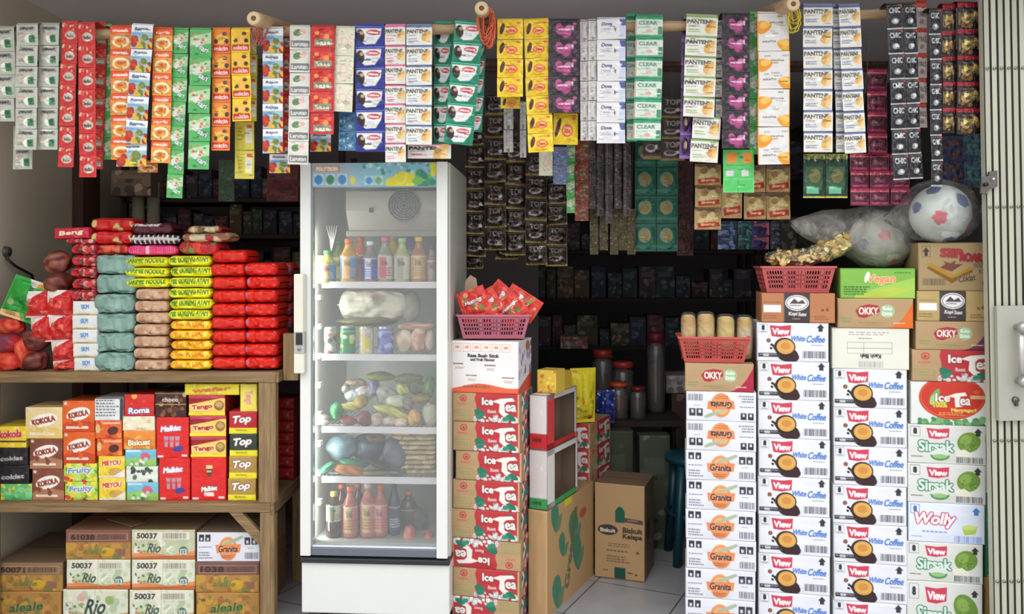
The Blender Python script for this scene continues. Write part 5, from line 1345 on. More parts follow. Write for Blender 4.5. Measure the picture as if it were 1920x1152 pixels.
# third shelf: jumble
J = [(604, 787, 18, 11, (150, 150, 130), (110, 106, 96), 'Grey green bag in the left corner of the fruit shelf'), (632, 772, 13, 17, (36, 130, 66), (50, 150, 84), 'Bright green bag on the fruit shelf'),
     (655, 762, 17, 9, (170, 180, 90), (206, 190, 100), 'Yellow green fruit slice bag'), (652, 790, 14, 10, (120, 90, 86), (160, 50, 66), 'Brown bag with a pink corner low on the fruit shelf'),
     (683, 786, 15, 13, (130, 60, 60), (100, 60, 80), 'Maroon bag of small fruit'), (708, 787, 12, 12, (206, 190, 176), (170, 150, 130), 'Cream bag in the middle of the fruit shelf'),
     (730, 790, 12, 9, (216, 216, 206), (190, 170, 160), 'White knotted bag low in the middle'), (752, 792, 15, 8, (222, 196, 180), (230, 216, 206), 'Pinkish white flat bag'),
     (778, 784, 13, 15, (210, 150, 70), (226, 190, 120), 'Orange and yellow carton shaped bag'), (806, 778, 14, 22, (206, 180, 160), (170, 190, 160), 'Pale bag with red marks at the right side'),
     (735, 772, 34, 9, (176, 170, 60), (206, 206, 120), 'Long yellow green vegetable bundle', .35), (676, 755, 15, 13, (190, 150, 70), (140, 130, 60), 'Golden bag above the maroon one'),
     (660, 741, 12, 11, (190, 210, 220), (220, 230, 236), 'Pale blue bag in the heap'), (684, 736, 16, 14, (160, 140, 150), (190, 196, 190), 'Round greyish bag in the heap'),
     (648, 729, 8, 9, (176, 172, 160), (140, 136, 126), 'Small round grey lump at the left of the heap'), (668, 717, 18, 7, (130, 110, 96), (160, 146, 126), 'Brown flat bag on top of the heap'),
     (702, 727, 9, 16, (110, 106, 150), (150, 146, 180), 'Violet grey bag standing in the heap'), (724, 742, 20, 18, (140, 140, 146), (176, 180, 160), 'Large grey clear bag in the heap centre'),
     (742, 754, 16, 13, (190, 200, 160), (214, 216, 200), 'Pale green bag in the heap'), (756, 730, 13, 12, (170, 176, 60), (206, 210, 170), 'Lime coloured fruit in the heap'),
     (782, 727, 15, 15, (76, 80, 60), (110, 116, 80), 'Dark olive vegetable in the heap'), (764, 757, 12, 12, (120, 110, 96), (150, 140, 130), 'Brown grey bag under the lime fruit'),
     (790, 748, 18, 9, (130, 140, 60), (150, 110, 66), 'Olive brown leafy bundle'), (805, 725, 13, 20, (70, 120, 66), (120, 150, 90), 'Green leafy vegetable against the right wall'),
     (712, 706, 26, 8, (130, 140, 50), (90, 100, 50), 'Yellow green leaves along the top of the heap'), (765, 710, 28, 9, (110, 120, 76), (90, 96, 70), 'Dark green leaves along the top of the heap')]
for i, q in enumerate(J):
    fblob(q[0], q[1], q[2], q[3], q[4], q[5], q[6], Y=IY + (0 if q[1] > 770 else .03 if q[1] > 745 else .07) , name='vegetable_bag', cat='food bag', ry=.03, group='fruit and vegetables in the fridge', rot=(q[7] if len(q) > 7 else 0), amp=.16)
# fourth shelf
fblob(640, 838, 28, 24, (96, 124, 136), (120, 146, 156), 'Blue grey plastic bag on the fourth fridge shelf', Y=IY + .07, ry=.06)
fblob(690, 838, 36, 24, (66, 78, 100), (56, 60, 76), 'Dark blue plastic bag on the fourth fridge shelf', Y=IY + .10, ry=.06)
fblob(738, 852, 24, 34, (96, 100, 116), (70, 74, 90), 'Slate grey plastic bag by the mats', Y=IY + .05, ry=.05)
fblob(706, 822, 18, 9, (120, 84, 50), (90, 70, 60), 'Brown bundle on top of the dark blue bag', Y=IY + .05, ry=.04)
fblob(612, 878, 19, 7, (30, 110, 76), (60, 140, 100), 'Green wrapped stick slanting at the left', rot=-.6)
fblob(664, 868, 30, 7, (40, 120, 76), (30, 90, 70), 'Green flat packet behind the orange one', Y=IY + .03, rot=.1)
fblob(655, 882, 30, 10, (160, 90, 40), (190, 130, 50), 'Orange brown packet on the fourth fridge shelf', rot=.12)
fblob(706, 868, 28, 7, (34, 32, 36), (60, 56, 60), 'Black wrapped stick slanting across the bags', rot=.38)
fblob(705, 886, 26, 6, (150, 130, 66), (90, 90, 60), 'Olive flat packet under the black stick')
fblob(742, 886, 20, 6, (60, 70, 70), (100, 110, 100), 'Speckled dark packet in front of the slate bag')
for i in range(9):
    s = S(IY + .06); g = pack(86*s, 9.2*s, .20, art_mix((196, 176, 130), [(210, 192, 146), (176, 154, 106)], seed=i, n=12), 80 + i, wr=.003, matn='matte')
    tag(obj('cracker_sheet', g, None, (inx(778, IY + .06) + RND.uniform(-.006, .002), IY + .12, shz(3) + i * 9.0*s + .0005)), (ORD[8 - i]).capitalize() + ' tan folded sheet in the stack on the fourth fridge shelf', 'crackers', 'tan sheets in the fridge')
# bottom
PK = (176, 96, 86)
bottle(626, 27, zfl, 922, (58, 34, 32), ((200, 204, 180), (130, 60, 50), (80, 110, 70)), (196, 190, 70), 'Dark sauce bottle with a white label and yellow cap', low=.36, high=.72, neck=.26)
bottle(657, 28, zfl, 912, PK, ((190, 120, 110), (150, 70, 60), (206, 180, 120)), (224, 100, 40), 'Pink brown tea bottle with an orange cap, left one', low=.10, high=.62)
bottle(690, 28, zfl, 905, (180, 100, 90), ((196, 126, 110), (160, 90, 80), (210, 190, 120)), (206, 186, 170), 'Pink brown tea bottle with a pale cap, middle one', low=.10, high=.62)
bottle(713, 27, zfl, 908, PK, ((196, 110, 106), (170, 80, 76), (220, 160, 150)), (226, 96, 40), 'Pink brown tea bottle with an orange cap, right one', low=.10, high=.62, Y=IY + .01)
bottle(739, 22, zfl, 905, (40, 50, 76), ((60, 70, 110), (210, 214, 226), (40, 46, 80)), (40, 46, 66), 'Slim dark blue bottle right of the tea bottles', Y=IY + .03)
bottle(766, 30, zfl, 920, (66, 44, 48), ((90, 60, 66), (60, 40, 46)), (210, 100, 50), 'Dark brown bottle in the right corner', Y=IY + .09)
for (px, cc) in ((640, 1), (672, 1)): bottle(px, 24, zfl, 908, (76, 40, 40), ((110, 60, 56), (80, 40, 40)), (206, 90, 46), ['', 'Dark bottle behind the sauce bottle', ''][1] if px == 640 else 'Dark bottle behind the left tea bottles', Y=IY + .12)
fblob(768, 1003, 12, 18, (206, 100, 90), (226, 150, 136), 'Pink bag standing at the fridge bottom'); fblob(803, 1008, 10, 12, (190, 90, 90), (220, 130, 120), 'Small pink bag in the bottom right corner')
fblob(785, 975, 18, 24, (70, 66, 66), (96, 92, 90), 'Grey black bag in the bottom right corner', Y=IY + .1)
# row of things on the fridge side: a blue tape mark

# ================================================================ stacked cartons
def tower(specs, x0, x1, Y, ytop, rot, where, dep=.24, shift=None):
    """specs from the top: (art, height px, label, body, side). Ends on the floor."""
    s = S(Y); y = ytop
    for i, (art, h, lb, body, side) in enumerate(specs):
        if h is None: h = 500 + ZC / s - y
        xa, xb = x0, x1
        if shift and i in shift: xa += shift[i][0]; xb += shift[i][1]
        key = (aid(art), round(xb - xa), round(h * 2), side is None, dep)
        Wd = (xb - xa) * s / (math.cos(rot) + math.sin(-rot) * ((xa + xb) / 2 - 960) / FPX) - .002
        me = cached(key, lambda: carton(Wd, h * s - .0006, dep, art, side, body))
        p = PX((xa + xb) / 2, y + h, Y)
        r = rot + RND.uniform(-.012, .012)
        # place so that the middle of the printed face is at p
        c = Vector((p.x - math.sin(r) * dep / 2 , Y + math.cos(r) * dep / 2, p.z))
        tag(obj('carton', me, None, c + Vector((RND.uniform(-.002, .002), 0, .0003)), (0, 0, r)), lb, 'carton', where)
        y += h
# centre-left tower: ice tea
ft = flipped(art_tea)
tw = [(art_fruitbox, 98, 'White and orange fruit drink carton topping the red tea cartons', (206, 200, 196), art_fruit_side)]
tea_lb = ['Red tea carton just under the white fruit drink carton', 'Second red tea carton of the centre tower', 'Third red tea carton, pushed slightly right', 'Fourth red tea carton of the centre tower', 'Fifth red tea carton of the centre tower',
          'Red tea carton turned upside down, upper of the two', 'Upright red tea carton between the two upside down ones', 'Red tea carton turned upside down at the foot of the tower']
for i, lb in enumerate(tea_lb): tw.append((ft if i in (5, 7) else art_tea, 55 if i < 7 else None, lb, KR, art_tea_side))
tower(tw, 847, 973, 3.42, 640, math.radians(-14), 'red tea cartons beside the fridge', dep=.235, shift={3: (6, 4), 0: (-1, -1), 6: (0, 3), 7: (1, 0)})
# granita tower
fg = flipped(art_granita)
nth = ['Second', 'Third', 'Fourth', 'Fifth', 'Sixth', 'Seventh', 'Eighth', 'Ninth', 'Tenth']
tw = [(art_okky((176, 36, 66)), 53, 'Kraft drink carton with a crimson corner under the red bread basket', KR, None)]
glb = ['Granola carton upside down, directly under the crimson-cornered carton', 'Granola carton upside down, second in the white column'] + [nth[i + 1] + ' orange badge carton down the leftmost white column' for i in range(6)]
for i, lb in enumerate(glb): tw.append((fg if i < 2 else art_granita, 55.7 if i < 7 else None, lb.replace('Granola', 'Orange badge'), (206, 206, 200), None))
tower(tw, 1285, 1417, 3.36, 682, math.radians(-11), 'orange badge cartons', shift={0: (-1, -3)})
# view coffee towers
tw = [(art_kopi((186, 122, 82)), 56, 'Reddish kraft carton with a dark centre label under the bag basket', (176, 120, 84), None)]
for i in range(8): tw.append((art_coffee, 72.6 if i < 7 else None, ORD[i].capitalize() + ' coffee cup carton in the left coffee column', (206, 208, 206), None))
tower(tw, 1421, 1556, 3.34, 550, math.radians(-11), 'coffee cup cartons, left column', shift={0: (6, 10), 1: (-3, -3)})
tw = [(art_vegan, 57, 'Lime green carton under the hanging ball bag', (120, 160, 76), None), (art_okky((226, 110, 40)), 56, 'Kraft drink carton with an orange corner', (176, 140, 104), None), (art_blankbox, 77, 'Plain off-white carton with an upside down table', (206, 206, 190), None)]
for i in range(7): tw.append((art_coffee, 73 if i < 6 else None, ORD[i].capitalize() + ' coffee cup carton in the right coffee column', (206, 208, 206), None))
tower(tw, 1562, 1701, 3.31, 503, math.radians(-11), 'coffee cup cartons, right column', shift={0: (12, 15), 1: (7, 11), 2: (-3, 4)})
SK = (196, 198, 192)
tw = [(art_wafer, 91, 'Olive kraft wafer carton with an upward arrow, top of the right column', (160, 136, 98), None), (art_kopi((186, 160, 104)), 57, 'Yellowish kraft carton with a dark centre label', (176, 150, 100), None),
      (art_okky((110, 60, 80)), 54, 'Kraft drink carton with a plum corner', (170, 140, 100), None), (art_tea, 60, 'Red tea carton in the right column', KR, None), (art_teaoval, 81, 'White carton with a big red oval', (214, 216, 214), None),
      (art_sirsak, 73, 'Green fruit carton directly under the red oval carton', SK, None), (art_sirsak, 74, 'Green fruit carton directly above the blue lettered one', SK, None), (art_wolly, 74, 'White carton with red script and blue marks', (206, 214, 230), None),
      (art_sirsak, 74, 'Green fruit carton directly below the blue lettered one', SK, None), (art_sirsak, None, 'Green fruit carton at the foot of the right column', SK, None)]
tower(tw, 1702, 1850, 3.26, 455, math.radians(-11), 'right column cartons', shift={0: (19, 8), 1: (16, 8), 2: (14, 8), 3: (7, 12), 4: (4, 12), 7: (0, -3), 8: (-2, -6), 9: (-3, -8)})
# slim packs behind the right column by the gate
for i, (y0, y1, c, c2, lb) in enumerate(((872, 925, (206, 206, 200), (190, 200, 60), 'White and yellow box squeezed behind the gate'), (925, 1083, (50, 130, 84), (90, 160, 120), 'Green box squeezed behind the gate'), (1083, 1172, (176, 140, 80), (160, 120, 70), 'Tan carton on the floor behind the gate'))):
    Y = 3.47; s = S(Y); p = PX(1848, y1, Y); z0 = max(p.z, 0) if i < 2 else 0
    h = ZC - (y0 - 500)*s - z0
    tag(obj('carton', carton(60*s, h - .0005, .2, art_mix(c, [c2, tuple(int(q*.85) for q in c)], seed=i, n=8), None, c), None, (PX(1876, 500, Y).x, Y + .1, z0)), lb, 'box', 'boxes behind the gate')

# ---- carton standing on the floor, centre
r = math.radians(-19); Wd, Hh, Dd = .232, .437, .25
a = PX(1115, 1082, 3.95); a.z = 0; bq = Vector((math.cos(r), math.sin(r), 0)); back = Vector((-math.sin(r), math.cos(r), 0))
c = a + bq * Wd/2 + back * Dd/2; c.z = 0
tag(obj('biscuit_carton', carton(Wd, Hh, Dd, art_biskuit, art_biskuit_side, (120, 98, 76)), None, c, (0, 0, r)), 'Tall kraft biscuit carton with green marks standing on the tiles', 'carton')
# ---- big tan carton receding beside the tea tower
r = math.radians(-25.5); Wd, Dd = .085, .55; Yc = 3.50
e1 = Vector((.142, 3.475, 0))     # front right bottom corner
bq = Vector((math.cos(r), math.sin(r), 0)); back = Vector((-math.sin(r), math.cos(r), 0))
top = .437
c = e1 - bq * Wd/2 + back * Dd/2
c0 = c.copy()
tag(obj('carton', carton(Wd, top, Dd, plain((186, 150, 104)), art_bigside, (176, 142, 100), rs=.5), None, c, (0, 0, r)), 'Big tan carton with green leaves printed on its side, next to the tea tower', 'carton')
# open display boxes on top of it
def openbox(Wd, Dd, H, z, c, lab, side1, side2, dd=0):
    g = Geo(); t = .004
    A = side1(24, 40).out()
    # floor, back, left walls and cut-away right wall
    g.box(-Wd/2, -Dd/2, 0, Wd/2, Dd/2, t, (110, 92, 76)); g.box(-Wd/2, Dd/2 - t, t, Wd/2, Dd/2, H, (110, 92, 76)); g.box(-Wd/2, -Dd/2, t, -Wd/2 + t, Dd/2 - t, H, (120, 100, 84))
    X, Z = np.meshgrid(np.linspace(-Wd/2, Wd/2, A.shape[1]), np.linspace(H, 0, A.shape[0])); g.grid(np.stack([X, np.full_like(X, -Dd/2), Z], -1), A, 'card', False)
    g.box(-Wd/2 + t, -Dd/2 + .0005, t, Wd/2 - t, -Dd/2 + t, H, (170, 150, 130))
    # printed frame round the opening on the right side
    for (y0, y1, z0, z1, cc) in ((-Dd/2, -Dd/2 + Dd*.22, 0, H, side2[0]), (Dd/2 - .015, Dd/2, 0, H, side2[1]), (-Dd/2, Dd/2, 0, H*.10, side2[2]), (-Dd/2, Dd/2, H*.90, H, side2[1])):
        g.box(Wd/2 - t, y0, z0, Wd/2, y1, z1, cc)
    g.box(-Wd/2, -Dd/2, H - t, Wd/2, Dd/2, H, (206, 196, 190))
    me = g.mesh('display_box')
    return tag(obj('display_box', me, None, (c.x, c.y, z), (0, 0, r)), lab, 'display box', 'open display boxes')
aw1 = art_mix((214, 206, 204), [(226, 222, 220)], band=(.80, 1, (60, 150, 84)), seed=2, n=4)
aw2 = art_mix((222, 216, 216), [(230, 226, 226)], band=(.70, .98, (200, 40, 44)), seed=2, n=4)
def dent(f): return f
z = top + .001
openbox(.083, .34, .245, z, c0 + back * -.095, 'Lower open display box in white, red and green', aw1, ((222, 216, 212), (206, 206, 204), (60, 150, 84)))
openbox(.08, .33, .225, z + .246, c0 + back * -.10, 'Upper open display box in white and red with a dark hollow', aw2, ((210, 60, 60), (200, 190, 186), (196, 44, 48)))
zz = z + .246 + .226
p = c0 + back * -.16 + bq * .012
tag(obj('biscuit_box', carton(.085, .095, .10, art_mix((226, 190, 70), [(240, 210, 90), (206, 120, 50), (190, 160, 60)], seed=3, n=20), None, (206, 176, 70)), None, (p.x, p.y, zz), (0, 0, r)), 'Yellow box with brown print on the upper display box', 'box')
tag(obj('biscuit_box', carton(.07, .075, .09, art_mix((222, 176, 40), [(230, 190, 60), (190, 140, 40)], seed=4, n=10), None, (200, 160, 50)), None, (p.x + .045, p.y + .11, zz), (0, 0, r)), 'Plain golden box right of the yellow printed one', 'box')
# receding red cartons and the yellow bag behind
base = c0 + back * .445 - bq * .085
zb = 0
for i in range(6):
    h = .116
    tag(obj('carton', cached('teadim', lambda: carton(.20, h - .001, .30, art_tea, lambda w, h: art_tea(w, h), KR, rs=.6)), None, (base.x, base.y, i*h), (0, 0, r)), ['Lowest', 'Second', 'Third', 'Fourth', 'Fifth', 'Topmost'][i] + ' red carton in the column behind the big tan carton', 'carton', 'red cartons behind the tan one')
tag(obj('snack_bag', sachet(.13, .26, .07, art_mix((222, 206, 40), [(230, 216, 60), (160, 50, 46), (206, 140, 50)], seed=9, n=14), 4, wr=.004), None, (PX(1092, 800, 4.02).x, 4.02, .83), (0.05, 0, .3)), 'Bright yellow bag standing on the receding red cartons', 'snack bag')

# ================================================================ baskets
def basket(x0, x1, ytop, ybot, Y, c, lab, hole_rows=4, dep=.20, rot=0):
    s = S(Y); Wt = (x1-x0)*s; Wb = Wt*.84; H = (ybot - ytop)*s; p = PX((x0+x1)/2, ybot, Y)
    b = thing('plastic_basket', lab, 'basket', (p.x, Y + dep/2, p.z), (0, 0, rot))
    g = Geo(); t = .003
    Db = dep*.84
    def wall(a0, a1, b0, b1, nh):
        # a: bottom corner pts, b: top corner pts ; lattice of bars with openings
        a0, a1, b0, b1 = map(Vector, (a0, a1, b0, b1))
        def pt(u, v): return (a0.lerp(a1, u)).lerp(b0.lerp(b1, u), v)
        rows = np.linspace(.14, .84, hole_rows + 1)
        us = np.linspace(.05, .95, nh + 1)
        def q(u0, u1, v0, v1):
            P = [pt(u0, v0), pt(u1, v0), pt(u1, v1), pt(u0, v1)]; n = (P[1]-P[0]).cross(P[3]-P[0]).normalized()*t
            k = g.verts([tuple(x) for x in P] + [tuple(x - n) for x in P], c)
            g.faces([(k, k+1, k+2, k+3), (k+7, k+6, k+5, k+4), (k, k+4, k+5, k+1), (k+3, k+2, k+6, k+7), (k, k+3, k+7, k+4), (k+1, k+5, k+6, k+2)], 'plastic')
        q(0, 1, 0, rows[0]); q(0, 1, rows[-1], 1); q(0, us[0], rows[0], rows[-1]); q(us[-1], 1, rows[0], rows[-1])
        for i in range(1, hole_rows): q(us[0], us[-1], rows[i] - .03, rows[i] + .03)
        for i in range(1, nh): w = .16 / nh if i % 7 else .55 / nh; q(us[i] - w, us[i] + w, rows[0], rows[-1])
        q(.46, .54, rows[0], rows[-1])
    A = [(-Wb/2, -Db/2, .003), (Wb/2, -Db/2, .003), (Wb/2, Db/2, .003), (-Wb/2, Db/2, .003)]
    B = [(-Wt/2, -dep/2, H), (Wt/2, -dep/2, H), (Wt/2, dep/2, H), (-Wt/2, dep/2, H)]
    wall(A[0], A[1], B[0], B[1], 24); wall(A[1], A[2], B[1], B[2], 16); wall(A[2], A[3], B[2], B[3], 24); wall(A[3], A[0], B[3], B[0], 16)
    g.box(-Wb/2, -Db/2, 0, Wb/2, Db/2, .003, c, 'plastic')
    obj('basket_body', g.mesh('basket'), b)
    g = Geo(); o = .006
    P = [(-Wt/2, -dep/2), (Wt/2, -dep/2), (Wt/2, dep/2), (-Wt/2, dep/2)]
    for i in range(4):
        x0_, y0_ = P[i]; x1_, y1_ = P[(i+1) % 4]; g.bar((x0_, y0_, H), (x1_, y1_, H), .010, .007, tuple(min(255, q+14) for q in c), 'plastic')
    obj('rim', g.mesh('rim'), b)
    return b
basket(857, 994, 592, 636, 3.44, (176, 92, 112), 'Dusty pink plastic basket of red snack packs on the fruit drink carton', 4)
bt = basket(1281, 1412, 634, 681, 3.36, (190, 70, 64), 'Red plastic basket of bread rolls on the leftmost white column', 5, rot=math.radians(-8))
basket(1437, 1571, 501, 549, 3.36, (186, 82, 82), 'Coral plastic basket with a crisp bag on the left coffee column', 4, rot=math.radians(-8))
# red snack packs
ars = art_mix((214, 50, 42), [(226, 90, 60), (190, 36, 34), (120, 130, 60), (232, 160, 130)], 'Momogi', (240, 220, 210), (120, 40, 40), .4, .16, seed=7, n=26, ww=.6)
for i, (px, py, w, h, ry, yy, lb) in enumerate(((890, 566, 54, 62, .35, 3.49, 'Leftmost red snack pack leaning in the pink basket'), (916, 568, 50, 60, .55, 3.51, 'Second red snack pack leaning in the pink basket'), (940, 560, 58, 66, .85, 3.55, 'Highest red snack pack with a white label in the pink basket'),
                                                (958, 575, 50, 56, .7, 3.50, 'Middle red snack pack in the pink basket'), (978, 563, 46, 70, 1.0, 3.53, 'Rightmost red snack pack pointing out of the pink basket'))):
    s = S(yy); tag(obj('snack_pack', sachet(w*s, h*s, .03, ars, 90 + i, wr=.004), None, PX(px, py + 6, yy), (-.15, -ry, 0)), lb, 'snack pack', 'red packs in the pink basket')
tag(obj('cardboard_tag', (lambda g: (g.prism([(-.03, -.02), (.03, -.035), (.02, .03), (-.005, .045), (-.025, .02)], 0, .003, (176, 150, 126)), g.mesh('tag'))[1])(Geo()), None, PX(884, 536, 3.56)), 'Torn beige card sticking up behind the red snack packs', 'card')
# bread rolls in clear wrap
for i, (px, w, h, c1, c2, lb) in enumerate(((1292, 27, 62, (186, 146, 84), (216, 186, 130), 'Leftmost bread roll in clear wrap in the red basket'), (1323, 32, 64, (196, 160, 96), (220, 194, 132), 'Second bread roll in clear wrap, the broadest'),
                                            (1360, 32, 58, (200, 170, 96), (226, 206, 130), 'Third bread roll in clear wrap with a pointed top'), (1396, 29, 56, (196, 160, 80), (222, 206, 170), 'Rightmost bread roll in clear wrap'))):
    Y = 3.43; s = S(Y); zb_ = bt.location.z + .006; ht = ZC - (636 - h*.78 - 500)*s - zb_; rw = w*s*.53; ro = thing('bread_roll', lb, 'bread', (PX(px, 0, Y).x, Y, zb_), (0, RND.uniform(-.03, .03), 0), 'bread rolls in the red basket')
    g = Geo(); g.lathe([(0, ht*.97, c2), (rw*.5, ht*.965, c2), (rw*.82, ht*.93, c1), (rw*.93, ht*.86, c1), (rw*.95, ht*.6, c2), (rw*.93, ht*.3, c2), (rw*.88, ht*.05, c1), (0, 0, c1)], c1, 'matte', 18); obj('bread', g.mesh('bread'), ro)
    g = Geo(); g.lathe([(0, ht*1.03), (rw*.6, ht*1.02), (rw*.92, ht*.97), (rw*1.03, ht*.85), (rw*1.02, ht*.4), (rw, ht*.02), (0, -.001)], (255, 255, 255), 'bag_thin', 18)
    obj('wrapper', g.mesh('wrapper'), ro)['label'] = 'clear crinkled wrapper'
# crisp bag in the top basket
cb = thing('crisp_bag', 'Clear bag of golden crisps lying across the coral basket', 'crisps', PX(1518, 479, 3.42))
rr = random.Random(4); g = Geo()
for k in range(330):
    t = rr.random(); u = t*2 - 1
    x = -.155 + t*.30; zc_ = (0 if t < .5 else (t-.5)*.12) - .008; th = .020 + .018*t
    px_, py_, pz_ = x + rr.uniform(-.01, .01), rr.uniform(-.05, .04), zc_ + rr.uniform(-th, th)
    a = Matrix.Translation((px_, py_, pz_)) @ Matrix.Rotation(rr.uniform(0, 6), 4, Vector((rr.uniform(-1, 1), rr.uniform(-1, 1), rr.uniform(-1, 1))).normalized())
    q = rr.uniform(.010, .017); cc = rr.choice([(206, 176, 100), (222, 198, 126), (186, 150, 76), (232, 214, 160)])
    g.lathe([(0, .003), (q*.6, .001), (q, -.003), (q*1.02, -.0035), (q*.6, -.0005), (0, .0015)], cc, 'matte', 8, M=a)
cr_ = obj('crisps', g.mesh('crisps'), cb); cr_['kind'] = 'stuff'
g = Geo(); th = np.linspace(0, 2*math.pi, 20, endpoint=False); xs = np.linspace(-1, 1, 22)
P = np.zeros((22, 20, 3))
for i, u in enumerate(xs):
    t = (u+1)/2; rz = (.028 + .020*t) * max(.08, (1 - abs(u)**6)**.5); zc_ = (0 if t < .5 else (t-.5)*.12) - .008
    P[i, :, 0] = -.005 + u*.175; P[i, :, 1] = np.cos(th)*(.062*max(.1, (1-abs(u)**6)**.5)); P[i, :, 2] = zc_ + np.sin(th)*rz
P += bump2(22, 20, .003, 4)[..., None]
g.grid(P, np.ones((22, 20, 3)), 'bag_thin', True, wv=True); obj('wrapper', g.mesh('wrap'), cb)['label'] = 'clear plastic wrapper'

# ================================================================ toy balls in bags
def ball(px, py, r, Y, spots, lab, c=(206, 214, 204)):
    s = S(Y); R = r*s; n = 64
    T, F = np.meshgrid(np.linspace(.001, math.pi-.001, n), np.linspace(0, 2*math.pi, n*2, endpoint=False), indexing='ij')
    Dd = np.stack([np.sin(T)*np.cos(F), np.sin(T)*np.sin(F), np.cos(T)], -1)
    cc = np.tile(np.array(c)/255., (n, n*2, 1))
    for (dx, dz, rad, col) in spots:
        dy = -math.sqrt(max(0, 1 - dx*dx - dz*dz)); d = np.array([dx, dy, dz]); q = np.clip(Dd @ d, -1, 1); an = np.arccos(q)
        u = np.cross(d, [0, 0, 1]); u /= np.linalg.norm(u); v = np.cross(d, u); a = np.arctan2(Dd @ v, Dd @ u)
        lim = rad*(1 + (.10 if col[0] > 150 else .04)*np.cos(5*a)); cc = np.where((an < lim)[..., None], np.array(col)/255., cc)
    g = Geo(); g.grid(Dd*R, cc, 'plastic', True, wv=True)
    o = thing('toy_ball', lab, 'ball', PX(px, py, Y), group='toy balls in plastic bags'); obj('ball_surface', g.mesh('ball'), o)
    return o, R
bl = (70, 96, 140); pk = (206, 84, 100)
b1, R1_ = ball(1763, 401, 54, 3.30, [(-.45, .80, .24, bl), (.36, .42, .27, bl), (-.45, -.18, .24, pk), (.75, -.45, .24, pk), (-.95, .2, .2, bl), (.1, -.92, .2, bl)], 'Pale toy ball with blue and pink spots in a clear bag, on the wafer carton', (196, 206, 200))
b2, R2_ = ball(1650, 449, 54, 3.48, [(-.25, .1, .2, pk), (.6, .05, .24, bl), (.2, -.85, .24, pk), (-.8, -.2, .2, bl), (.1, .8, .22, bl)], 'Dimmer toy ball in a clouded bag on the lime green carton', (176, 180, 166))
def bagshape(ctrl, parent, seed, lab, m='bag'):
    """ctrl: (x, z, rz, ry) along the bag"""
    n = 26; g = Geo(); k = len(ctrl); P = []
    for i in range(41):
        t = i/40*(k-1); j = min(k-2, int(t)); f = t - j; f = f*f*(3-2*f)
        q = [ctrl[j][e]*(1-f) + ctrl[j+1][e]*f for e in range(4)]
        a = np.arange(n)/n*2*math.pi
        fold = 1 + .05*np.sin(a*7 + i*.5 + seed) + .03*np.sin(a*11 - i*.3)
        P.append(np.stack([np.full(n, q[0]) + .004*np.sin(a*5 + i), np.sin(a)*q[3]*fold, q[1] + np.cos(a)*q[2]*fold], -1))
    g.grid(np.array(P), np.ones((41, n, 3)), m, True, wv=True)
    obj('plastic_bag', g.mesh('bag'), parent)['label'] = lab
R = R1_
bagshape([(-R*1.9, -.02, .012, .01), (-R*1.35, -.01, R*.5, R*.5), (-R*.8, R*.05, R*.95, R*.95), (0, R*.09, R*1.1, R*1.1), (R*.8, R*.05, R*.9, R*.9), (R*1.3, -.01, .03, .03), (R*1.42, .0, .008, .008), (R*1.62, .012, .028, .02)], b1, 1, 'clear crinkled bag knotted at the right', 'bag_thin')
R = R2_
bagshape([(-.36, .065, .012, .01), (-.33, .055, .035, .03), (-.24, .045, .07, .05), (-.15, .03, .09, .09), (-R*.5, R*.1, R*1.1, R*1.05), (0, R*.1, R*1.11, R*1.1), (R*.7, R*.12, R*1.0, R*.9), (R*1.2, .07, R*.6, R*.4), (R*1.6, .11, .02, .02)], b2, 2, 'clouded clear bag with a long gathered end')

# ================================================================ bamboo poles and everything hanging
PY_ = 3.22
def pole(x0, y0, x1, y1, Y, r, lab, seed=0, matn='bamboo'):
    g = Geo(); a = PX(x0, y0, Y); b = PX(x1, y1, Y); n = 60; pts = []; rr = []
    L = (b - a).length
    for i in range(n + 1):
        t = i/n; pts.append(a.lerp(b, t)); d = (t*L + .07*seed) % .30; rr.append(r*(1.10 if d < .012 or d > .288 else 1.0))
    g.tube(pts, rr, (255, 255, 255), matn, 14); return tag(obj('bamboo_pole', g.mesh('pole'), None), lab, 'pole')
pole(-80, 68, 1330, 48, PY_, .018, 'Long bamboo pole carrying most of the sachet strips')
pole(1225, 53, 1700, 23, PY_ + .045, .019, 'Shorter bamboo pole on the right rising slightly')
def rafter(px, py, Yf, x2, lab, r=.026):
    """bamboo stick poking out towards the street, resting on the pole"""
    g = Geo(); a = PX(px, py, Yf); d = Vector((.0, 1, .20)); b = a + d * .5
    g.tube([a.lerp(b, i/12) for i in range(13)], [r*.96, r] + [r]*11, (255, 255, 255), 'bamboo', 18)
    M = Matrix.Translation(a + Vector((0, -.001, 0))) @ Matrix.Rotation(math.pi/2, 4, 'X')
    o = tag(obj('bamboo_stick', g.mesh('stick'), None), lab, 'pole', 'bamboo sticks pointing at the street')
    g = Geo(); g.lathe([(0, .004, (120, 90, 60)), (.009, .004, (110, 80, 56)), (.010, .006, (214, 190, 150)), (r*.9, .005, (206, 180, 140)), (r*.97, .0, (180, 150, 110))], (200, 170, 130), 'matte', 20, M=Matrix.Translation(a) @ Matrix.Rotation(math.pi/2, 4, 'X'))
    obj('cut_end', g.mesh('end'), o)['label'] = 'pale sawn end of the stick'
    return a
rafter(476, 35, 3.04, 0, 'Left bamboo stick with a round sawn end, over the fruit sachets')
rafter(903, 16, 3.04, 0, 'Middle bamboo stick tied with orange bands')
rafter(1487, 8, 3.06, 0, 'Right bamboo stick with a yellow cord loop')
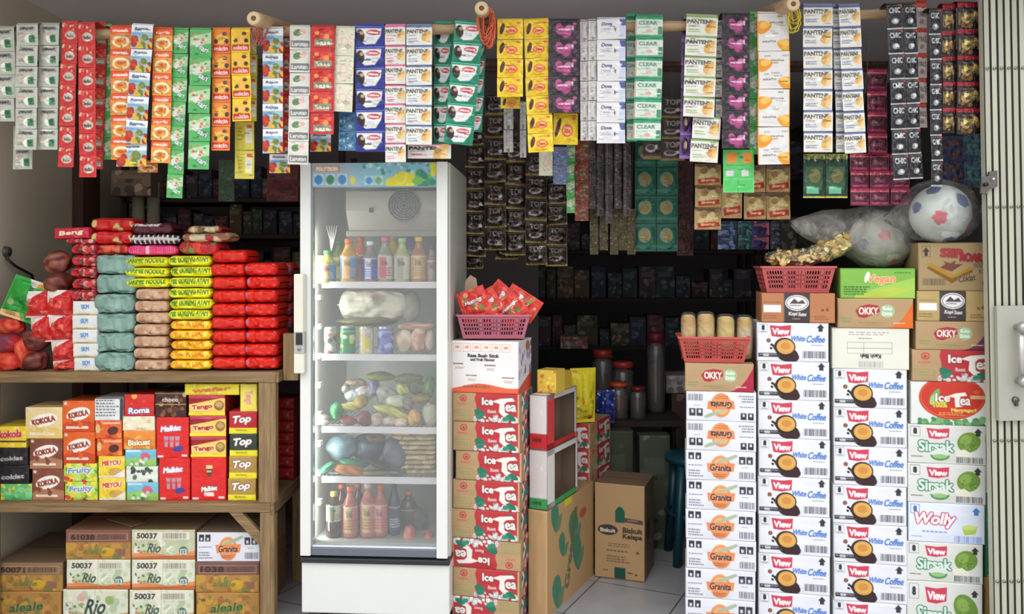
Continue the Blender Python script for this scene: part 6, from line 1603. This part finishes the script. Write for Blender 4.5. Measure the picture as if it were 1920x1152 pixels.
def bands(px, py, Y, n, R, c, lab, name, drop=.10, seed=1, r=.0016, Rx=.6):
    g = Geo(); q = random.Random(seed)
    for i in range(n):
        ox, oy, oz = q.uniform(-.012, .012), q.uniform(-.03, .03), q.uniform(-.012, .006); l = drop*q.uniform(.6, 1.1); w = R*q.uniform(.7, 1.1)
        P = []
        for k in range(25):
            a = k/24*2*math.pi; v = (math.cos(a)+1)/2
            P.append((ox + w*Rx*math.sin(a)*(1 - .45*(1-v)) + (1-v)*q.uniform(-.004, .004) + (1-v)*.004*i/n, oy + .01*math.sin(a*2), oz + .026 - (1-v)*l))
        cc = tuple(max(0, min(255, int(v*q.uniform(.85, 1.1)))) for v in c); g.tube(P, r, cc, 'plastic', 6, False)
    tag(obj(name, g.mesh(name), None, PX(px, py, Y)), lab, 'band')
bands(913, 32, PY_ - .055, 26, .042, (226, 104, 70), 'Bunch of orange rubber bands around the middle stick', 'rubber_bands', .125, 3, .0022, .8)
bands(487, 60, PY_ - .06, 8, .034, (206, 90, 90), 'Faded red bands around the left stick', 'rubber_bands', .07, 5)
bands(1489, 26, PY_ - .05, 7, .045, (226, 206, 60), 'Yellow cord looped around the right stick', 'cord_loop', .085, 7, .0022)

NS = [0]
def strip(x0, x1, y0, y1, n, art, lab, Y=None, dx=0, mat='film', group=None, name='sachet_strip', th=.010, fold=True, twist=.05, rs=1.0, wr=.0014, tilt=.05, cat='sachet strip'):
    k = NS[0]; NS[0] += 1
    Y = Y if Y is not None else PY_ - .035 - (k % 3) * .011
    s = S(Y); w = (x1 - x0)*s; pitch = (y1 - y0)*s/n; a = math.atan2(dx, y1 - y0)
    key = ('sachet', aid(art), round(w*400), round(pitch*400), mat)
    me = cached(key, lambda: [sachet(w*.985, pitch*.985, th, art, k*5 + j, mat, rs, wr) for j in range(2)])
    ro = thing(name, lab, cat, PX((x0+x1)/2, y0, Y), (0, -a, RND.uniform(-.04, .04)), group)
    for i in range(n):
        o = obj('sachet', me[i % 2], ro, (RND.uniform(-.0012, .0012), RND.uniform(-.002, .002), -(i + .5)*pitch), (RND.uniform(-tilt, tilt), RND.uniform(-tilt, tilt)*.25, RND.uniform(-twist, twist)))
    if fold and y0 < 75:
        g = Geo(); d = PY_ - Y + .01; P = []
        for i in range(9):
            t = i/8*math.pi; P.append([(-w/2*.97, d/2 - math.cos(t)*d/2, math.sin(t)*.012), (w/2*.97, d/2 - math.cos(t)*d/2, math.sin(t)*.012)])
        A = art(8, 8).a[:3].mean((0, 1)); g.grid(np.array(P)[::-1], np.tile(A, (9, 2, 1)), mat); obj('top_fold', g.mesh('fold'), ro)['label'] = 'top of the strip folded over the pole'
    if not (fold and y0 < 75):
        yp, zp = (PY_, PX(0, 66 - (x0 + 80)*.0142 if x0 < 1300 else 53 - (x0 - 1225)*.063, PY_).z - .01) if Y < 3.40 else (3.62, PX(0, 120, 3.62).z) if Y < 3.86 else (4.0, PX(0, 130, 4.0).z)
        p0 = PX((x0+x1)/2, y0, Y); M = ro.rotation_euler.to_matrix().to_4x4().inverted()
        g = Geo(); g.tube([(0, 0, 0), M @ Vector((0, yp - Y, zp - p0.z))], .0009, (96, 90, 84), 'plastic', 5); obj('hanging_thread', g.mesh('thread'), ro)
    return ro
GR = 'sachet strips on the front pole'
F = lambda *a, **k: strip(*a, group=GR, **k)
spice = art_spice((226, 130, 50), (222, 70, 36)); spice2 = art_spice((240, 150, 50), (232, 84, 36), 'racik')
blue = art_soap((40, 50, 140)); green = art_soap((20, 128, 96)); pgold = art_shamp((90, 106, 160)); ppink = art_shamp((216, 90, 140)); pblue = art_shamp((90, 116, 170)); pgreen = art_shamp((130, 170, 90))
micA = art_snackor((232, 130, 40)); micB = art_snackor((240, 196, 36)); noir = art_noir('CHIC')
F(-16, 28, 52, 228, 4, art_mint, 'White green sachet strip cut off by the left picture edge')
strip(24, 62, 236, 318, 2, art_mint, 'Short white green strip end hanging below the second strip', Y=PY_ + .02, fold=False, group=GR)
F(30, 72, 46, 281, 6, art_mint, 'White green sachet strip, left one of the adjoining pair', dx=-3)
F(73, 112, 46, 281, 6, art_mint, 'White green sachet strip, right one of the adjoining pair', dx=-4)
F(116, 146, 42, 314, 7, art_redcup, 'Red sachet strip next to the white green pair', dx=-7)
F(146, 178, 44, 333, 7, art_redcup, 'Longest red sachet strip on the left', dx=3)
F(178, 202, 48, 318, 7, art_redmeat, 'Narrow red sachet strip half hidden by the orange ones', Y=PY_ + .02, dx=-9)
F(198, 214, 52, 300, 6, art_greens, 'Thin green edge of a strip behind the orange soup sachets', Y=PY_ + .03, dx=-4)
F(206, 246, 50, 300, 6, spice, 'Orange soup sachet strip left of the fruit one', dx=3)
F(247, 288, 47, 270, 5, art_tomato, 'Blue white fruit sachet strip slanting between the orange ones', dx=-14, Y=PY_ - .075)
F(217, 276, 268, 313, 1, lambda w, h: art_tomato(w, h), 'Broad last sachet at the end of the slanting fruit strip', fold=False, Y=PY_ - .06)
F(288, 324, 54, 306, 6, spice2, 'Orange soup sachet strip right of the fruit one', dx=-5)
F(258, 296, 300, 324, 1, spice, 'Single orange sachet end below the fruit strip', fold=False, Y=PY_ + .02)
F(324, 354, 55, 372, 7, art_greens, 'Longest green sachet strip, reaching down to the heap', dx=-12)
F(356, 396, 55, 318, 5, art_greens, 'Shorter green sachet strip right of the longest green one', dx=-4)
F(397, 432, 55, 283, 5, micA, 'Orange sachet strip left of the yellow one', dx=0)
F(433, 469, 55, 228, 4, micB, 'Short yellow sachet strip with red bands', dx=2)
F(455, 482, 60, 228, 4, art_olive, 'Olive yellow strip mostly hidden behind the short yellow one', Y=PY_ + .025)
F(440, 477, 228, 336, 2, art_olive, 'Pair of olive yellow sachets hanging below the short yellow strip', fold=False, Y=PY_ + .03)
F(492, 531, 53, 288, 5, art_tomato, 'Upright blue white fruit sachet strip by the left stick', dx=0)
F(504, 544, 289, 325, 1, art_tomato, 'Last fruit sachet turned out below the upright strip', fold=False, Y=PY_ + .01)
F(528, 545, 55, 300, 6, art_redcup, 'Thin red strip edge between the fruit and white strips', Y=PY_ + .02)
F(543, 582, 50, 309, 6, art_jahe, 'White sachet strip with green leaf prints above the fridge corner', dx=-3)
F(583, 629, 50, 252, 5, art_redmeat, 'Bright red sachet strip above the fridge', dx=-3)
F(581, 621, 248, 285, 1, art_tomato, 'Fruit sachet peeping out under the bright red strip', fold=False, Y=PY_ + .02)
F(629, 666, 52, 210, 3, art_pale, 'Pale cream sachet strip beside the blue soap strip', dx=-5)
F(635, 670, 210, 283, 2, art_mix((84, 140, 180), [(110, 170, 206), (60, 100, 150), (206, 220, 226)], seed=5), 'Light blue sachets under the pale cream strip', fold=False, Y=PY_ + .02)
F(665, 721, 48, 285, 6, blue, 'Deep blue shampoo sachet strip with white cups', dx=2)
F(722, 761, 48, 305, 7, ppink, 'Shampoo strip with pink bands, left of the blue banded one', dx=0)
F(761, 810, 48, 272, 6, pblue, 'Shampoo strip with blue bands, right of the pink banded one', dx=0)
F(764, 847, 270, 298, 1, lambda w, h: art_shamp((216, 90, 140))(w, h), 'Wide shampoo sachet resting over the fridge top edge', fold=False, Y=PY_ - .005)
F(815, 848, 46, 270, 6, art_soap((20, 128, 96), True), 'Narrow green shampoo strip turned sideways', dx=-3, Y=PY_ + .02)
F(853, 908, 42, 272, 6, green, 'Green shampoo strip with white cups slanting left', dx=-22, Y=PY_ - .06)
F(888, 912, 75, 248, 5, art_soap((20, 128, 96), True), 'Green strip edge right of the slanting green one', dx=-8, Y=PY_ + .025)
F(932, 981, 38, 182, 4, art_yellow, 'Short yellow shampoo strip right of the orange bands')
F(938, 975, 182, 204, 1, art_yellow, 'Dim yellow sachet under the short yellow strip', fold=False, Y=PY_ + .03)
F(981, 1029, 38, 286, 7, art_yellow, 'Long yellow shampoo strip', dx=9)
F(1028, 1086, 38, 212, 5, art_rose, 'Black pink strip between yellow and silver strips')
F(1037, 1084, 212, 272, 1, art_yellow, 'Yellow sachet below the black pink strip', fold=False, Y=PY_ + .01)
F(1088, 1104, 40, 264, 6, art_silver, 'First thin silver strip', Y=PY_ - .03)
F(1103, 1119, 38, 264, 6, art_silver, 'Second thin silver strip, touching the white shampoo strip', Y=PY_ - .045)
F(1119, 1173, 35, 269, 6, art_dove, 'White shampoo strip with blue corners', dx=0)
F(1174, 1194, 32, 266, 6, art_clear, 'Narrow green edge strip left of the green banded one', Y=PY_ + .02)
F(1192, 1244, 30, 264, 6, art_clear, 'White strip with green bands left of the bare pole', dx=-5)
F(1279, 1300, 36, 298, 6, art_lady((104, 66, 140), (150, 110, 180)), 'Purple strip with portraits, behind the green banded shampoo', Y=PY_ + .02, dx=-5)
F(1286, 1346, 30, 220, 5, pgreen, 'Shampoo strip with green bands right of the bare pole', dx=-6)
F(1342, 1360, 34, 220, 5, art_shamp((60, 60, 60)), 'Shampoo strip edge next to the black rose strip', Y=PY_ + .02)
F(1299, 1352, 218, 305, 2, pgreen, 'Two tilted shampoo sachets hanging off the green banded strip', fold=False, dx=-6, Y=PY_ - .02)
F(1353, 1406, 28, 279, 7, art_rose, 'Black rose print strip beside the orange turban strip')
F(1405, 1424, 28, 290, 5, art_greens, 'Green and orange strip edge left of the turban strip', Y=PY_ + .02)
F(1355, 1414, 280, 362, 1, art_limegreen, 'Lime green sachet pair hanging under the black rose strip', fold=False, Y=PY_ + .015)
F(1420, 1480, 25, 309, 4, art_turban, 'White strip with orange drop shapes', dx=1)
F(1506, 1561, 10, 286, 7, pgold, 'Gold hair shampoo strip, left of three', Y=PY_ - .04)
F(1560, 1590, 12, 286, 7, pgold, 'Gold hair shampoo strip, narrow middle of three', Y=PY_ - .02, dx=8)
F(1572, 1612, 10, 288, 7, pgold, 'Gold hair shampoo strip, right of three', dx=12, Y=PY_ - .055)
F(1626, 1664, 130, 290, 4, art_magenta, 'Dark magenta strip behind the gold hair strips', fold=False, Y=PY_ + .10, mat='foil')
for j, (a, b) in enumerate(((1594, 1630), (1631, 1668), (1669, 1706))):
    F(a, b, 288, 386, 3, art_magenta, ['Left', 'Middle', 'Right'][j] + ' magenta foil sachet column above the ball bag', fold=False, Y=PY_ + .11 + .01*j, mat='foil')
F(1662, 1692, 8, 338, 7, noir, 'Black silver strip, leftmost of the black ones', dx=13, mat='foil')
F(1693, 1718, 8, 336, 7, noir, 'Black silver strip, second of the black ones', dx=12, mat='foil')
F(1718, 1738, 6, 240, 5, art_redwhite, 'Narrow red and white strip between black ones', Y=PY_ + .01)
F(1742, 1764, 18, 350, 7, noir, 'Black silver strip hanging lowest at the right', dx=4, mat='foil')
F(1767, 1793, 10, 250, 5, art_gingers, 'Dark brown strip with red bands, left of the pair by the gate', mat='foil', dx=0)
F(1794, 1846, 6, 252, 5, art_gingers, 'Dark brown strip with red bands right next to the gate', mat='foil', dx=0)
for j in range(2): F(1506 + j*42, 1547 + j*42, 288, 372, 1, art_greengold, ['Left', 'Right'][j] + ' dark green and gold pouch under the gold hair strips', fold=False, Y=PY_ + .06, mat='foil', th=.02)
# brown snack packs hanging in columns
for j, (a, b, y0, y1, n) in enumerate(((1302, 1352, 307, 431, 3), (1352, 1392, 345, 410, 1), (1394, 1436, 310, 412, 2), (1437, 1482, 310, 412, 2))):
    strip(a, b, y0, y1, n, art_brownsnack, ['Leftmost, longest', 'Second', 'Third', 'Fourth, rightmost'][j] + ' column of brown and cream snack packs', Y=3.42 + .01*j, fold=False, group='snack pack columns', th=.03, name='snack_pack_strip')
# second row of poles further in, carrying the dim strips
y2 = 4.2
def ipole(x0, x1, py, Y, lab): pole(x0, py, x1, py, Y, .012, lab, 0, 'darkwood')
ipole(960 + XL/S(4.0), 960 + XR/S(4.0), 130, 4.0, 'Thin bamboo pole above the dark coffee strips')
ipole(960 + XL/S(3.62), 960 + XR/S(3.62), 120, 3.62, 'Thin bamboo pole behind the front strips')
Q = lambda *a, **k: strip(*a, fold=False, group='strips hanging inside the shop', **k)
# coffee wall
cx = [(872, 912, 232, 482, 6), (908, 950, 175, 470, 7), (946, 988, 262, 480, 5), (984, 1026, 290, 498, 5), (1022, 1064, 345, 500, 4), (872, 906, 260, 505, 6), (928, 972, 215, 488, 7), (1000, 1046, 320, 495, 4)]
for j, (a, b, y0, y1, n) in enumerate(cx):
    Q(a, b, y0, y1, n, art_coffeetop, 'Black coffee sachet strip, ' + ['leftmost by the fridge', 'highest hanging', 'third in the front row', 'fourth in the front row', 'rightmost and lowest', 'behind the leftmost one', 'behind the second and third', 'behind the fourth'][j], Y=3.97 - .02*(j % 2) + (.08 if j > 4 else 0), mat='foil', th=.035, twist=.22, wr=.005, tilt=.16)
Q(944, 962, 200, 286, 2, art_silver, 'Thin grey strip in front of the coffee sachets, left', Y=3.5)
Q(975, 987, 190, 296, 2, art_silver, 'Thin grey strip in front of the coffee sachets, right', Y=3.5)
Q(1010, 1036, 283, 330, 1, art_pale, 'Pale pink pouch below the long yellow strip', Y=3.5)
Q(1037, 1064, 275, 346, 2, art_mix((100, 120, 160), [(150, 170, 200), (70, 90, 140), (206, 120, 140)], seed=4), 'Pale blue strip among the coffee sachets', Y=3.5)
Q(1062, 1078, 272, 400, 4, art_greens, 'Thin green strip left of the red green one', Y=3.6)
Q(1078, 1104, 262, 415, 4, art_mix((120, 50, 40), [(60, 140, 90), (190, 110, 60), (160, 40, 40)], seed=6), 'Red green strip behind the silver strips', Y=3.6)
for j, a in enumerate((1102, 1118, 1134, 1151, 1168)): Q(a, a + 15, 255, 392 + 14*(j % 3), 3, art_darkstrip, ['First', 'Second', 'Third', 'Fourth', 'Fifth'][j] + ' thin grey brown strip from the left, beside the teal pouches', Y=3.66 + .015*(j % 2))
for j, a in enumerate((1106, 1124, 1144, 1160, 1176)): Q(a, a + 16, 392, 478 - 8*(j % 2), 2, art_mix((76, 66, 36), [(130, 120, 50), (50, 46, 36)], seed=j), ['First', 'Second', 'Third', 'Fourth', 'Fifth'][j] + ' thin olive strip in the low row beside the teal pouches', Y=3.72)
for j, a in enumerate((1190, 1231)): Q(a, a + 40, 262, 472, 4, art_teal, ['Left', 'Right'][j] + ' teal pouch column in the middle of the shop', Y=3.74, mat='film', th=.02)
Q(1205, 1240, 180, 300, 2, art_coffeetop, 'Left dim coffee pouches behind the green banded strip', Y=3.55)
Q(1238, 1284, 182, 302, 3, art_coffeetop, 'Right dim coffee pouches behind the purple strip', Y=3.56)
Q(1268, 1300, 300, 480, 4, art_dim((80, 34, 34), (60, 26, 28)), 'Dark maroon strip right of the teal pouches', Y=3.95)
for j, (a, b, c, c2) in enumerate(((1346, 1382, (50, 60, 90), (90, 110, 150)), (1383, 1410, (40, 80, 80), (70, 130, 120)), (1408, 1442, (60, 50, 110), (170, 90, 100)), (1444, 1466, (50, 56, 70), (90, 96, 110)))):
    Q(a, b, 415, 468, 2, art_dim(c, c2, j), ['First', 'Second', 'Third', 'Fourth'][j] + ' dim bluish pouch from the left under the brown snack packs', Y=3.8)
for j, (a, b, y0, y1, c, c2) in enumerate(((1766, 1806, 255, 350, (30, 44, 90), (90, 50, 40)), (1806, 1848, 250, 352, (24, 50, 84), (40, 90, 90)), (1738, 1768, 352, 390, (36, 60, 70), (60, 90, 90)))):
    Q(a, b, y0, y1, 2, art_dim(c, c2, j + 5), ['Left navy pouches under the dark brown strips', 'Right navy pouches beside the gate', 'Dim grey green pouches above the pale ball'][j], Y=3.7)
Q(410, 440, 300, 378, 2, art_dim((70, 80, 60), (50, 90, 70), 3), 'Dim green strip behind the yellow sachets', Y=3.75)
Q(500, 560, 300, 378, 2, art_dim((110, 30, 34), (80, 24, 28), 3), 'Dark red pouches between the shelf and the fridge', Y=3.85)

# ================================================================ dim stock inside
def rack(x0, x1, ys, Y, dep, lab, c=(60, 50, 44)):
    a = PX(x0, 500, Y).x; b = PX(x1, 500, Y).x; s = S(Y)
    t = thing('storage_rack', lab, 'rack', ((a+b)/2, Y, 0)); w = (b - a)/2
    zt = ZC - (ys[0] - 500)*s + .25
    for sx_ in (-1, 1):
        for yy in (0, dep - .03):
            g = Geo(); g.box(sx_*w - .015, yy, 0, sx_*w + .015, yy + .03, zt, c, 'matte'); obj('upright', g.mesh('upright'), t)
    for py in ys:
        z = ZC - (py - 500)*s; g = Geo(); g.box(-w, 0, z - .02, w, dep, z, c, 'matte'); obj('shelf_board', g.mesh('board'), t)
    return t
rq = random.Random(11)
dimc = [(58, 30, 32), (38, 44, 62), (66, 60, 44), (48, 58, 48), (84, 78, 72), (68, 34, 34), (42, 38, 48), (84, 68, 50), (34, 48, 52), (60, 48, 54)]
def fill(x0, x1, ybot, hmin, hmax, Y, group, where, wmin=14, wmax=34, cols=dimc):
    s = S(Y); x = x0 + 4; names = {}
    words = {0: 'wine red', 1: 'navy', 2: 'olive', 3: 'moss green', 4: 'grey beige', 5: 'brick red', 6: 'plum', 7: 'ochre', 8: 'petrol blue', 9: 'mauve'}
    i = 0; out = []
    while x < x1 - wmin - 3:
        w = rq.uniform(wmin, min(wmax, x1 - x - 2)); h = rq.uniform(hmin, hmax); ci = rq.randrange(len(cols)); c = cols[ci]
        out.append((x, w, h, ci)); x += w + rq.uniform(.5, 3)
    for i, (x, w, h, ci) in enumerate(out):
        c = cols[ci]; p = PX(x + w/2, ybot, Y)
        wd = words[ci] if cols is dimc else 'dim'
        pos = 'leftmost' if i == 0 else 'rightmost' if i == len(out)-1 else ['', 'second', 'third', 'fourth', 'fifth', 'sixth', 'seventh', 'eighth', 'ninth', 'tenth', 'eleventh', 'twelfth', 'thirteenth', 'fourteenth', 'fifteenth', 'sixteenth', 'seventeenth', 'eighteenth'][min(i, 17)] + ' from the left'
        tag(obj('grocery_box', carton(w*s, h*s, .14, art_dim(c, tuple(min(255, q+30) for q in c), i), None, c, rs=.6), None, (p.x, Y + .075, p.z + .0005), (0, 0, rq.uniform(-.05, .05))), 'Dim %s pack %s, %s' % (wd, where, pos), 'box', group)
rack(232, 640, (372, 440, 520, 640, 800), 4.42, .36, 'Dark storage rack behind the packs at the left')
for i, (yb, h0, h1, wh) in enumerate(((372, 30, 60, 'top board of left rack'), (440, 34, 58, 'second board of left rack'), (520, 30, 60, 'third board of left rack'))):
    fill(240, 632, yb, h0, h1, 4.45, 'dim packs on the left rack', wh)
# tall stacked paper cups on the rack
for j, x in enumerate((262, 290)):
    Y = 4.36; s = S(Y); g = Geo(); P = []
    for i in range(14):
        z = i*.020; P += [(.033, z), (.030, z + .003)]
    pz = ZC - (440 - 500)*s
    g.lathe([(0, .285), (.026, .285)] + P[::-1] + [(0, 0)], (150, 142, 126), 'matte', 18)
    p = PX(x, 440, 4.40); tag(obj('paper_cup_stack', g.mesh('cups'), None, (p.x, 4.385, p.z)), ['Left', 'Right'][j] + ' tall stack of pale cups on the left rack', 'cups', 'stacks of cups')
    pl_ = PX(x, 440, 4.385)
tag(obj('grocery_box', carton(.20, .13, .16, art_dim((130, 110, 96), (150, 130, 110)), None, (120, 104, 90)), None, (PX(272, 372, 4.45).x, 4.36, PX(0, 372, 4.42).z + .0005)), 'Dull beige box above the stacks of cups', 'box')
# back rack across the middle
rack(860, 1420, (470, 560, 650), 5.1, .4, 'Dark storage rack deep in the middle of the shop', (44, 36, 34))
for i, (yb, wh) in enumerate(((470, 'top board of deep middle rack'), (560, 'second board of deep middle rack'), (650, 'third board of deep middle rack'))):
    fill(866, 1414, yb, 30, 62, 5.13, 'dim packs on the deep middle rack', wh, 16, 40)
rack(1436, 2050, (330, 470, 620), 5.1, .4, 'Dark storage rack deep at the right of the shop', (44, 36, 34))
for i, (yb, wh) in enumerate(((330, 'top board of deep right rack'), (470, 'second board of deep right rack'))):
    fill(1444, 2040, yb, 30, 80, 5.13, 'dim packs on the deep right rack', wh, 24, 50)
# low table with jars
Yt = 4.45; s = S(Yt); zt_ = ZC - (790 - 500)*s
t = thing('low_table', 'Dark low table holding jars in the middle of the shop', 'table', (PX(1175, 0, Yt).x, Yt, 0))
g = Geo(); g.box(-.26, 0, zt_ - .03, .30, .45, zt_, (50, 40, 34), 'matte'); obj('table_top', g.mesh('top'), t)
for sx_ in (-.24, .26):
    for sy in (.02, .40): g = Geo(); g.box(sx_, sy, 0, sx_ + .03, sy + .03, zt_ - .03, (44, 36, 30), 'matte'); obj('leg', g.mesh('leg'), t)
def jar(px, pyb, w, pyt, Y, lid, body, lab, z=None):
    s = S(Y); z = (ZC - (pyb-500)*s) if z is None else z; h = (pyb - pyt)*s; r = w*s/2
    j = thing('lidded_jar', lab, 'jar', ((px-960)*s, Y, z), group='jars on the low table')
    g = Geo(); g.lathe([(r*.6, h*.9), (r, h*.8), (r, h*.04), (r*.9, 0), (0, 0)], (255, 255, 255), 'jar', 18); obj('jar_body', g.mesh('jar'), j)
    g = Geo(); g.lathe([(0, h*.62), (r*.9, h*.60), (r*.92, h*.06), (0, h*.03)], body, 'matte', 16); obj('contents', g.mesh('contents'), j)
    g = Geo(); g.lathe([(0, h), (r*.85, h), (r*.95, h*.97), (r*.95, h*.88), (0, h*.88)], lid, 'plastic', 18); obj('lid', g.mesh('lid'), j)
for i, (px, pt, w, lid, bd, lb) in enumerate(((1122, 735, 34, (130, 30, 34), (60, 40, 60), 'Jar with a dark red lid at the left of the low table'), (1160, 722, 36, (196, 70, 30), (90, 60, 50), 'Jar with an orange lid, front middle of the low table'), (1196, 730, 30, (120, 30, 36), (70, 40, 40), 'Jar with a wine red lid at the right of the low table'))):
    jar(px, 790, w, pt, Yt + .08, lid, bd, lb, zt_)
for i, (px, pt, w, lid, bd, lb) in enumerate(((1130, 672, 38, (150, 44, 36), (60, 36, 40), 'Tall jar with a red lid at the back left of the table'), (1168, 694, 40, (170, 50, 40), (50, 44, 46), 'Tall jar with a bright red lid at the back of the table'), (1230, 640, 34, (120, 30, 50), (96, 76, 60), 'Tall clear jar with a maroon top standing on the right'))):
    jar(px, 790, w, pt, Yt + .26, lid, bd, lb, zt_)
fz_ = lambda py, Y: ZC - (py - 500)*S(Y)
tag(obj('snack_bag', sachet(.09, .17, .05, art_mix((30, 50, 130), [(60, 80, 190), (190, 200, 226)], seed=3), 4, wr=.004), None, (PX(1140, 0, 4.30).x, 4.40, zt_ + .085)), 'Blue snack bag standing on the low table edge', 'snack bag')
# dim cartons behind the biscuit carton
for i, (x0, x1, y0, Y, c, lb) in enumerate(((1118, 1192, 815, 4.25, (64, 70, 54), 'Dark olive carton behind the kraft biscuit carton, left'), (1190, 1248, 820, 4.30, (70, 76, 62), 'Dark olive carton behind the kraft biscuit carton, right'))):
    s = S(Y); h = ZC - (y0-500)*s; tag(obj('carton', carton((x1-x0)*s, h, .10, art_dim(c, tuple(q+14 for q in c), i), None, c, rs=.5), None, (PX((x0+x1)/2, 0, Y).x + (.03 if i else 0), 4.385, 0), (0, 0, 0)), lb, 'carton', 'dim cartons on the floor')
g = Geo(); Y = 4.75; s = S(Y)
tag(obj('carton', carton(.24, fz_(740, Y) - .0, .3, art_dim((70, 50, 46), (90, 70, 60)), None, (70, 54, 50), rs=.5), None, (PX(1300, 0, Y).x, Y + .15, 0)), 'Tall dark brown box behind the leftmost white column', 'carton')
tag(obj('grocery_box', carton(.16, .10, .2, art_dim((170, 160, 160), (150, 140, 140)), None, (160, 150, 150)), None, (PX(1278, 0, Y).x, Y + .13, fz_(740, Y) + .001)), 'Pale grey box on the tall dark brown box', 'box')
tag(obj('grocery_box', carton(.16, .07, .18, art_dim((150, 140, 130), (120, 60, 60)), None, (130, 120, 114)), None, (PX(1072, 0, 5.13).x, 5.02, fz_(650, 5.1) + .001)), 'Pale box with a red stripe deep inside behind the yellow boxes', 'box')
# cyan plastic stool half hidden behind the white column
Y = 4.20; s = S(Y); st = thing('plastic_stool', 'Cyan plastic stool half hidden behind the leftmost white column', 'stool', (PX(1306, 0, Y).x, Y, 0))
h = fz_(850, Y)
g = Geo(); g.lathe([(0, h), (.14, h), (.155, h - .012), (.155, h - .035), (.145, h - .035)], (8, 66, 80), 'plastic', 28); obj('seat', g.mesh('seat'), st)
for k in range(4):
    a = math.pi/4 + k*math.pi/2; g = Geo(); g.tube([(.12*math.cos(a), .12*math.sin(a), h - .03), (.17*math.cos(a), .17*math.sin(a), .0)], [.028, .020], (8, 60, 74), 'plastic', 10); obj('leg', g.mesh('leg'), st)
g = Geo(); g.tube([(.145*math.cos(a), .145*math.sin(a), h*.45) for a in [i/24*2*math.pi for i in range(25)]], .012, (8, 60, 74), 'plastic', 8, False); obj('ring', g.mesh('ring'), st)
bpy.context.view_layer.update()
